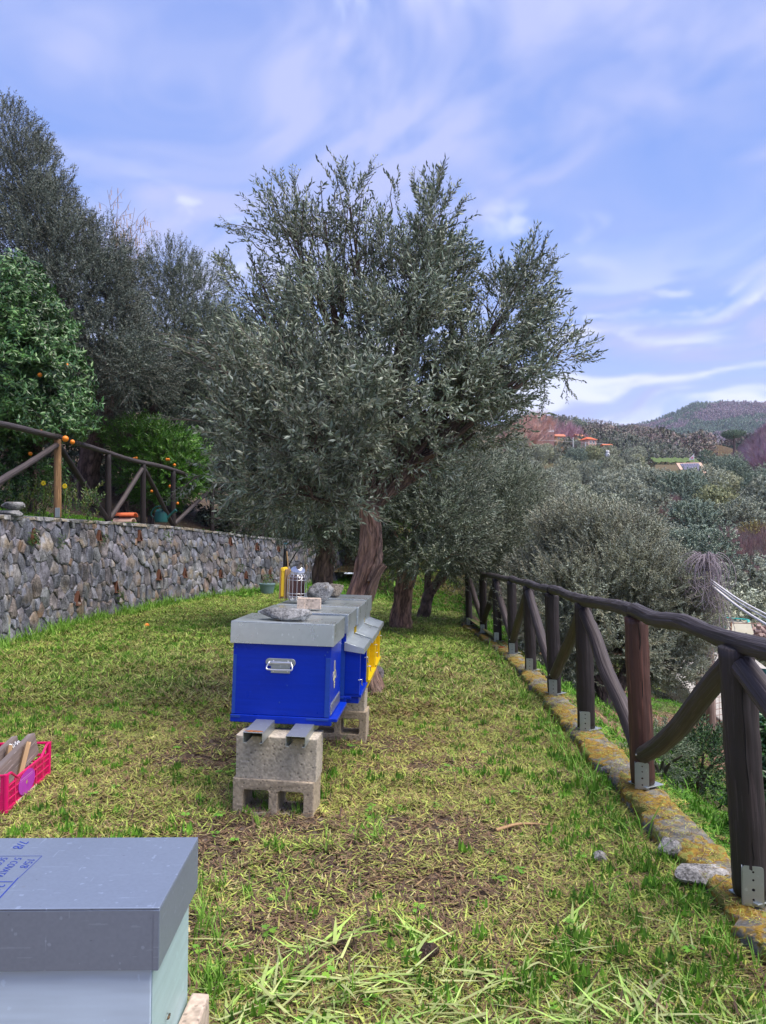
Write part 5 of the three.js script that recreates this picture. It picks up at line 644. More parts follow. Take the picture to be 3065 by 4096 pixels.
// ------------------------------------------------------------------ the olive by the hives
{
  const D = 6.9, foot = P(1455, 2700, D); foot.y = lawnY(foot.x, foot.z) - 0.05;
  const t = thing('olive_tree', 'large olive tree with a split gnarled trunk standing right behind the hives', 'olive tree', foot);
  const A = (px, py, d = D) => P(px, py, d), fork = A(1487, 2040);
  wpart('trunk', limb([foot, A(1425, 2520), A(1428, 2400), A(1464, 2270), A(1486, 2160), A(1478, 2060), A(1460, 1960)], [0.185, 0.14, 0.105, 0.092, 0.09, 0.088, 0.075], { rad: 34, seg: 80, rough: 0.2, lobes: 0.035, lk: 3, twist: 0.5, seed: 3, tx: 0.7 }), M.bark, t);
  wpart('dead_stub', limb([foot.clone().add(V3(0.05, 0.0, 0.06)), A(1455, 2470, D - 0.1), A(1490, 2350, D - 0.12), A(1518, 2285, D - 0.12), A(1538, 2258, D - 0.12)], [0.13, 0.075, 0.055, 0.04, 0.028], { rad: 18, seg: 40, rough: 0.22, lobes: 0.12, lk: 3, twist: 0.5, seed: 8, tx: 0.5 }), M.deadWood, t, 'pale splintered dead stub');
  wpart('dead_wood_strip', limb([A(1488, 2330, D - 0.08), A(1512, 2240, D - 0.06), A(1516, 2120, D - 0.04), A(1512, 2050, D - 0.02)], [0.05, 0.04, 0.03, 0.012], { rad: 12, seg: 30, rough: 0.25, seed: 12 }), M.deadWood, t, 'bare grey-pink wood along the right of the trunk');
  const Lb = [[1150, 900, 6.9, 140, 150, 0.35, 0.28], [1300, 880, 6.9, 150, 160, 0.4, 0.32], [1400, 830, 6.9, 95, 130, 0.35, 0.3], [1240, 1050, 6.9, 200, 170, 0.5, 0.5], [1745, 930, 6.9, 110, 170, 0.4, 1], [1690, 1050, 6.9, 150, 160, 0.45, 1], [1800, 1040, 6.9, 70, 150, 0.35, 0.8], [1480, 1130, 6.9, 240, 220, 0.6, 0.6], [1660, 1210, 6.9, 220, 160, 0.6, 0.95], [1010, 1160, 6.8, 110, 140, 0.35, 0.35], [1090, 1310, 6.7, 190, 190, 0.5, 0.5], [1330, 1330, 6.8, 260, 220, 0.7, 1], [1620, 1400, 6.9, 300, 220, 0.8, 1],
    [2105, 1130, 7.0, 80, 140, 0.3, 0.8], [2025, 1260, 7.0, 180, 150, 0.45, 0.9], [1930, 1380, 7.0, 200, 170, 0.6, 1], [2155, 1350, 7.0, 80, 130, 0.3, 0.8], [2235, 1420, 7.0, 120, 70, 0.25, 0.7], [2095, 1500, 7.0, 140, 110, 0.4, 0.8], [1930, 1560, 6.9, 230, 140, 0.7, 1], [1700, 1640, 6.9, 280, 200, 0.9, 1],
    [970, 1470, 6.3, 160, 130, 0.45, 0.6], [830, 1420, 6.2, 120, 80, 0.3, 0.25], [1150, 1560, 6.0, 250, 190, 0.7, 1], [1420, 1620, 6.0, 230, 190, 0.7, 1], [1030, 1740, 6.0, 190, 190, 0.5, 0.9], [890, 1650, 6.1, 90, 140, 0.3, 0.4], [1250, 1800, 5.8, 240, 190, 0.6, 1.1], [1440, 1820, 5.9, 130, 140, 0.4, 1], [1080, 1930, 5.9, 170, 120, 0.45, 1], [1250, 1990, 5.8, 200, 120, 0.45, 1.1], [920, 1870, 6.1, 80, 100, 0.3, 0.4], [1390, 1990, 5.9, 110, 90, 0.3, 1], [1640, 1830, 6.6, 170, 120, 0.5, 0.9], [1900, 1730, 7.0, 190, 120, 0.5, 0.7]].map(lobeOf);
  branches(t, fork, Lb, 5, 0.05, M.barkDark, 41);
  crown(t, Lb, 5100, SP.olive, M.leaf, { seed: 5, hole: 0.33, up: 0.6, vary: 0.4, shrink: 0.14, hf: 1.9 });
  // long shoots standing out of the outline
  const sh2 = [], r = rng(91); for (const [x0, y0, x1, y1, d] of [[1340, 805, 1345, 685, 6.9], [1420, 805, 1495, 695, 6.9], [1400, 765, 1385, 735, 6.9], [1150, 805, 1130, 735, 6.9], [1200, 805, 1190, 735, 6.9], [1060, 925, 920, 895, 6.9], [1060, 1005, 950, 955, 6.9], [1570, 845, 1570, 735, 6.9], [1720, 805, 1735, 725, 6.9], [1680, 805, 1675, 755, 6.9], [1820, 905, 1850, 835, 6.9], [1520, 985, 1510, 895, 6.9], [2080, 1105, 2085, 1050, 7], [2160, 1130, 2200, 1055, 7], [2040, 1130, 2020, 1125, 7], [2230, 1400, 2295, 1360, 7], [2260, 1440, 2340, 1430, 7], [2250, 1470, 2265, 1510, 7], [2180, 1520, 2180, 1600, 7], [950, 1125, 895, 1055, 6.8], [910, 1150, 885, 1075, 6.8], [900, 1400, 620, 1330, 6.2], [880, 1440, 640, 1390, 6.2], [860, 1480, 690, 1380, 6.2], [830, 1690, 660, 1680, 6.2], [800, 1900, 720, 1960, 6.2], [1850, 1100, 1890, 1055, 6.9], [2140, 1250, 2215, 1160, 7]]) {
    const a = P(x0, y0, d), b = P(x1, y1, d), n = 5; sh2.push(branchTo(a, b, 0.006, 0.0022, r() * 90, 0.03)); const list = []; for (let i = 0; i < n; i++) { const p = a.clone().lerp(b, (i + 0.6) / (n + 0.2)); const dir = b.clone().sub(a).normalize().add(V3((r() - 0.5) * 0.9, (r() - 0.3) * 0.6, (r() - 0.5) * 0.9)).normalize(); list.push({ m: M4().compose(p.sub(foot), new THREE.Quaternion().setFromUnitVectors(UPQ, dir), V3(0.8, 0.75, 0.8)), c: [1, 1, 1] }); } instances('crown', SP.olive[Math.floor(r() * 4)], M.leaf, list, t);
  }
  wpart('shoots', merge(sh2), M.twig, t).userData.kind = 'stuff';
}
function tree(name, label, foot, trunks, fork, lobes, count, sprigs, mat, o = {}) {
  const t = thing(name, label, o.cat || 'tree', foot, o.group); const L = lobes.map(lobeOf);
  trunks.forEach((q, i) => wpart('trunk', limb(q.p, q.r, { rad: o.rad || 18, seg: 40, rough: 0.18, lobes: 0.04, lk: 3, twist: 0.3, seed: i + (o.seed || 1), tx: 0.7 }), o.bark || M.barkDark, t));
  if (fork && o.nb !== 0) branches(t, fork, L, o.nb ?? 3, o.br || 0.045, o.bark || M.barkDark, (o.seed || 1) + 50);
  if (count) crown(t, L, count, sprigs, mat, o); return t;
}
// trees behind it
{ const d = 11.8, f = P(1290, 2440, d); f.y = lawnY(f.x, f.z) - 0.05;
  tree('olive_tree', 'olive tree with a thick dark trunk behind the hive lids, left of the split trunk', f, [{ p: [f, P(1288, 2330, d), P(1305, 2220, d), P(1340, 2100, d), P(1380, 1980, d)], r: [0.21, 0.17, 0.155, 0.135, 0.1] }], P(1330, 2080, d), [[1200, 1950, 11.5, 300, 190, 1.0], [1120, 2060, 11.2, 230, 100, 0.7], [1400, 1950, 11.8, 250, 200, 1], [1300, 1750, 12, 420, 300, 1.3], [1380, 2120, 12, 150, 130, 0.7], [1270, 2110, 11, 120, 80, 0.5]], 3000, SP.oliveBack, M.leaf, { seed: 21, shrink: 0.16, tint: [0.8, 0.85, 0.82] });
  const d3 = 13.2, g = P(1602, 2444, d3); g.y = lawnY(g.x, g.z) - 0.05;
  tree('olive_tree', 'olive tree with a fluted leaning trunk on the grass right of the split one', g, [{ p: [g, P(1612, 2390, d3), P(1632, 2300, d3), P(1650, 2240, d3), P(1670, 2150, d3)], r: [0.2, 0.165, 0.16, 0.13, 0.09] }, { p: [P(1625, 2380, d3), P(1612, 2290, d3), P(1592, 2220, d3), P(1570, 2120, d3)], r: [0.1, 0.1, 0.085, 0.06] }], P(1650, 2200, d3), [[1700, 2060, 12.6, 220, 200, 1.1], [1600, 2000, 12.6, 180, 200, 0.9], [1810, 2100, 12.6, 180, 170, 1], [1720, 2230, 12.2, 200, 80, 0.8], [1820, 2240, 12.6, 110, 90, 0.6], [1700, 1880, 13, 300, 180, 1.2], [1560, 2200, 13.0, 60, 90, 0.4]], 3600, SP.oliveBack, M.leaf, { seed: 22, shrink: 0.16, bark: M.bark });
  const d4 = 15.5, h = P(1692, 2405, d4); h.y = lawnY(h.x, h.z) - 0.05;
  tree('olive_tree', 'slender black-trunked tree leaning right in the shade before the bank', h, [{ p: [h, P(1720, 2368, d4), P(1755, 2325, d4), P(1790, 2280, d4), P(1830, 2200, d4)], r: [0.13, 0.11, 0.1, 0.09, 0.06] }, { p: [P(1712, 2380, d4), P(1712, 2310, d4), P(1718, 2230, d4), P(1712, 2150, d4)], r: [0.07, 0.065, 0.055, 0.04] }], P(1790, 2270, d4), [[1950, 2080, 14.8, 200, 200, 1.1], [1850, 1960, 15, 220, 160, 1.1], [2020, 1950, 15.2, 150, 130, 0.9], [1790, 2200, 15, 130, 70, 0.8], [1960, 2230, 14.8, 120, 90, 0.8]], 3200, SP.oliveBack, M.leaf, { seed: 23, shrink: 0.16, tint: [1.05, 1.05, 1] });
}
// right-hand olives on the slope beyond the fence
{ const f = P(2400, 2870, 10.4); f.y = landY(f.x, f.z) - 0.1;
  tree('olive_tree', 'wide grey-green olive whose crown fills the space behind the right-hand fence', f, [{ p: [f, P(2440, 2815, 10.4), P(2430, 2760, 10.5), P(2380, 2680, 10.8), P(2400, 2560, 11)], r: [0.2, 0.16, 0.13, 0.12, 0.09] }, { p: [P(2440, 2820, 10.4), P(2500, 2700, 10.6), P(2560, 2580, 10.9)], r: [0.09, 0.08, 0.05] }], P(2400, 2600, 11), [[2400, 2260, 11.2, 270, 230, 1.0], [2300, 2130, 11.4, 190, 130, 0.8], [2480, 2150, 11.4, 170, 130, 0.7], [2230, 2400, 11.0, 250, 240, 0.9], [2560, 2350, 11, 240, 200, 0.9], [2690, 2480, 10.8, 190, 190, 0.7], [2450, 2560, 10.8, 280, 200, 0.9], [2250, 2640, 10.8, 220, 130, 0.7], [2650, 2660, 10.6, 170, 130, 0.6], [2745, 2420, 11, 110, 150, 0.5]], 8800, SP.grey, M.leaf, { seed: 24, tint: [1.4, 1.44, 1.32], vary: 0.35, hf: 1.2, up: 0.7, shrink: 0.2 });
  const g = P(2130, 2560, 18); g.y = landY(g.x, g.z) - 0.1;
  tree('olive_tree', 'olive tree crowded between the big crowns at the far end of the fence', g, [{ p: [g, P(2110, 2400, 18), P(2090, 2200, 18)], r: [0.18, 0.14, 0.08] }], P(2090, 2250, 18), [[2080, 2110, 17.8, 170, 170, 1.2], [2130, 2010, 18, 130, 100, 0.9], [2040, 2250, 17.8, 150, 150, 1], [2200, 2100, 18, 130, 150, 1], [1990, 2330, 18, 120, 120, 0.9], [2130, 2300, 17.8, 130, 150, 0.9]], 3400, SP.grey, M.leaf, { seed: 25, tint: [1.0, 1.05, 0.95], shrink: 0.18 });
}
// left: tall dark olives on the upper terrace
{ const fz = (px, d) => { const p = P(px, 2000, d); p.y = upperY(p.x, p.z) - 0.1; return p; };
  const f = fz(330, 17.3);
  tree('evergreen_tree', 'very tall dense dark tree filling the upper left above the orange tree', f, [{ p: [f, P(380, 1750, 17.0), P(420, 1600, 16.8), P(300, 1300, 16.8)], r: [0.26, 0.22, 0.18, 0.1] }], P(400, 1600, 16.8), [[30, 620, 16.3, 170, 190, 1.2, 1], [110, 760, 16.3, 170, 200, 1.3], [20, 900, 15.8, 260, 250, 1.3], [230, 930, 16.3, 150, 190, 1.2], [330, 1050, 16.3, 160, 170, 1.1], [120, 1100, 15.8, 300, 220, 1.3], [300, 1250, 15.8, 260, 220, 1.2], [450, 1180, 16.3, 120, 170, 0.9], [430, 1010, 16.3, 90, 130, 0.8, 0.7], [530, 1120, 16.3, 80, 130, 0.8, 0.7], [420, 1400, 15.6, 230, 170, 1.1], [560, 1480, 15.4, 150, 150, 0.9], [330, 1560, 16.3, 200, 170, 1], [80, 1350, 16.8, 300, 260, 1]], 9500, SP.dark, M.leaf, { seed: 26, shrink: 0.2, tint: [1.05, 1.05, 1.05], nb: 2, hf: 0.9, vary: 0.35 });
  const g = fz(620, 19.3);
  tree('olive_tree', 'dark olive with leaning black limbs behind the mandarin tree', g, [{ p: [g, P(560, 1720, 19.1), P(620, 1650, 18.8), P(690, 1560, 18.8), P(740, 1400, 18.8)], r: [0.2, 0.17, 0.15, 0.13, 0.08] }, { p: [g, P(520, 1740, 18.8), P(500, 1650, 18.8), P(560, 1500, 18.8)], r: [0.16, 0.14, 0.12, 0.08] }], P(690, 1540, 18.8), [[690, 1100, 18.3, 130, 130, 1, 0.8], [790, 1200, 18.3, 130, 160, 1], [620, 1250, 18.3, 160, 180, 1.1], [740, 1380, 17.8, 220, 170, 1.2], [600, 1430, 17.8, 170, 120, 1], [860, 1420, 17.8, 130, 200, 1], [800, 1580, 17.8, 170, 130, 1], [880, 1700, 18.3, 140, 160, 1], [620, 1560, 18.4, 150, 60, 0.6]], 4200, SP.dark, M.leaf, { seed: 27, shrink: 0.2, tint: [1.2, 1.22, 1.15], nb: 2 });
  // dark thicket closing the view under the trees
  const h = fz(200, 21); tree('evergreen_tree', 'shadowy evergreen thicket on the bank behind the upper fence', h, [{ p: [h, h.clone().add(V3(0, 2, 0))], r: [0.15, 0.1] }], null, [[250, 1650, 20, 420, 260, 1.4], [650, 1750, 21, 330, 230, 1.4], [1000, 1900, 22, 300, 230, 1.4], [950, 1560, 22, 260, 250, 1.5], [1250, 2050, 25, 220, 150, 1.3], [1500, 1950, 25, 300, 190, 1.3], [1650, 2160, 24, 200, 70, 1.2]], 4200, SP.farDark, M.leaf, { seed: 28, tint: [0.8, 0.85, 0.8], size: [0.6, 1], cat: 'thicket' });
  const o = fz(120, 12.9);
  tree('orange_tree', 'leafy orange tree with large glossy leaves at the left, overhanging the rail', o, [{ p: [o, o.clone().add(V3(0.05, 0.8, 0)), o.clone().add(V3(-0.1, 1.7, 0))], r: [0.11, 0.09, 0.06] }], o.clone().add(V3(0, 1.0, 0)), [[40, 1180, 12.5, 150, 150, 0.7], [110, 1290, 12.4, 150, 140, 0.7], [180, 1380, 12.3, 130, 150, 0.6], [60, 1450, 12.3, 220, 170, 0.8], [240, 1530, 12.3, 110, 130, 0.6], [150, 1620, 12.2, 190, 130, 0.7], [300, 1660, 11.9, 90, 80, 0.4], [60, 1650, 12.3, 150, 110, 0.6], [215, 1712, 11.5, 130, 55, 0.3], [20, 1820, 12.5, 90, 110, 0.4], [-120, 1500, 12.5, 160, 350, 0.8], [60, 1960, 12.8, 130, 60, 0.4], [150, 1860, 12.9, 120, 80, 0.3]], 3900, SP.citrus, M.gloss, { seed: 29, shrink: 0.08, up: 0.15, vary: 0.45, size: [0.55, 0.9], hole: 0.2, hf: 2.2, cat: 'orange tree' });
  const m = fz(600, 17.2);
  tree('mandarin_tree', 'low bright green mandarin tree behind the upper fence', m, [{ p: [m, m.clone().add(V3(0.05, 0.5, 0)), m.clone().add(V3(0.1, 1, 0))], r: [0.08, 0.06, 0.04] }], m.clone().add(V3(0.05, 0.6, 0)), [[560, 1760, 16.8, 140, 90, 0.7], [660, 1790, 16.8, 150, 100, 0.7], [760, 1850, 16.8, 90, 90, 0.5], [560, 1880, 17.0, 100, 120, 0.5], [680, 1900, 16.8, 140, 110, 0.6], [790, 1900, 17.2, 60, 80, 0.4], [640, 1990, 17.2, 110, 60, 0.4]], 1900, SP.mandarin, M.gloss, { seed: 30, tint: [1.2, 1.15, 0.95], shrink: 0.1, up: 0.5, size: [0.7, 1.05], hole: 0.05, cat: 'mandarin tree' });
  // leafless tree with catkins
  const c = fz(500, 18), ct = thing('bare_tree', 'leafless tree with hanging catkins showing above the dark crown at the left', 'tree', c), g2 = [], r = rng(66), cat = []; const top = [[470, 800], [500, 860], [540, 830], [560, 900], [430, 760], [585, 870], [520, 960], [560, 990], [450, 900]]; wpart('trunk', limb([c, P(480, 1500, 18), P(500, 1150, 18)], [0.1, 0.08, 0.05], { rad: 9, seg: 14 }), M.barkDark, ct);
  for (const [x, y] of top) { const a = P(500, 1150, 18), b = P(x, y, 18); g2.push(branchTo(a, b, 0.014, 0.003, x, 0.2)); for (let k = 0; k < 8; k++) { const q = a.clone().lerp(b, 0.45 + 0.55 * r()), e = q.clone().add(V3((r() - 0.5) * 0.7, 0.1 + 0.4 * r(), (r() - 0.5) * 0.5)); g2.push(branchTo(q, e, 0.004, 0.002, k + x, 0.05)); for (let j = 0; j < 2; j++) { const s = q.clone().lerp(e, r()); cat.push(tube([s, s.clone().add(V3(0, -0.06, 0)), s.clone().add(V3(0.01, -0.12, 0))], 0.006, 4, 4)); } } }
  wpart('branches', merge(g2), std({ c: [0.2, 0.14, 0.12], roughness: 0.9 }), ct).userData.kind = 'stuff'; wpart('catkins', merge(cat), std({ c: [0.5, 0.3, 0.12], roughness: 0.9 }), ct).userData.kind = 'stuff';
}
// trees behind the photographer: what the metal lids mirror
[[-3.5, 7.5, 'olive tree behind the photographer, left'], [1.2, 8.5, 'olive tree behind the photographer, centre'], [-8, 4, 'olive tree behind the photographer on the upper terrace']].forEach(([x, z, l], i) => { const f = V3(x, 0, z), t = thing('olive_tree', l, 'olive tree', f); part('trunk', limb([V3(0, 0, 0), V3(0.1, 1, 0), V3(0, 2, 0)], [0.2, 0.15, 0.1], { seed: i }), M.bark, t); const L = []; for (let k = 0; k < 6; k++) { const a = k * 1.05; L.push({ c: V3(x + 1.2 * Math.cos(a), 2.6 + 0.8 * Math.sin(k * 2.1), z + 1.2 * Math.sin(a)), rx: 1.2, ry: 1.1, rz: 1.2, w: 1 }); } crown(t, L, 900, SP.far, M.leaf, { seed: 70 + i }); });

// ------------------------------------------------------------------ grass, clippings, weeds
{
  const r = rng(404), gk = (cols, n, f) => f(cols, n);
  const GREEN = [[0.12, 0.25, 0.03], [0.17, 0.31, 0.04], [0.10, 0.21, 0.03], [0.23, 0.36, 0.06]], STRAW = [[0.36, 0.36, 0.10], [0.46, 0.41, 0.17], [0.30, 0.35, 0.09], [0.38, 0.27, 0.14], [0.22, 0.14, 0.08], [0.50, 0.47, 0.23], [0.31, 0.39, 0.09], [0.26, 0.32, 0.07], [0.18, 0.12, 0.07]];
  const blade = (s, b, yaw, lean, L, W, col, bend = 0.4) => { const f = V3(Math.cos(yaw), 0, Math.sin(yaw)), sd = V3(-f.z, 0, f.x); const p = (t) => { const a = lean + bend * t; return b.clone().addScaledVector(f, L * t * Math.sin(a)).add(V3(0, L * t * Math.cos(a), 0)); }; const p0 = p(0), p1 = p(0.5), p2 = p(1), w = W / 2; const a0 = p0.clone().addScaledVector(sd, w), b0 = p0.clone().addScaledVector(sd, -w), a1 = p1.clone().addScaledVector(sd, w * 0.85), b1 = p1.clone().addScaledVector(sd, -w * 0.85); s.tri(a0, b0, a1, col); s.tri(b0, b1, a1, col); s.tri(a1, b1, p2, col); };
  const tuft = (seed, n, L, W, cols, spread, lean) => { const q = rng(seed), s = soup(); for (let i = 0; i < n; i++) { const c = cols[Math.floor(q() * cols.length)], m = 0.75 + 0.5 * q(); blade(s, V3((q() - 0.5) * spread, -0.004, (q() - 0.5) * spread), q() * 6.283, lean * q(), L * (0.5 + 0.7 * q()), W * (0.7 + 0.6 * q()), c.map((x) => x * m), 0.2 + 0.8 * q()); } return s.geo(); };
  const clips = (seed, n, L, W, cols, spread) => { const q = rng(seed), s = soup(); for (let i = 0; i < n; i++) { const c = cols[Math.floor(q() * cols.length)], m = 0.7 + 0.6 * q(); blade(s, V3((q() - 0.5) * spread, 0.001 + 0.012 * q(), (q() - 0.5) * spread), q() * 6.283, 1.35 + 0.3 * (q() - 0.5), L * (0.4 + 0.9 * q()), W * (0.6 + 0.8 * q()), c.map((x) => x * m), 0.35 * (q() - 0.5)); } return s.geo(); };
  const rosette = (seed, n, L, W, cols) => { const q = rng(seed), s = soup(); for (let i = 0; i < n; i++) { const a = i / n * 6.283 + q(), e = 0.5 + 0.8 * q(), dir = V3(Math.cos(a) * Math.sin(e), Math.cos(e), Math.sin(a) * Math.sin(e)); const c = cols[Math.floor(q() * cols.length)], m = 0.8 + 0.4 * q(); leafInto(s, V3(0, 0, 0).addScaledVector(dir, L * 0.3), dir, dir.clone().cross(V3(0, 1, 0)).normalize(), L * (0.6 + 0.5 * q()), W, c.map((x) => x * m), 0.15, 0.4); } return s.geo(); };
  const lobed = (seed) => { const q = rng(seed), s = soup(); for (let i = 0; i < 4; i++) { const a = i * 1.57 + q(), h = 0.03 + 0.03 * q(), c0 = V3(Math.cos(a) * 0.025, h, Math.sin(a) * 0.025), col = [0.15, 0.36, 0.035].map((x) => x * (0.8 + 0.4 * q())); const R0 = 0.017 + 0.008 * q(), tilt = V3((q() - 0.5) * 0.6, 1, (q() - 0.5) * 0.6).normalize(), X = tilt.clone().cross(V3(1, 0, 0.3)).normalize(), Y = tilt.clone().cross(X); const pts = []; for (let k = 0; k <= 14; k++) { const f = 0.45 + k / 14 * 5.4, rr = R0 * (1 + 0.22 * Math.cos(k * Math.PI)); pts.push(c0.clone().addScaledVector(X, Math.cos(f) * rr).addScaledVector(Y, Math.sin(f) * rr)); } for (let k = 0; k < 14; k++) s.tri(c0, pts[k], pts[k + 1], col); blade(s, V3(0, 0, 0), a, 0.5, h, 0.0025, [0.2, 0.3, 0.08], 0); } return s.geo(); };
  const G = { clip: [1, 2, 3, 4].map((k) => clips(k, 9, 0.052, 0.0042, STRAW, 0.07)), clipFar: [5, 6].map((k) => clips(k, 16, 0.08, 0.0085, STRAW, 0.22)), cut: [7, 8].map((k) => clips(k, 5, 0.14, 0.0085, [[0.34, 0.52, 0.12], [0.44, 0.56, 0.18], [0.52, 0.58, 0.24], [0.4, 0.5, 0.14], [0.6, 0.48, 0.08]], 0.10)), dry: [18, 19].map((k) => clips(k, 8, 0.05, 0.0045, [[0.17, 0.10, 0.055], [0.26, 0.18, 0.09], [0.11, 0.065, 0.04], [0.34, 0.28, 0.14]], 0.07)), tuft: [9, 10, 11].map((k) => tuft(k, 9, 0.055, 0.0036, GREEN, 0.04, 0.7)), tall: [12, 13].map((k) => tuft(k, 9, 0.15, 0.0065, [[0.15, 0.33, 0.03], [0.2, 0.4, 0.05], [0.26, 0.42, 0.08]], 0.06, 0.35)), far: [14, 15].map((k) => tuft(k, 16, 0.075, 0.009, GREEN, 0.22, 0.8)), ros: [16, 17].map((k) => rosette(k, 9, 0.036, 0.015, [[0.13, 0.30, 0.03], [0.18, 0.38, 0.04], [0.10, 0.24, 0.03]])), lob: [20, 21].map(lobed) };
  const bins = {}; const add = (k, x, z, s, c, y = 0) => { const v = Math.floor(r() * G[k].length), id = k + ':' + v; (bins[id] ||= []).push({ m: M4().compose(V3(x, lawnY(x, z) + y, z), new THREE.Quaternion().setFromEuler(new THREE.Euler((r() - 0.5) * 0.3, r() * 6.283, (r() - 0.5) * 0.3)), V3(s, s * (0.8 + 0.5 * r()), s)), c }); };
  const blocked = (x, z) => { const k = kerbX(z); return x > k - 0.12 || x < wallX(z) + 0.01; };
  const dens = (n, zmin, zmax, f) => { for (let i = 0; i < n; i++) { const z = -zmin * (zmax / zmin) ** r(), w0 = Math.max(wallX(z), z * 0.56), w1 = Math.min(kerbX(z), -z * 0.56), x = lerp(w0, w1, r()); if (!blocked(x, z)) f(x, z); } };
  const shade = (a = 0.3) => { const m = 1 + a * (r() - 0.5) * 2; return [m, m, m * (0.9 + 0.2 * r())]; };
  dens(60000, 1.5, 8, (x, z) => { const b = bare(x, z), g = green(x, z); if (r() < 0.9 * b) return; const t = mix3([1.02, 0.95, 0.84], [0.88, 1.08, 0.6], g), m = 0.65 + 0.7 * r(); add('clip', x, z, 0.7 + 0.6 * r(), t.map((q) => q * m)); });
  dens(16000, 1.5, 9, (x, z) => { if (r() > 0.4 + 0.25 * bare(x, z)) return; add('dry', x, z, 0.7 + 0.7 * r(), shade(0.4)); });
  dens(15000, 6, 22, (x, z) => { if (r() < 0.7 * bare(x, z)) return; const g = green(x, z); add('clipFar', x, z, 0.7 + 0.6 * r(), mix3([0.95, 0.92, 0.75], [0.7, 1.05, 0.45], g)); });
  dens(30000, 1.5, 9, (x, z) => { if (r() < bare(x, z) * 0.95 || r() > green(x, z) * 1.15) return; add('tuft', x, z, 0.4 + 0.6 * r(), shade(0.35)); });
  dens(20000, 6.5, 23, (x, z) => { if (r() > 0.1 + green(x, z)) return; add('far', x, z, 0.35 + 0.55 * r(), shade(0.35)); });
  dens(11000, 1.6, 12, (x, z) => { if (r() < bare(x, z) || r() > green(x, z) + 0.1) return; add('ros', x, z, 0.5 + 0.9 * r(), shade(0.3)); });
  dens(700, 1.6, 7, (x, z) => { if (n2(x * 1.7 + 3, z * 1.7) < 0.25) return; add('lob', x, z, 0.3 + 0.35 * r(), shade(0.25)); });
  dens(1700, 1.5, 2.9, (x, z) => { const c = Math.exp(-(((x - 0.05) / 0.55) ** 2 + ((z + 2.05) / 0.35) ** 2)) + 0.7 * Math.exp(-(((x - 0.75) / 0.5) ** 2 + ((z + 1.85) / 0.4) ** 2)); if (r() < 0.85 * c) add('cut', x, z, 0.6 + 0.6 * r(), shade(0.25), 0.012); });
  dens(600, 1.5, 8, (x, z) => { if (n2(x * 1.1 - 7, z * 1.1) > 0.25 || kerbX(z) - x < 0.45) add('tall', x, z, 0.35 + 0.5 * r(), shade(0.2)); });
  // taller grass: beside the pale hive, along the kerb, round the blocks, by the wall foot
  for (let i = 0; i < 34; i++) { const p = onPlane(775 + 130 * r(), 3500 + 520 * r(), 0); add('tall', p.x, p.z, 0.45 + 0.5 * r(), shade(0.15)); }
  for (let i = 0; i < 160; i++) { const z = -1.6 - 9 * r() ** 1.4, x = kerbX(z) - 0.16 - 0.14 * r(); add(r() < 0.5 ? 'tall' : 'ros', x, z, 0.6 + 0.7 * r(), shade(0.2)); }
  for (const [px, py] of [[1060, 3215], [1075, 3225], [1190, 3235], [940, 3180]]) { const p = onPlane(px, py, 0); for (let i = 0; i < 4; i++) add('tall', p.x + 0.03 * (r() - 0.5), p.z + 0.03 * (r() - 0.5), 0.5 + 0.3 * r(), shade(0.2)); }
  for (let i = 0; i < 900; i++) { const z = -7 - 16 * r(), x = wallX(z) + 0.05 + 0.25 * r() ** 2; add(r() < 0.4 ? 'ros' : 'tall', x, z, 0.7 + 0.9 * r(), shade(0.2)); }
  const nm = { clip: ['cut_grass', 'dry grass clippings strewn over the lawn'], clipFar: ['cut_grass', 'dry grass clippings on the far lawn'], cut: ['cut_grass', 'long pale green cut blades at the bottom of the lawn'], dry: ['leaf_litter', 'brown leaf litter on bare soil'], tuft: ['grass', 'short green grass tufts of the lawn'], tall: ['grass', 'taller grass tufts along kerb, wall foot and hive'], far: ['grass', 'green grass of the far lawn'], ros: ['ground_cover', 'small broad-leaved weeds in the lawn'], lob: ['ground_cover', 'bright round-leaved weeds in the lawn'] };
  const kinds = {}; for (const id in bins) (kinds[id.split(':')[0]] ||= []).push(id);
  for (const k in kinds) { const t = new THREE.Group(); t.name = numbered(nm[k][0]); scene.add(t); tag(t, nm[k][1], 'grass', null, 'stuff'); for (const id of kinds[k]) instances('blades', G[k][+id.split(':')[1]], k === 'dry' || k === 'clip' || k === 'clipFar' ? M.straw : M.grass, bins[id], t); }
  // green growth on the upper terrace, bank and slope
  const many = (label, n, at, geos, s0, s1, mat = M.grass, tint = [1, 1, 1], name = 'ground_cover') => { const t = new THREE.Group(); t.name = numbered(name); scene.add(t); tag(t, label, 'ground cover', null, 'stuff'); const ls = geos.map(() => []); for (let i = 0; i < n; i++) { const p = at(); if (!p) continue; const s = lerp(s0, s1, r()), m = 0.7 + 0.6 * r(); ls[i % geos.length].push({ m: M4().compose(p, new THREE.Quaternion().setFromEuler(new THREE.Euler((r() - 0.5) * 0.5, r() * 6.283, (r() - 0.5) * 0.5)), V3(s, s, s)), c: tint.map((q) => q * m) }); } ls.forEach((l, i) => l.length && instances('blades', geos[i], mat, l, t)); };
  many('bright green weeds along the head of the stone wall', 5200, () => { const z = -7.5 - 17 * r(), e = 0.02 + 1.6 * r() ** 1.4, x = wallX(z) - 0.34 - e; if (fbm2(x * 1.2, z * 1.2, 3) < -0.15 - 0.2 * (1 - e)) return null; return V3(x, upperY(x, z), z); }, [...G.ros, ...G.tuft], 0.8, 2.0, M.grass, [1.05, 1.15, 0.9]);
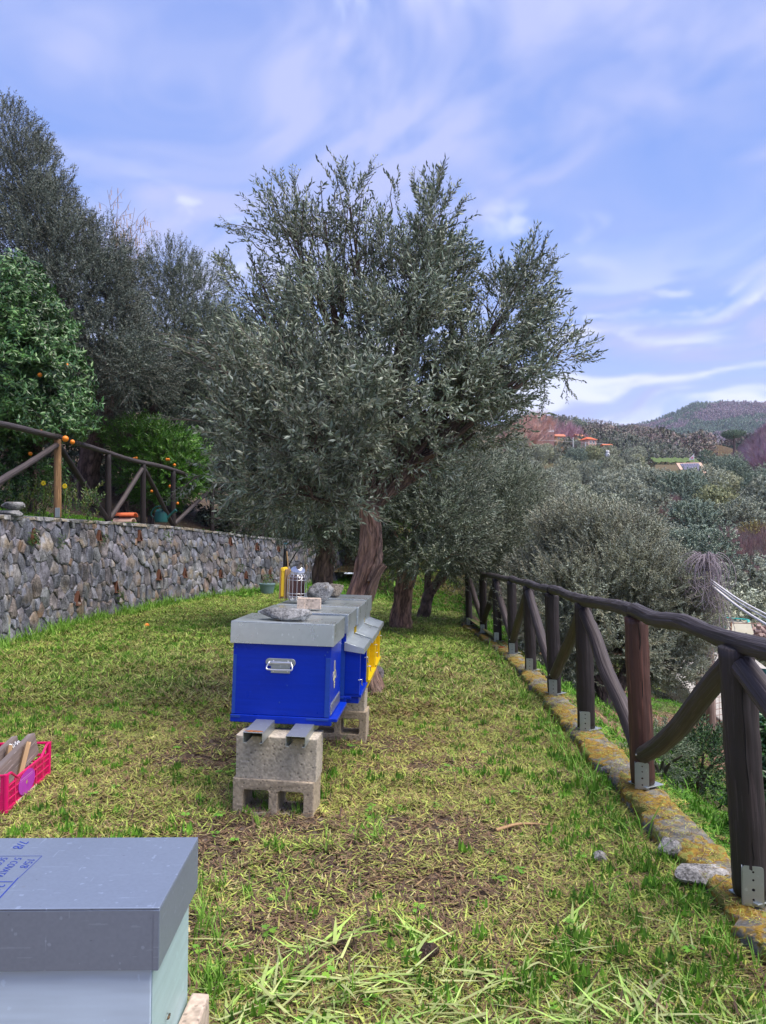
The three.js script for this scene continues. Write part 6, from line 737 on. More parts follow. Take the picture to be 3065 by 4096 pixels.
  many('green weeds and grass on the slope beyond the fence', 16000, () => { const z = -0.5 - 16 * r(), e = 0.2 + 9 * r() ** 1.5, x = kerbX(z) + e; const n = slopeSoil(x, z, e); if (n > 0.16 + 0.1 * r()) return null; return V3(x, landY(x, z) - 0.02, z); }, [...G.ros, ...G.far], 0.5, 1.4, M.grass, [0.85, 1.05, 0.75]);
  many('green growth on the shady bank under the olives', 5000, () => { const z = -17 - 8 * r(), x = lerp(wallX(z), kerbX(z) + 1, r()); if (fbm2(x * 0.7, z * 0.7, 3) < -0.1) return null; return V3(x, lawnY(x, Math.max(z, -25)), z); }, [...G.ros, ...G.far], 1, 2.2, M.grass, [0.8, 1.0, 0.7]);
  many('fallen dry leaves and moss crumbs on the mossy kerb', 2600, () => { const z = -1.3 - 10 * r() ** 1.3, x = kerbX(z) + 0.24 * (r() - 0.5); return V3(x, kerbY(z) + 0.004 + 0.012 * fbm2(z * 5, 2, 4), z); }, [...G.clip, ...G.dry], 0.25, 0.55, M.straw, [0.95, 0.85, 0.6], 'leaf_litter');
  // plants rooted in the wall
  for (const [px, py, d, s, l] of [[140, 2150, 10.4, 1.2, 'trailing green plant hanging over the dark weep hole at the wall top, far left'], [250, 2162, 11.3, 0.8, 'small green fern in the wall left of the tall weep hole'], [412, 2155, 12.8, 0.9, 'green tuft growing in the wall under the curved roof tiles'], [672, 2145, 15.3, 1.0, 'green tuft high in the wall near the middle'], [480, 2385, 13.3, 1.0, 'green plant at the wall foot beside a large brown stone'], [600, 2415, 14.3, 0.8, 'low green plant at the wall foot right of the brown stone'], [965, 2270, 18.5, 0.8, 'small fern in the far part of the wall'], [1270, 2200, 22, 1.6, 'green plant hanging on the far end of the wall']]) { const p = P(px, py, d - 0.15), t = thing('wall_plant', l, 'plant', p); const ls = []; for (let i = 0; i < 26; i++) { const q = V3((r() - 0.5) * 0.2 * s, (r() - 0.6) * 0.22 * s, 0.05 * r()), dir = V3(r() - 0.5, r() - 0.2, 0.6 + r()).normalize(); ls.push({ m: M4().compose(q, new THREE.Quaternion().setFromUnitVectors(UPQ, dir), V3(0.35, 0.35, 0.35).multiplyScalar(s)), c: shade(0.3) }); } instances('leaves', SP.green[0], M.leaf, ls, t); }
  { const p = P(1069, 2330, 18.2), t = thing('potted_plant', 'sparse green plant growing in the blue-grey pot', 'plant', p), ls = []; for (let i = 0; i < 9; i++) ls.push({ m: M4().compose(V3((r() - 0.5) * 0.2, -0.05, (r() - 0.5) * 0.2), new THREE.Quaternion().setFromUnitVectors(UPQ, V3((r() - 0.5) * 0.9, 1, (r() - 0.5) * 0.9).normalize()), V3(0.8, 0.8, 0.8)), c: [1, 1, 1] }); instances('leaves', SP.green[1], M.leaf, ls, t); }
  // yellow flowers by the new post
  for (const [px, py, l] of [[174, 1933, 'yellow flower left of the pale fence post'], [259, 1945, 'yellow flower right of the pale fence post']]) { const p = P(px, py, 11.5), t = thing('yellow_flower', l, 'flower', p), g = []; for (let k = 0; k < 9; k++) { const a = k / 9 * 6.283; g.push(move(new THREE.SphereGeometry(0.018, 6, 4), 0.024 * Math.cos(a), 0.024 * Math.sin(a), 0, 0, 0, a, V3(1, 0.5, 0.2))); } part('petals', merge(g), std({ c: [0.85, 0.62, 0.01], roughness: 0.7 }), t); part('stem', limb([V3(0, 0, -0.01), V3(0.01, -0.15, 0), V3(0, -0.32, 0)], [0.004, 0.005, 0.005], { rad: 5, seg: 5 }), std({ c: [0.1, 0.2, 0.03] }), t); }
  { const p = P(170, 2040, 11.9), t = thing('garden_plant', 'yellow-green leafy plants flanking the pale fence post on the terrace', 'plant', p), ls = []; for (let i = 0; i < 130; i++) { const x = (r() - 0.4) * 1.4; ls.push({ m: M4().compose(V3(x, (r() - 0.5) * 0.5, (r() - 0.5) * 0.4), new THREE.Quaternion().setFromUnitVectors(UPQ, V3((r() - 0.5) * 1.2, 1, (r() - 0.5) * 1.2).normalize()), V3(0.8, 0.8, 0.8)), c: r() < 0.35 ? [2, 1.4, 1] : [1, 1, 1] }); } instances('leaves', SP.green[0], M.leaf, ls, t); }
  // shrubs on the slope
  const shrub = (name, label, px, py, d, w, h, n, sp, mat, tint) => { const f = P(px, py, d); f.y = landY(f.x, f.z); const t = thing(name, label, 'shrub', f), rw = w / F * d, rh = h / F * d; part('stems', merge([0, 1, 2].map((k) => limb([V3(0, 0, 0), V3((k - 1) * rw * 0.3, rh * 0.8, 0.05), V3((k - 1) * rw * 0.6, rh * 1.5, 0.1 * k)], [0.02, 0.014, 0.006], { rad: 6, seg: 8, seed: k }))), M.twig, t); crown(t, [{ c: f.clone().add(V3(0, rh, 0)), rx: rw, ry: rh, rz: rw, w: 1 }, { c: f.clone().add(V3(rw * 0.3, rh * 1.5, 0)), rx: rw * 0.6, ry: rh * 0.6, rz: rw * 0.6, w: 1 }], n, sp, mat, { seed: px, tint, hole: 0.02, size: [0.35, 0.6] }); };
  shrub('shrub', 'small dark-leaved bush on the grassy slope left of the nearest post', 2800, 3330, 6.2, 85, 105, 300, SP.green, M.leaf, [0.6, 0.7, 0.9]);
  shrub('shrub', 'green glossy bush at the right edge behind the nearest post', 3060, 3300, 4.6, 75, 260, 420, SP.citrus, M.gloss, [0.6, 0.75, 0.7]);
  shrub('shrub', 'grey-leaved plant just beyond the kerb at the reddish post', 2640, 3120, 5.6, 80, 90, 160, SP.grey, M.leaf, [0.8, 1.05, 0.8]);
}

// ------------------------------------------------------------------ things on the slope: pole, cables, dead vine, walls
{
  const d = 11.5, foot = P(2852, 3130, d), head = P(2826, 2250, d); foot.y = Math.min(foot.y, landY(foot.x, foot.z)) - 0.1;
  const t = thing('utility_pole', 'weathered wooden pole on the slope, its top hidden by a dead vine', 'pole', foot); wpart('shaft', limb([foot, foot.clone().lerp(head, 0.5), head], [0.075, 0.07, 0.062], { rad: 14, seg: 20, rough: 0.04, seed: 4 }), std({ c: [0.62, 0.44, 0.36], map: T.wood, bumpMap: T.woodB, bumpScale: 0.008, roughness: 0.85 }), t);
  const v = thing('dead_vine', 'mop of dry violet-grey creeper hanging over the pole top', 'vine', P(2826, 2250, 10.2)), g = [], r = rng(55); for (let k = 0; k < 130; k++) { const a = r() * 6.283, hang = k > 92, R0 = hang ? 0.06 + 0.12 * r() : 0.1 + 0.24 * r(), L = hang ? 0.5 + 0.75 * r() : 0.12 + 0.3 * r(), bx = hang ? 0.1 : 0, x = Math.cos(a), z = Math.sin(a), top = 0.02 + 0.14 * r(), j = () => 0.09 * (r() - 0.5); g.push(tube([V3(j(), -0.12, j()), V3(x * R0 * 0.45 + j(), top, z * R0 * 0.45 + j()), V3(x * R0 + j(), top - 0.08 - 0.08 * r(), z * R0 + j()), V3(x * R0 * 1.1 + bx + j(), -0.16 - L * 0.4, z * R0 + j()), V3(x * R0 * 0.9 + bx * 1.5 + j() * 2, -0.2 - L * 0.75, z * R0 + j() * 2), V3(x * R0 + bx * 1.6 + j() * 3, -0.22 - L, z * R0 + j())], 0.0024 + 0.0026 * r(), 18, 4)); } part('runners', merge(g).scale(0.95, 0.95, 0.95), std({ c: [0.34, 0.29, 0.32], roughness: 0.95 }), v).userData.kind = 'stuff';
  // pale cables running down to the right
  [['upper pale cable running from the pole down to the right, wrapped with a thin wire', 2842, 2318, 3100, 2476, 0.011], ['middle pale cable running from the pole down to the right', 2842, 2328, 3100, 2492, 0.011], ['lowest, thickest pale cable from the pole down to the right', 2846, 2342, 3100, 2520, 0.016]].forEach(([l, a, b, c, e, rad], i) => { const A = P(a, b, 10.2), B = P(c, e, 7.8), m = A.clone().lerp(B, 0.5).add(V3(0, -0.03, 0)); const w = sh(new THREE.Mesh(tube([A, m, B, B.clone().add(B.clone().sub(m).multiplyScalar(3))], rad, 60, 7), std({ c: [0.72, 0.7, 0.72], roughness: 0.6 }))); w.name = numbered('overhead_cable'); scene.add(w); tag(w, l, 'cable'); });
  // paved yard, fence and clutter seen past the nearest post
  { const g = new RoundedBoxGeometry(2.2, 0.5, 5, 1, 0.03); const m = structure('paved_path', metricUV(g), std({ c: [1.15, 1.12, 1.1], map: T.conc, roughness: 0.95 })); m.position.copy(P(3085, 2905, 15)); m.rotation.set(0.35, 0.2, 0); }
  { const p = P(2935, 2800, 16), t2 = thing('garden_wall', 'pale grey masonry wall low on the slope behind the pole', 'wall', p); const g = []; for (let i = 0; i < 3; i++) for (let j = 0; j < 5; j++) part('block', box(0.49, 0.19, 0.2, (i - 1) * 0.5 + (j % 2) * 0.2, (j - 2) * 0.2, 0.02 * (i % 2), 0.01), std({ c: [0.95, 0.9, 0.88], map: T.conc, roughness: 1 }), t2); part('footing', box(1.7, 0.7, 0.22, 0.1, -0.82, -0.02, 0.02), M.concrete, t2); t2.rotation.y = -0.3; }
  { const p = P(2905, 2760, 14.5), t3 = thing('mesh_fence', 'rusty wire mesh fence panel at the slope edge behind the pole', 'fence', p), g = []; for (let k = -8; k <= 8; k++) g.push(tube([V3(k * 0.1, -0.7, 0), V3(k * 0.1, 0, 0), V3(k * 0.1, 0.7, 0)], 0.005, 2, 4)); for (let k = -6; k <= 6; k++) g.push(tube([V3(-0.8, k * 0.11, 0), V3(0, k * 0.11, 0), V3(0.8, k * 0.11, 0)], 0.005, 2, 4)); part('mesh', merge(g), std({ c: [0.22, 0.10, 0.07], roughness: 0.9 }), t3); for (const x of [-0.8, 0.8]) part('post', new THREE.CylinderGeometry(0.02, 0.02, 1.6, 8).translate(x, 0, 0), std({ c: [0.22, 0.10, 0.07], roughness: 0.9 }), t3); t3.rotation.y = 0.5; }
  { const p = P(2962, 2505, 22), t4 = thing('tarpaulin_stack', 'firewood stack partly under a turquoise and white tarpaulin down the slope', 'firewood stack', p); const q = rng(3); for (let i = 0; i < 46; i++) { const lg = move(new THREE.CylinderGeometry(0.06 + 0.03 * q(), 0.06, 0.5 + 0.3 * q(), 8), 0.35 + 1.1 * q(), -0.35 + 0.42 * q() * (1 - 0.3 * q()), (q() - 0.5) * 0.5, q() * 3, q() * 3, 1.57); part('log', lg, std({ c: [0.38, 0.27, 0.24], roughness: 0.95 }), t4); } const s = new THREE.PlaneGeometry(0.8, 0.55, 14, 10), ps = s.attributes.position; for (let i = 0; i < ps.count; i++) ps.setZ(i, 0.08 * n2(ps.getX(i) * 4, ps.getY(i) * 4) - 0.25 * Math.abs(ps.getY(i))); s.rotateX(-0.9); s.translate(-0.15, 0.05, 0.1); part('tarpaulin', s, std({ c: [0.4, 0.38, 0.3], roughness: 0.7, side: THREE.DoubleSide }), t4); part('tarpaulin_edge', [bar(V3(-0.56, 0.26, -0.1), V3(0.26, 0.18, -0.1), 0.07, 0.03), bar(V3(0.26, 0.18, -0.08), V3(0.24, -0.16, 0.18), 0.07, 0.03), bar(V3(-0.54, 0.25, -0.08), V3(-0.5, -0.08, 0.18), 0.07, 0.03)], std({ c: [0.02, 0.42, 0.38], roughness: 0.6 }), t4); }
  { const p = P(3055, 2540, 21), t5 = thing('wire_fence', 'thin rusty post and wire fence beyond the firewood', 'fence', p); for (const x of [-0.9, 0.15]) part('post', limb([V3(x, -0.8, 0), V3(x, -0.1, 0), V3(x + 0.02, 0.35, 0)], [0.035, 0.033, 0.03], { rad: 7, seg: 6 }), std({ c: [0.3, 0.16, 0.1], roughness: 0.9 }), t5); part('wire', tube([V3(-2.2, 0.42, 0), V3(-0.9, 0.33, 0), V3(0.15, 0.3, 0), V3(2, 0.2, 0)], 0.014, 20, 5), std({ c: [0.32, 0.2, 0.16], roughness: 0.9 }), t5); }
  { const p = P(3030, 2800, 12.5), t6 = thing('blue_barrel', 'bright blue plastic barrel glimpsed right of the nearest post', 'barrel', p); part('shell', new THREE.LatheGeometry([[0, -0.4], [0.2, -0.4], [0.22, -0.36], [0.24, 0], [0.22, 0.36], [0.2, 0.4], [0, 0.41]].map(([a, b]) => new THREE.Vector2(a, b)), 20), std({ c: [0.01, 0.36, 0.62], roughness: 0.4 }), t6); }
  { const p = P(3053, 3000, 5.2), t7 = thing('shade_net', 'dark teal plastic netting hung at the right edge behind the nearest post', 'netting', p); const s = new THREE.PlaneGeometry(0.45, 1.1, 10, 20), ps = s.attributes.position; for (let i = 0; i < ps.count; i++) ps.setZ(i, 0.05 * Math.sin(ps.getX(i) * 22 + ps.getY(i) * 2)); part('net', s, std({ c: [0.006, 0.06, 0.065], roughness: 0.7, side: THREE.DoubleSide }), t7); part('cane', limb([V3(-0.16, -0.7, 0.08), V3(-0.2, 0, 0.08), V3(-0.22, 0.5, 0.08)], [0.012, 0.012, 0.01], { rad: 7, seg: 8 }), M.plankTan, t7); }
}

// ------------------------------------------------------------------ the valley: groves, houses, woods
{
  const r = rng(808);
  const on = (px, dist) => { const a = Math.atan2(px - 1532.5, F), x = dist * Math.sin(a), z = -dist * Math.cos(a); return V3(x, landY(x, z), z); };
  // grove trees: a few grown forms, each copied with its own turn and size
  const proto = [];
  const grow = (kind, seed, sp, tint, n, w, h) => { const t = new THREE.Group(); t.position.set(0, 0, 0); part('trunk', merge([limb([V3(0, -0.3, 0), V3(0.08, 0.7, 0.02), V3(-0.1, 1.5, 0.1)], [0.2, 0.15, 0.09], { rad: 8, seg: 8, seed }), limb([V3(0.05, 0.8, 0), V3(0.4, 1.5, 0.1), V3(0.7, 2.1, 0.2)], [0.1, 0.08, 0.04], { rad: 6, seg: 6, seed }), limb([V3(0.05, 0.8, 0), V3(-0.4, 1.5, -0.2), V3(-0.7, 2.1, -0.3)], [0.1, 0.08, 0.04], { rad: 6, seg: 6, seed })]), M.barkDark, t); const L = [], q = rng(seed); for (let k = 0; k < 8; k++) { const a = k * 0.785 + q(), rr = w * (0.35 + 0.3 * q()); L.push({ c: V3(Math.cos(a) * rr, h * (0.45 + 0.28 * q()), Math.sin(a) * rr), rx: w * (0.36 + 0.14 * q()), ry: h * (0.26 + 0.1 * q()), rz: w * 0.42, w: 1 }); } L.push({ c: V3(0, h * 0.72, 0), rx: w * 0.5, ry: h * 0.28, rz: w * 0.5, w: 1 }); crown(t, L, n, sp, M.leaf, { seed, tint, hole: 0.0, shell: 0.97, up: 0.35, vary: 0.25, hf: 0.9, size: [0.55, 0.85] }); return t; };
  const forms = [[1.89, 1.93, 1.71], [1.40, 1.49, 1.40], [2.13, 2.13, 1.71], null, [1.7, 1.75, 1.1], [1.65, 1.73, 1.65], [1.16, 1.24, 1.20], [1.95, 2.01, 1.89]].map((t, i) => grow('a', 201 + i, t ? SP.far : SP.farDark, t || [1.5, 1.6, 1.5], i === 4 ? 900 : 1150, [2.3, 2.1, 2.0, 2.1, 1.7, 2.35, 1.9, 2.2][i], [4.0, 3.7, 3.5, 3.9, 3.6, 3.6, 3.3, 3.9][i]));
  const spots = []; const okay = (p, gap) => spots.every((s) => s.distanceTo(p) > gap);
  const plant = (p, f, s, label, group, cat = 'olive tree', name = 'olive_tree') => { const t = forms[f].clone(); t.name = numbered(name); t.position.copy(p); t.rotation.y = r() * 6.283; t.scale.set(s * (0.9 + 0.2 * r()), s * (0.9 + 0.2 * r()), s * (0.9 + 0.2 * r())); scene.add(t); tag(t, label, cat, group); spots.push(p); return t; };
  // nearer single trees on the far side of the dip
  [[2790, 2160, 44, 3, 0.95, 'dark round olive just above the pale concrete wall across the valley'], [2765, 2060, 57, 3, 1.05, 'dark olive tree to the left of the little white fence across the valley'], [2665, 2075, 52, 1, 0.9, 'grey olive left of the dark pair across the valley'], [2870, 2010, 62, 4, 1.0, 'yellowish-green olive right of the dark round olive across the valley'], [2960, 2070, 58, 1, 0.95, 'greener olive near the right edge above the scrub'], [2600, 2010, 66, 1, 1.0, 'bluish olive beside the reddish scrub across the valley'], [2945, 2330, 31, 0, 1.0, 'pale grey shrubby olive below the red scrub at the right edge'], [2900, 2400, 27, 0, 0.9, 'pale grey shrubby olive right of the hanging dead vine'], [3040, 2380, 29, 0, 1.0, 'pale grey shrubby olive at the right edge above the cables'], [3010, 2290, 36, 1, 1.0, 'grey shrubby olive just under the red scrub at the right'], [2240, 2080, 40, 0, 1.1, 'grey olive crown right behind the far fence end'], [2420, 2030, 58, 0, 1.05, 'pale olive rising behind the wide fence-side crown']].forEach(([px, py, d, f, s, l]) => { const p = on(px, d); const want = P(px, py + 110 * 45 / d, d / Math.hypot(1, (px - 1532.5) / F)); p.y = lerp(p.y, want.y, 0.0); plant(p, f, s, l); });
  const rows = []; for (let k = 0; k < 2500 && rows.length < 190; k++) { const d = 62 * (200 / 62) ** r(), px = 2060 + 1040 * r(), p = on(px, d); if (px > 2990 && d > 95) continue; if (px > 2640 && px < 2890 && d > 90) continue; if (px > 2560 && d > 118) continue; if (px > 2700 && d < 70) continue; if (!okay(p, 3.5 + 0.011 * d)) continue; rows.push(p); const f = Math.floor(r() * 8); if (f === 4 && r() < 0.5) continue; plant(p, f, 0.8 + 0.45 * r(), ['pale grey-green', 'grey-green', 'pale grey-green', 'dark green', 'yellowish green', 'grey-green', 'dark green', 'pale grey-green'][f] + ' olive tree among the many in the grove across the valley', ['pale', 'grey-green', 'pale', 'dark', 'yellowish', 'grey-green', 'dark', 'pale'][f] + ' olive trees in the grove across the valley'); }
  // olives farther up the hill, too small and too many to tell apart
  const far = (name, label, n, at, sps, mat, size, tint) => { const t = new THREE.Group(); t.name = numbered(name); scene.add(t); tag(t, label, 'trees', null, 'stuff'); const ls = sps.map(() => []); for (let i = 0; i < n; i++) { const q = at(); if (!q) continue; const [p, w, h, tc] = q; const v0 = 0.75 + 0.5 * r(); for (let k = 0; k < size[0]; k++) { const z = 2 * r() - 0.7, a = r() * 6.283, hh = Math.sqrt(Math.max(0, 1 - z * z)), d = V3(hh * Math.cos(a), z, hh * Math.sin(a)), s = lerp(size[1], size[2], r()); ls[k % sps.length].push({ m: M4().compose(V3(p.x + d.x * w, p.y + h * 0.5 + d.y * h * 0.5, p.z + d.z * w), new THREE.Quaternion().setFromUnitVectors(UPQ, d.clone().add(V3(0, 0.4, 0)).normalize()), V3(s, s, s)), c: (tc || tint).map((x) => x * v0 * (0.85 + 0.3 * r())) }); } } ls.forEach((l, i) => l.length && instances('crowns', sps[i], mat, l, t)); };
  far('olive_grove', 'rows of small grey olives high on the near hillside', 900, () => { const d = 190 * (400 / 190) ** r(), px = 2150 + 700 * r(), p = on(px, d); if (px > 2560 + 180 * r() && d < 240) return null; if (px < 2330 && d > 260) return null; if (px > 2620 && d > 260 + 60 * r()) return null; return [p, 2.2, 3.6]; }, SP.far, M.leaf, [34, 1.6, 2.4], [1, 1.05, 1]);
  far('scrub', 'mixed heath and bare scrub over the crest of the near hill', 3600, () => { const d = 260 * (600 / 260) ** r(), px = 2030 + 800 * r(), p = on(px, d); const m = fbm2(p.x * 0.012 + 5, p.z * 0.012, 4); return [p, 3.2, 3.4, m > 0.12 ? [1.0, 1.15, 0.8] : m > -0.1 ? [1.5, 1.22, 1.0] : [1.8, 1.3, 1.35]]; }, [SP.far[0], SP.farDark[0]], M.leaf, [12, 2.6, 4.2], [1, 1, 1]);
  far('bare_woods', 'violet-grey leafless woods over the far hill', 5200, () => { const d = lerp(560, 1290, r() ** 0.9), px = 2480 + 700 * r(), a = Math.atan2(px - 1532.5, F), x = d * Math.sin(a), z = -d * Math.cos(a), m = fbm2(x * 0.006 + 9, z * 0.006, 5); if (farCrest(px) > 1790) return null; const y = farY(d, px, x, z); return [V3(x, y, z), 6, 7, m > 0.2 ? [0.95, 1.25, 1.05] : [2.0, 1.4, 2.0]]; }, [SP.farDark[1], SP.far[1]], M.leaf, [14, 6, 9], [1, 1, 1]);
  far('spur_woods', 'dark woods and bare purple trees on the spur at the right edge', 900, () => { const d = lerp(210, 335, r()), px = 2800 + 330 * r(), a = Math.atan2(px - 1532.5, F), x = d * Math.sin(a), z = -d * Math.cos(a), y = spurY(d, px, x, z); const m = fbm2(x * 0.03, z * 0.03, 3) - 0.2 * (px > 2930 ? 1 : 0); return [V3(x, y, z), 3.4, 4.6, m > -0.1 ? [0.85, 1.0, 0.85] : [1.9, 1.3, 1.5]]; }, [SP.farDark[0], SP.far[2]], M.leaf, [22, 2.6, 3.8], [1, 1, 1]);
  far('purple_thicket', 'leafless purplish thicket at the right edge below the spur', 130, () => { const d = lerp(125, 165, r()), px = 2985 + 190 * r() ** 0.8, p = on(px, d); return [p, 2.6, 6.0 * (0.35 + 0.65 * sstep(2985, 3080, px))]; }, SP.bare, M.leaf, [90, 1.3, 2.1], [0.9, 0.9, 1.0]);
  far('red_scrub', 'reddish brown scrub on the slope at the right edge', 240, () => { const px = 2860 + 250 * r(), d = px < 2990 ? lerp(51.5, 60, r()) : lerp(40, 58, r()), p = on(px, d); return [p, 0.8, 1.1]; }, SP.bare, M.leaf, [40, 0.8, 1.4], [0.78, 0.80, 0.66]);
  far('dry_scrub', 'reddish bramble among the olives across the valley', 26, () => { const d = lerp(62, 74, r()), px = 2640 + 80 * r(), p = on(px, d); return [p, 1.0, 1.6]; }, SP.bare, M.leaf, [40, 0.9, 1.5], [0.8, 0.78, 0.62]);
  // bare rosy trees and poplars by the village
  [[2110, 200, 1.0, 10, 'tall pinkish leafless trees beside the olive crown, leftmost by the village'], [2150, 215, 0.9, 9, 'pinkish leafless tree in front of the red-brown building'], [2250, 230, 1.0, 10, 'wide mauve leafless tree right of the red-brown building'], [2290, 240, 0.8, 8, 'smaller mauve leafless tree next to the yellow house']].forEach(([px, d, k, h, l], i) => { const p = on(px, d), t = thing('bare_tree', l, 'tree', p); part('trunk', limb([V3(0, -0.5, 0), V3(0.1, h * 0.4, 0), V3(0, h * 0.7, 0)], [0.35, 0.25, 0.1], { rad: 7, seg: 8, seed: i }), M.barkDark, t); crown(t, [{ c: p.clone().add(V3(0, h * 0.6, 0)), rx: 4.6 * k, ry: h * 0.42, rz: 4 * k, w: 1 }, { c: p.clone().add(V3(-2, h * 0.45, 0)), rx: 3.6 * k, ry: h * 0.32, rz: 3 * k, w: 1 }], 420, i < 2 ? SP.barePink : SP.bare, M.leaf, { seed: 300 + i, size: [2.4, 4.2], up: 1, hole: 0, tint: i < 2 ? [1, 1, 1] : [1.15, 0.95, 1.05] }); });
  { const p = on(2940, 240); p.y = spurY(240, 2940, p.x, p.z); const t = thing('stone_pine', 'dark umbrella-shaped pine on the spur below the far hill', 'pine', P(2935, 1775, 245)); part('trunk', limb([V3(0, -6, 0), V3(0.2, 0, 0), V3(0, 3, 0)], [0.5, 0.4, 0.3], { rad: 7, seg: 8 }), M.barkDark, t); crown(t, [{ c: t.position.clone().add(V3(0, 3.0, 0)), rx: 3.3, ry: 0.9, rz: 3, w: 1 }, { c: t.position.clone().add(V3(-1, 2.6, 0)), rx: 1.8, ry: 0.7, rz: 2, w: 1 }], 700, SP.farDark, M.leaf, { seed: 310, size: [0.9, 1.5], tint: [0.8, 1.1, 0.7], hole: 0 }); }
  { const p = on(2820, 178), t = thing('round_tree', 'small dark rounded evergreen behind the solar house', 'tree', P(2826, 1838, 185)); part('trunk', limb([V3(0, -3, 0), V3(0, 0, 0)], [0.2, 0.15], { rad: 6, seg: 4 }), M.barkDark, t); crown(t, [{ c: t.position.clone(), rx: 1.4, ry: 2.0, rz: 1.4, w: 1 }], 160, SP.farDark, M.leaf, { seed: 311, size: [1, 1.6], tint: [0.8, 1.1, 0.8], hole: 0 }); }
  { const t = thing('mimosa_shrub', 'orange-yellow flowering shrubs beside the purple thicket', 'shrub', P(2965, 1945, 128)); part('stems', limb([V3(0, -2, 0), V3(0, 0, 0)], [0.1, 0.05], { rad: 6, seg: 4 }), M.barkDark, t); crown(t, [[2935, 1918], [2955, 1930], [2980, 1940], [3000, 1945]].map(([x, y]) => ({ c: P(x, y + 4, 126), rx: 0.9, ry: 0.75, rz: 0.9, w: 1 })), 260, SP.mimosa, M.leaf, { seed: 312, size: [0.6, 1], hole: 0 }); }
  { const t = thing('yellow_shrub', 'yellowish bush on the red scrub slope at the right edge', 'shrub', P(3020, 2140, 50)); part('stems', limb([V3(0, -1, 0), V3(0, 0.2, 0)], [0.06, 0.03], { rad: 6, seg: 4 }), M.barkDark, t); crown(t, [[3000, 2130], [3030, 2120], [3035, 2150]].map(([x, y]) => ({ c: P(x, y, 50), rx: 0.55, ry: 0.5, rz: 0.5, w: 1 })), 220, SP.yellow, M.leaf, { seed: 313, size: [0.6, 1], hole: 0 }); }
  // houses
  const W = (c) => std({ c, roughness: 0.9 });
  const house = (name, label, cat, at, w, d, h, rh, wall, roofC, turn, wins, hip) => { const t = thing(name, label, cat, at); t.rotation.y = turn; part('wall', box(w, h + 3, d, 0, h / 2 - 1.5, 0, 0.02), W(wall), t); const e = 0.35, g = new THREE.BufferGeometry(), X = w / 2 + e, Z = d / 2 + e, k = hip ? w * 0.28 : w / 2 + e; const v = [[-X, h, Z], [X, h, Z], [X, h, -Z], [-X, h, -Z], [-k, h + rh, 0], [k, h + rh, 0]], f = [[0, 1, 5], [0, 5, 4], [2, 3, 4], [2, 4, 5], [1, 2, 5], [3, 0, 4], [0, 2, 1], [0, 3, 2]], p = []; for (const q of f) for (const i of q) p.push(...v[i]); g.setAttribute('position', new THREE.Float32BufferAttribute(p, 3)); g.computeVertexNormals(); part('roof', g, W(roofC), t); for (const [x, y, ww, hh] of wins) { const wn = new THREE.Group(); wn.name = 'window'; wn.position.set(x, y, d / 2); t.add(wn); part('pane', new THREE.BoxGeometry(ww, hh, 0.06), std({ c: [0.05, 0.06, 0.08], roughness: 0.2 }), wn); part('frame', [new THREE.BoxGeometry(ww + 0.2, 0.12, 0.12).translate(0, hh / 2 + 0.05, 0), new THREE.BoxGeometry(ww + 0.2, 0.12, 0.12).translate(0, -hh / 2 - 0.05, 0), new THREE.BoxGeometry(0.12, hh, 0.12).translate(ww / 2 + 0.05, 0, 0), new THREE.BoxGeometry(0.12, hh, 0.12).translate(-ww / 2 - 0.05, 0, 0)], W([0.75, 0.72, 0.68]), wn); } return t; };
  house('house', 'salmon house with a bright orange hipped roof on the hillside', 'house', P(2355, 1779, 200), 2.9, 2.6, 1.2, 0.75, [0.72, 0.42, 0.34], [0.62, 0.13, 0.05], 0.5, [[-0.5, 0.5, 0.45, 0.6], [0.5, 0.5, 0.45, 0.6]], true);
  house('house', 'cream yellow house with a low tiled roof left of the orange-roofed one', 'house', P(2315, 1759, 225), 2.2, 2, 0.9, 0.7, [0.75, 0.6, 0.28], [0.5, 0.2, 0.11], 0.4, [[0, 0.4, 0.35, 0.5]], false);
  house('house', 'long low orange roof among the hillside olives', 'house', P(2427, 1786, 200), 2.0, 1.4, 0.25, 0.4, [0.5, 0.36, 0.26], [0.55, 0.15, 0.06], 0.1, [], false);
  house('house', 'reddish house half hidden left of the yellow one', 'house', P(2235, 1762, 215), 2.6, 2, 1.0, 0.8, [0.6, 0.4, 0.22], [0.5, 0.18, 0.11], 0.2, [[-0.4, 0.5, 0.3, 0.4]], false);
  { const at = P(2187, 1753, 205), t = thing('tall_building', 'red-brown building crowned with a row of white figures and spires', 'building', at); part('wall', box(3.3, 4.5, 3, 0, -0.75, 0, 0.02), W([0.42, 0.24, 0.21]), t); const g = []; for (let k = 0; k < 9; k++) g.push(box(0.16, 0.42 + 0.12 * (k % 3), 0.16, -1.5 + k * 0.375, 1.75, 1.3, 0.03)); part('white_figures', [...g, box(3.4, 0.08, 0.3, 0, 1.55, 1.3, 0)], W([0.75, 0.74, 0.74]), t); part('spire', [new THREE.ConeGeometry(0.28, 2.2, 8).translate(0.9, 3.2, 0), new THREE.ConeGeometry(0.2, 1.6, 8).translate(1.4, 2.8, 0)], W([0.4, 0.27, 0.25]), t); for (const x of [-0.8, 0.1, 0.9]) { const w = new THREE.Group(); w.name = 'window'; w.position.set(x, 0.4, 1.5); t.add(w); part('pane', new THREE.BoxGeometry(0.35, 0.6, 0.05), std({ c: [0.1, 0.09, 0.1], roughness: 0.3 }), w); } }
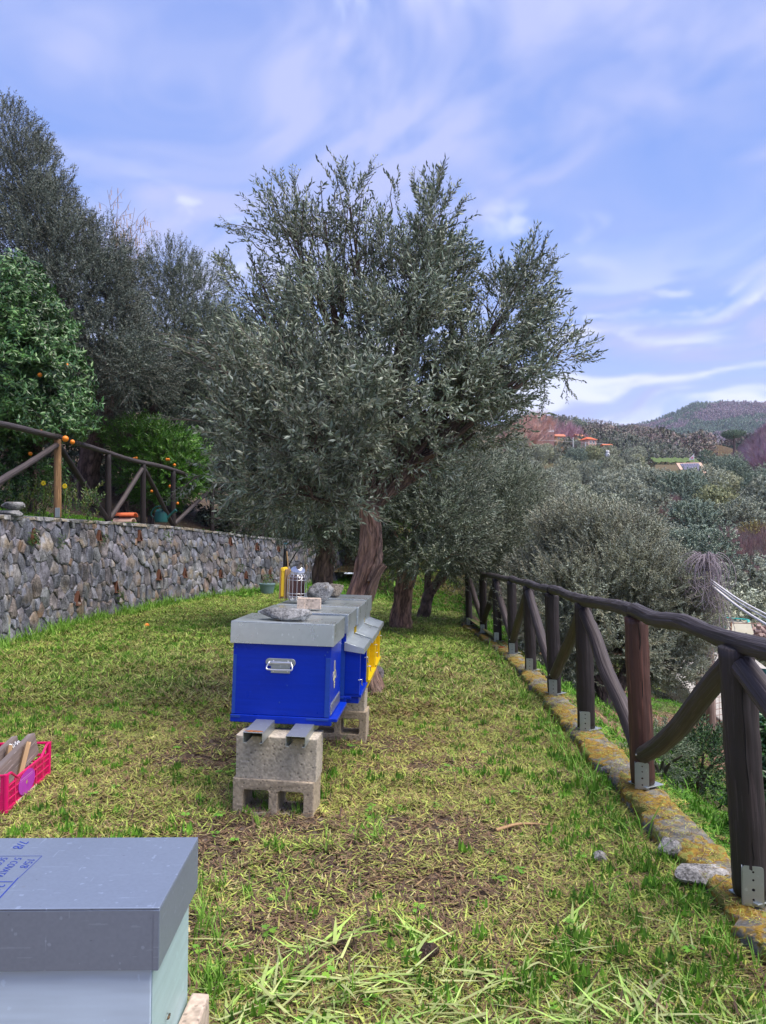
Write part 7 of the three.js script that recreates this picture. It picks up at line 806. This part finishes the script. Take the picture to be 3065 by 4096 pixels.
  { // house with solar panels
    const solar = (label, px0, py0, px1, py1, px2, py2, d, dep, nx, ny, wallc) => { const A = P(px0, py0, d), B = P(px1, py1, d), C = P(px2, py2, d - dep), t = thing('solar_house', label, 'house', A.clone().lerp(B, 0.5)); const X = B.clone().sub(A), w = X.length(); X.normalize(); const Dn = C.clone().sub(A), Lr = Dn.length(); Dn.addScaledVector(X, -Dn.dot(X)).normalize(); const N = X.clone().cross(Dn).normalize(); if (N.y < 0) N.negate(); const o = t.position; const at = (x, y, n) => A.clone().addScaledVector(X, x).addScaledVector(Dn, y).addScaledVector(N, n).sub(o); const slab = (x0, x1, y0, y1, n0, n1) => { const g = new THREE.BoxGeometry(x1 - x0, y1 - y0, n1 - n0); g.applyMatrix4(M4().makeBasis(X, Dn, N.clone().multiplyScalar(X.clone().cross(Dn).dot(N) > 0 ? 1 : -1)).setPosition(at((x0 + x1) / 2, (y0 + y1) / 2, (n0 + n1) / 2))); return g; };
      part('roof', slab(-0.35, w + 0.35, -0.15, Lr + 0.15, -0.2, 0), W([0.62, 0.42, 0.32]), t); for (let i = 0; i < nx; i++) for (let j = 0; j < ny; j++) part('solar_panel', slab(0.15 + (w - 0.3) * (i + 0.03) / nx, 0.15 + (w - 0.3) * (i + 0.97) / nx, 0.1 + (Lr - 0.3) * (j + 0.02) / ny, 0.1 + (Lr - 0.3) * (j + 0.98) / ny, 0.01, 0.06), M.solar, t);
      const wd = Math.abs(C.z - A.z), lo = C.y - o.y; part('wall', new THREE.BoxGeometry(w - 0.1, 4, wd + 1.5).translate(0, lo - 2.15, (C.z - A.z) * 0.5 - 0.9), W(wallc), t); const sd = new THREE.Shape(); sd.moveTo(0, lo - 0.3); sd.lineTo(0, -0.25); sd.lineTo(wd, lo - 0.3); sd.closePath(); part('gable', new THREE.ExtrudeGeometry(sd, { depth: 0.2, bevelEnabled: false }).rotateY(-Math.PI / 2).translate(-w / 2 + 0.2, 0, 0), W([0.35, 0.16, 0.1]), t); return t; };
    M.solar = std({ c: [0.035, 0.04, 0.13], roughness: 0.5 });
    solar('stone house whose large sloping roof is covered with blue solar panels', 2715, 1854, 2797, 1852, 2728, 1892, 128, 2.4, 8, 4, [0.6, 0.5, 0.4]);
    solar('small annexe with a blue solar panel roof, right of the larger one', 2809, 1869, 2844, 1868, 2817, 1895, 126, 1.6, 3, 2, [0.72, 0.55, 0.38]);
    const p = P(2777, 1850, 130), t = thing('flag', 'white flag with a pinkish emblem flying over the solar house', 'flag', p); part('pole', new THREE.CylinderGeometry(0.04, 0.05, 1.9, 7).translate(0, 0.6, 0), W([0.6, 0.6, 0.6]), t); const s = new THREE.PlaneGeometry(0.85, 1.0, 8, 8), q = s.attributes.position; for (let i = 0; i < q.count; i++) { const x = (0.425 - q.getX(i)) / 0.85; q.setXYZ(i, -x * 0.85, q.getY(i) * (1 - 0.75 * x) - 0.5 * x + 1.0, 0.08 * Math.sin(x * 7)); } part('cloth', s, std({ c: [0.7, 0.68, 0.7], roughness: 0.8, side: THREE.DoubleSide }), t); part('emblem', new THREE.CylinderGeometry(0.16, 0.16, 0.02, 16).rotateX(Math.PI / 2).translate(-0.32, 0.8, 0.08), W([0.65, 0.2, 0.3]), t); }
  { const t = thing('vegetable_field', 'bright green terraced field above the solar house', 'field', P(2700, 1840, 175)); const g = new THREE.PlaneGeometry(10, 3.4, 40, 12), p = g.attributes.position; g.rotateX(-Math.PI / 2 + 0.38); for (let i = 0; i < p.count; i++) p.setY(i, p.getY(i) + 0.25 * n2(p.getX(i) * 0.9, p.getZ(i) * 2.2)); g.computeVertexNormals(); part('crop', g, std({ c: [0.10, 0.15, 0.05], roughness: 1, bumpMap: T.soilB, bumpScale: 0.1 }), t); part('bank', new THREE.BoxGeometry(15, 1.5, 0.6).translate(2, -2.1, 2.6), W([0.42, 0.33, 0.2]), t); t.userData.kind = 'structure'; delete t.userData.category; }
  // poles and pylons
  const pole = (label, px, py0, py1, d, kind) => { const a = P(px, py1, d), b = P(px, py0, d), t = thing(kind, label, kind === 'pylon' ? 'pylon' : 'pole', a), h = b.y - a.y; if (kind === 'pylon') { const g = []; for (const [x, z] of [[-1, -1], [1, -1], [-1, 1], [1, 1]]) g.push(bar(V3(x * h * 0.07, -0.5, z * h * 0.07), V3(x * h * 0.012, h, z * h * 0.012), h * 0.012, h * 0.012)); for (let k = 0; k < 6; k++) { const w = h * lerp(0.07, 0.014, k / 6), w2 = h * lerp(0.07, 0.014, (k + 1) / 6); g.push(bar(V3(-w, h * k / 6, w), V3(w2, h * (k + 1) / 6, w2), h * 0.008, h * 0.008), bar(V3(w, h * k / 6, w), V3(-w2, h * (k + 1) / 6, w2), h * 0.008, h * 0.008)); } part('lattice', merge(g), W([0.4, 0.28, 0.26]), t); for (const y of [0.62, 0.8]) part('crossarm', box(h * 0.36, h * 0.015, h * 0.02, 0, h * y, 0, 0), W([0.45, 0.36, 0.35]), t); } else part('shaft', new THREE.CylinderGeometry(0.1, 0.13, h + 1, 8).translate(0, h / 2 - 0.5, 0), W([0.7, 0.68, 0.68]), t); };
  pole('white pole standing before the orange-roofed house', 2343, 1768, 1805, 175, 'lamp_pole'); pole('thin pale pole left of the orange-roofed house', 2293, 1750, 1788, 180, 'lamp_pole');
  pole('lattice pylon on the olive slope right of centre of the near hill', 2562, 1712, 1758, 360, 'pylon'); pole('lattice mast on the crest of the near hill', 2158, 1616, 1645, 500, 'pylon');
  { const c = sh(new THREE.Mesh(tube([P(2150, 1760, 178), P(2293, 1767, 180), P(2343, 1770, 175), P(2430, 1776, 176)], 0.035, 40, 4), W([0.5, 0.48, 0.48]))); c.name = numbered('power_line'); scene.add(c); tag(c, 'power line strung between the two pale poles', 'cable'); }
  { const p = P(2431, 1817, 150), t = thing('garden_ornament', 'small white rounded figure among the grove tops', 'ornament', p); part('body', new THREE.LatheGeometry([[0, -0.6], [0.38, -0.5], [0.42, -0.1], [0.3, 0.2], [0.26, 0.3], [0.36, 0.5], [0.3, 0.68], [0, 0.72]].map(([a, b]) => new THREE.Vector2(a, b)), 16), W([0.72, 0.72, 0.74]), t); part('patch', move(new THREE.SphereGeometry(0.2, 10, 8), 0.05, -0.12, 0.28), W([0.2, 0.25, 0.25]), t); for (const s of [-1, 1]) part('ear', move(new THREE.ConeGeometry(0.1, 0.25, 8), s * 0.22, 0.75, 0), W([0.72, 0.72, 0.74]), t); }
  // concrete wall, white fence, dead log across the valley
  { const A = P(2828, 2172, 50), B = P(2950, 2170, 50), t = thing('concrete_wall', 'pale concrete retaining wall across the valley above the red scrub', 'wall', A.clone().lerp(B, 0.5)); const w = A.distanceTo(B); part('face', worn(box(w, 0.95, 0.3, 0, 0, 0, 0.02), 0.03, 2), std({ c: [2.0, 1.95, 1.9], map: T.conc, roughness: 0.95 }), t); part('side', worn(box(0.28, 0.8, 1.6, w / 2 - 0.1, 0.45, -0.75, 0.02), 0.03, 2), std({ c: [1.9, 1.85, 1.8], map: T.conc, roughness: 0.95 }), t); const ag = []; const q = rng(8); for (let i = 0; i < 22; i++) { const a = q() * 6.283; ag.push(move(new THREE.ConeGeometry(0.06, 0.9, 4), 0.5 + 0.3 * Math.cos(a) + (i % 2) * 0.9, -0.2, 0.5 + 0.2 * Math.sin(a), 0.5 * Math.sin(a), 0, -0.7 * Math.cos(a))); } const a = thing('agave', 'grey-green agaves in front of the pale concrete wall', 'agave', t.position.clone()); part('leaves', merge(ag), std({ c: [0.2, 0.27, 0.22], roughness: 0.7 }), a); }
  { const A = P(2718, 2031, 58), B = P(2775, 2031, 58), t = thing('white_fence', 'little white fence rail below the dead log across the valley', 'fence', A.clone().lerp(B, 0.5)); const w = A.distanceTo(B); part('rail', box(w, 0.09, 0.06, 0, 0, 0, 0.01), W([0.8, 0.78, 0.8]), t); for (const x of [-0.3, 0.05, 0.4]) part('post', box(0.07, 0.5, 0.06, w * x, -0.25, -0.04, 0.01), W([0.8, 0.78, 0.8]), t);
    const l = thing('dead_log', 'blackened broken trunk lying behind the little white fence', 'log', P(2745, 2024, 59)); part('log', merge([limb([V3(-0.6, -0.05, 0), V3(0.1, 0.15, 0), V3(0.6, 0.4, 0)], [0.08, 0.17, 0.2], { rad: 9, seg: 10, rough: 0.2 }), limb([V3(0.5, 0.3, 0), V3(0.65, 0.7, 0), V3(0.72, 1.0, 0)], [0.16, 0.1, 0.03], { rad: 8, seg: 8, rough: 0.2 })]), std({ c: [0.02, 0.015, 0.016], roughness: 1 }), l); }
}
scene.fog = new THREE.FogExp2(new THREE.Color().setRGB(0.62, 0.68, 0.92), 0.00018);

renderer.render(scene, camera);
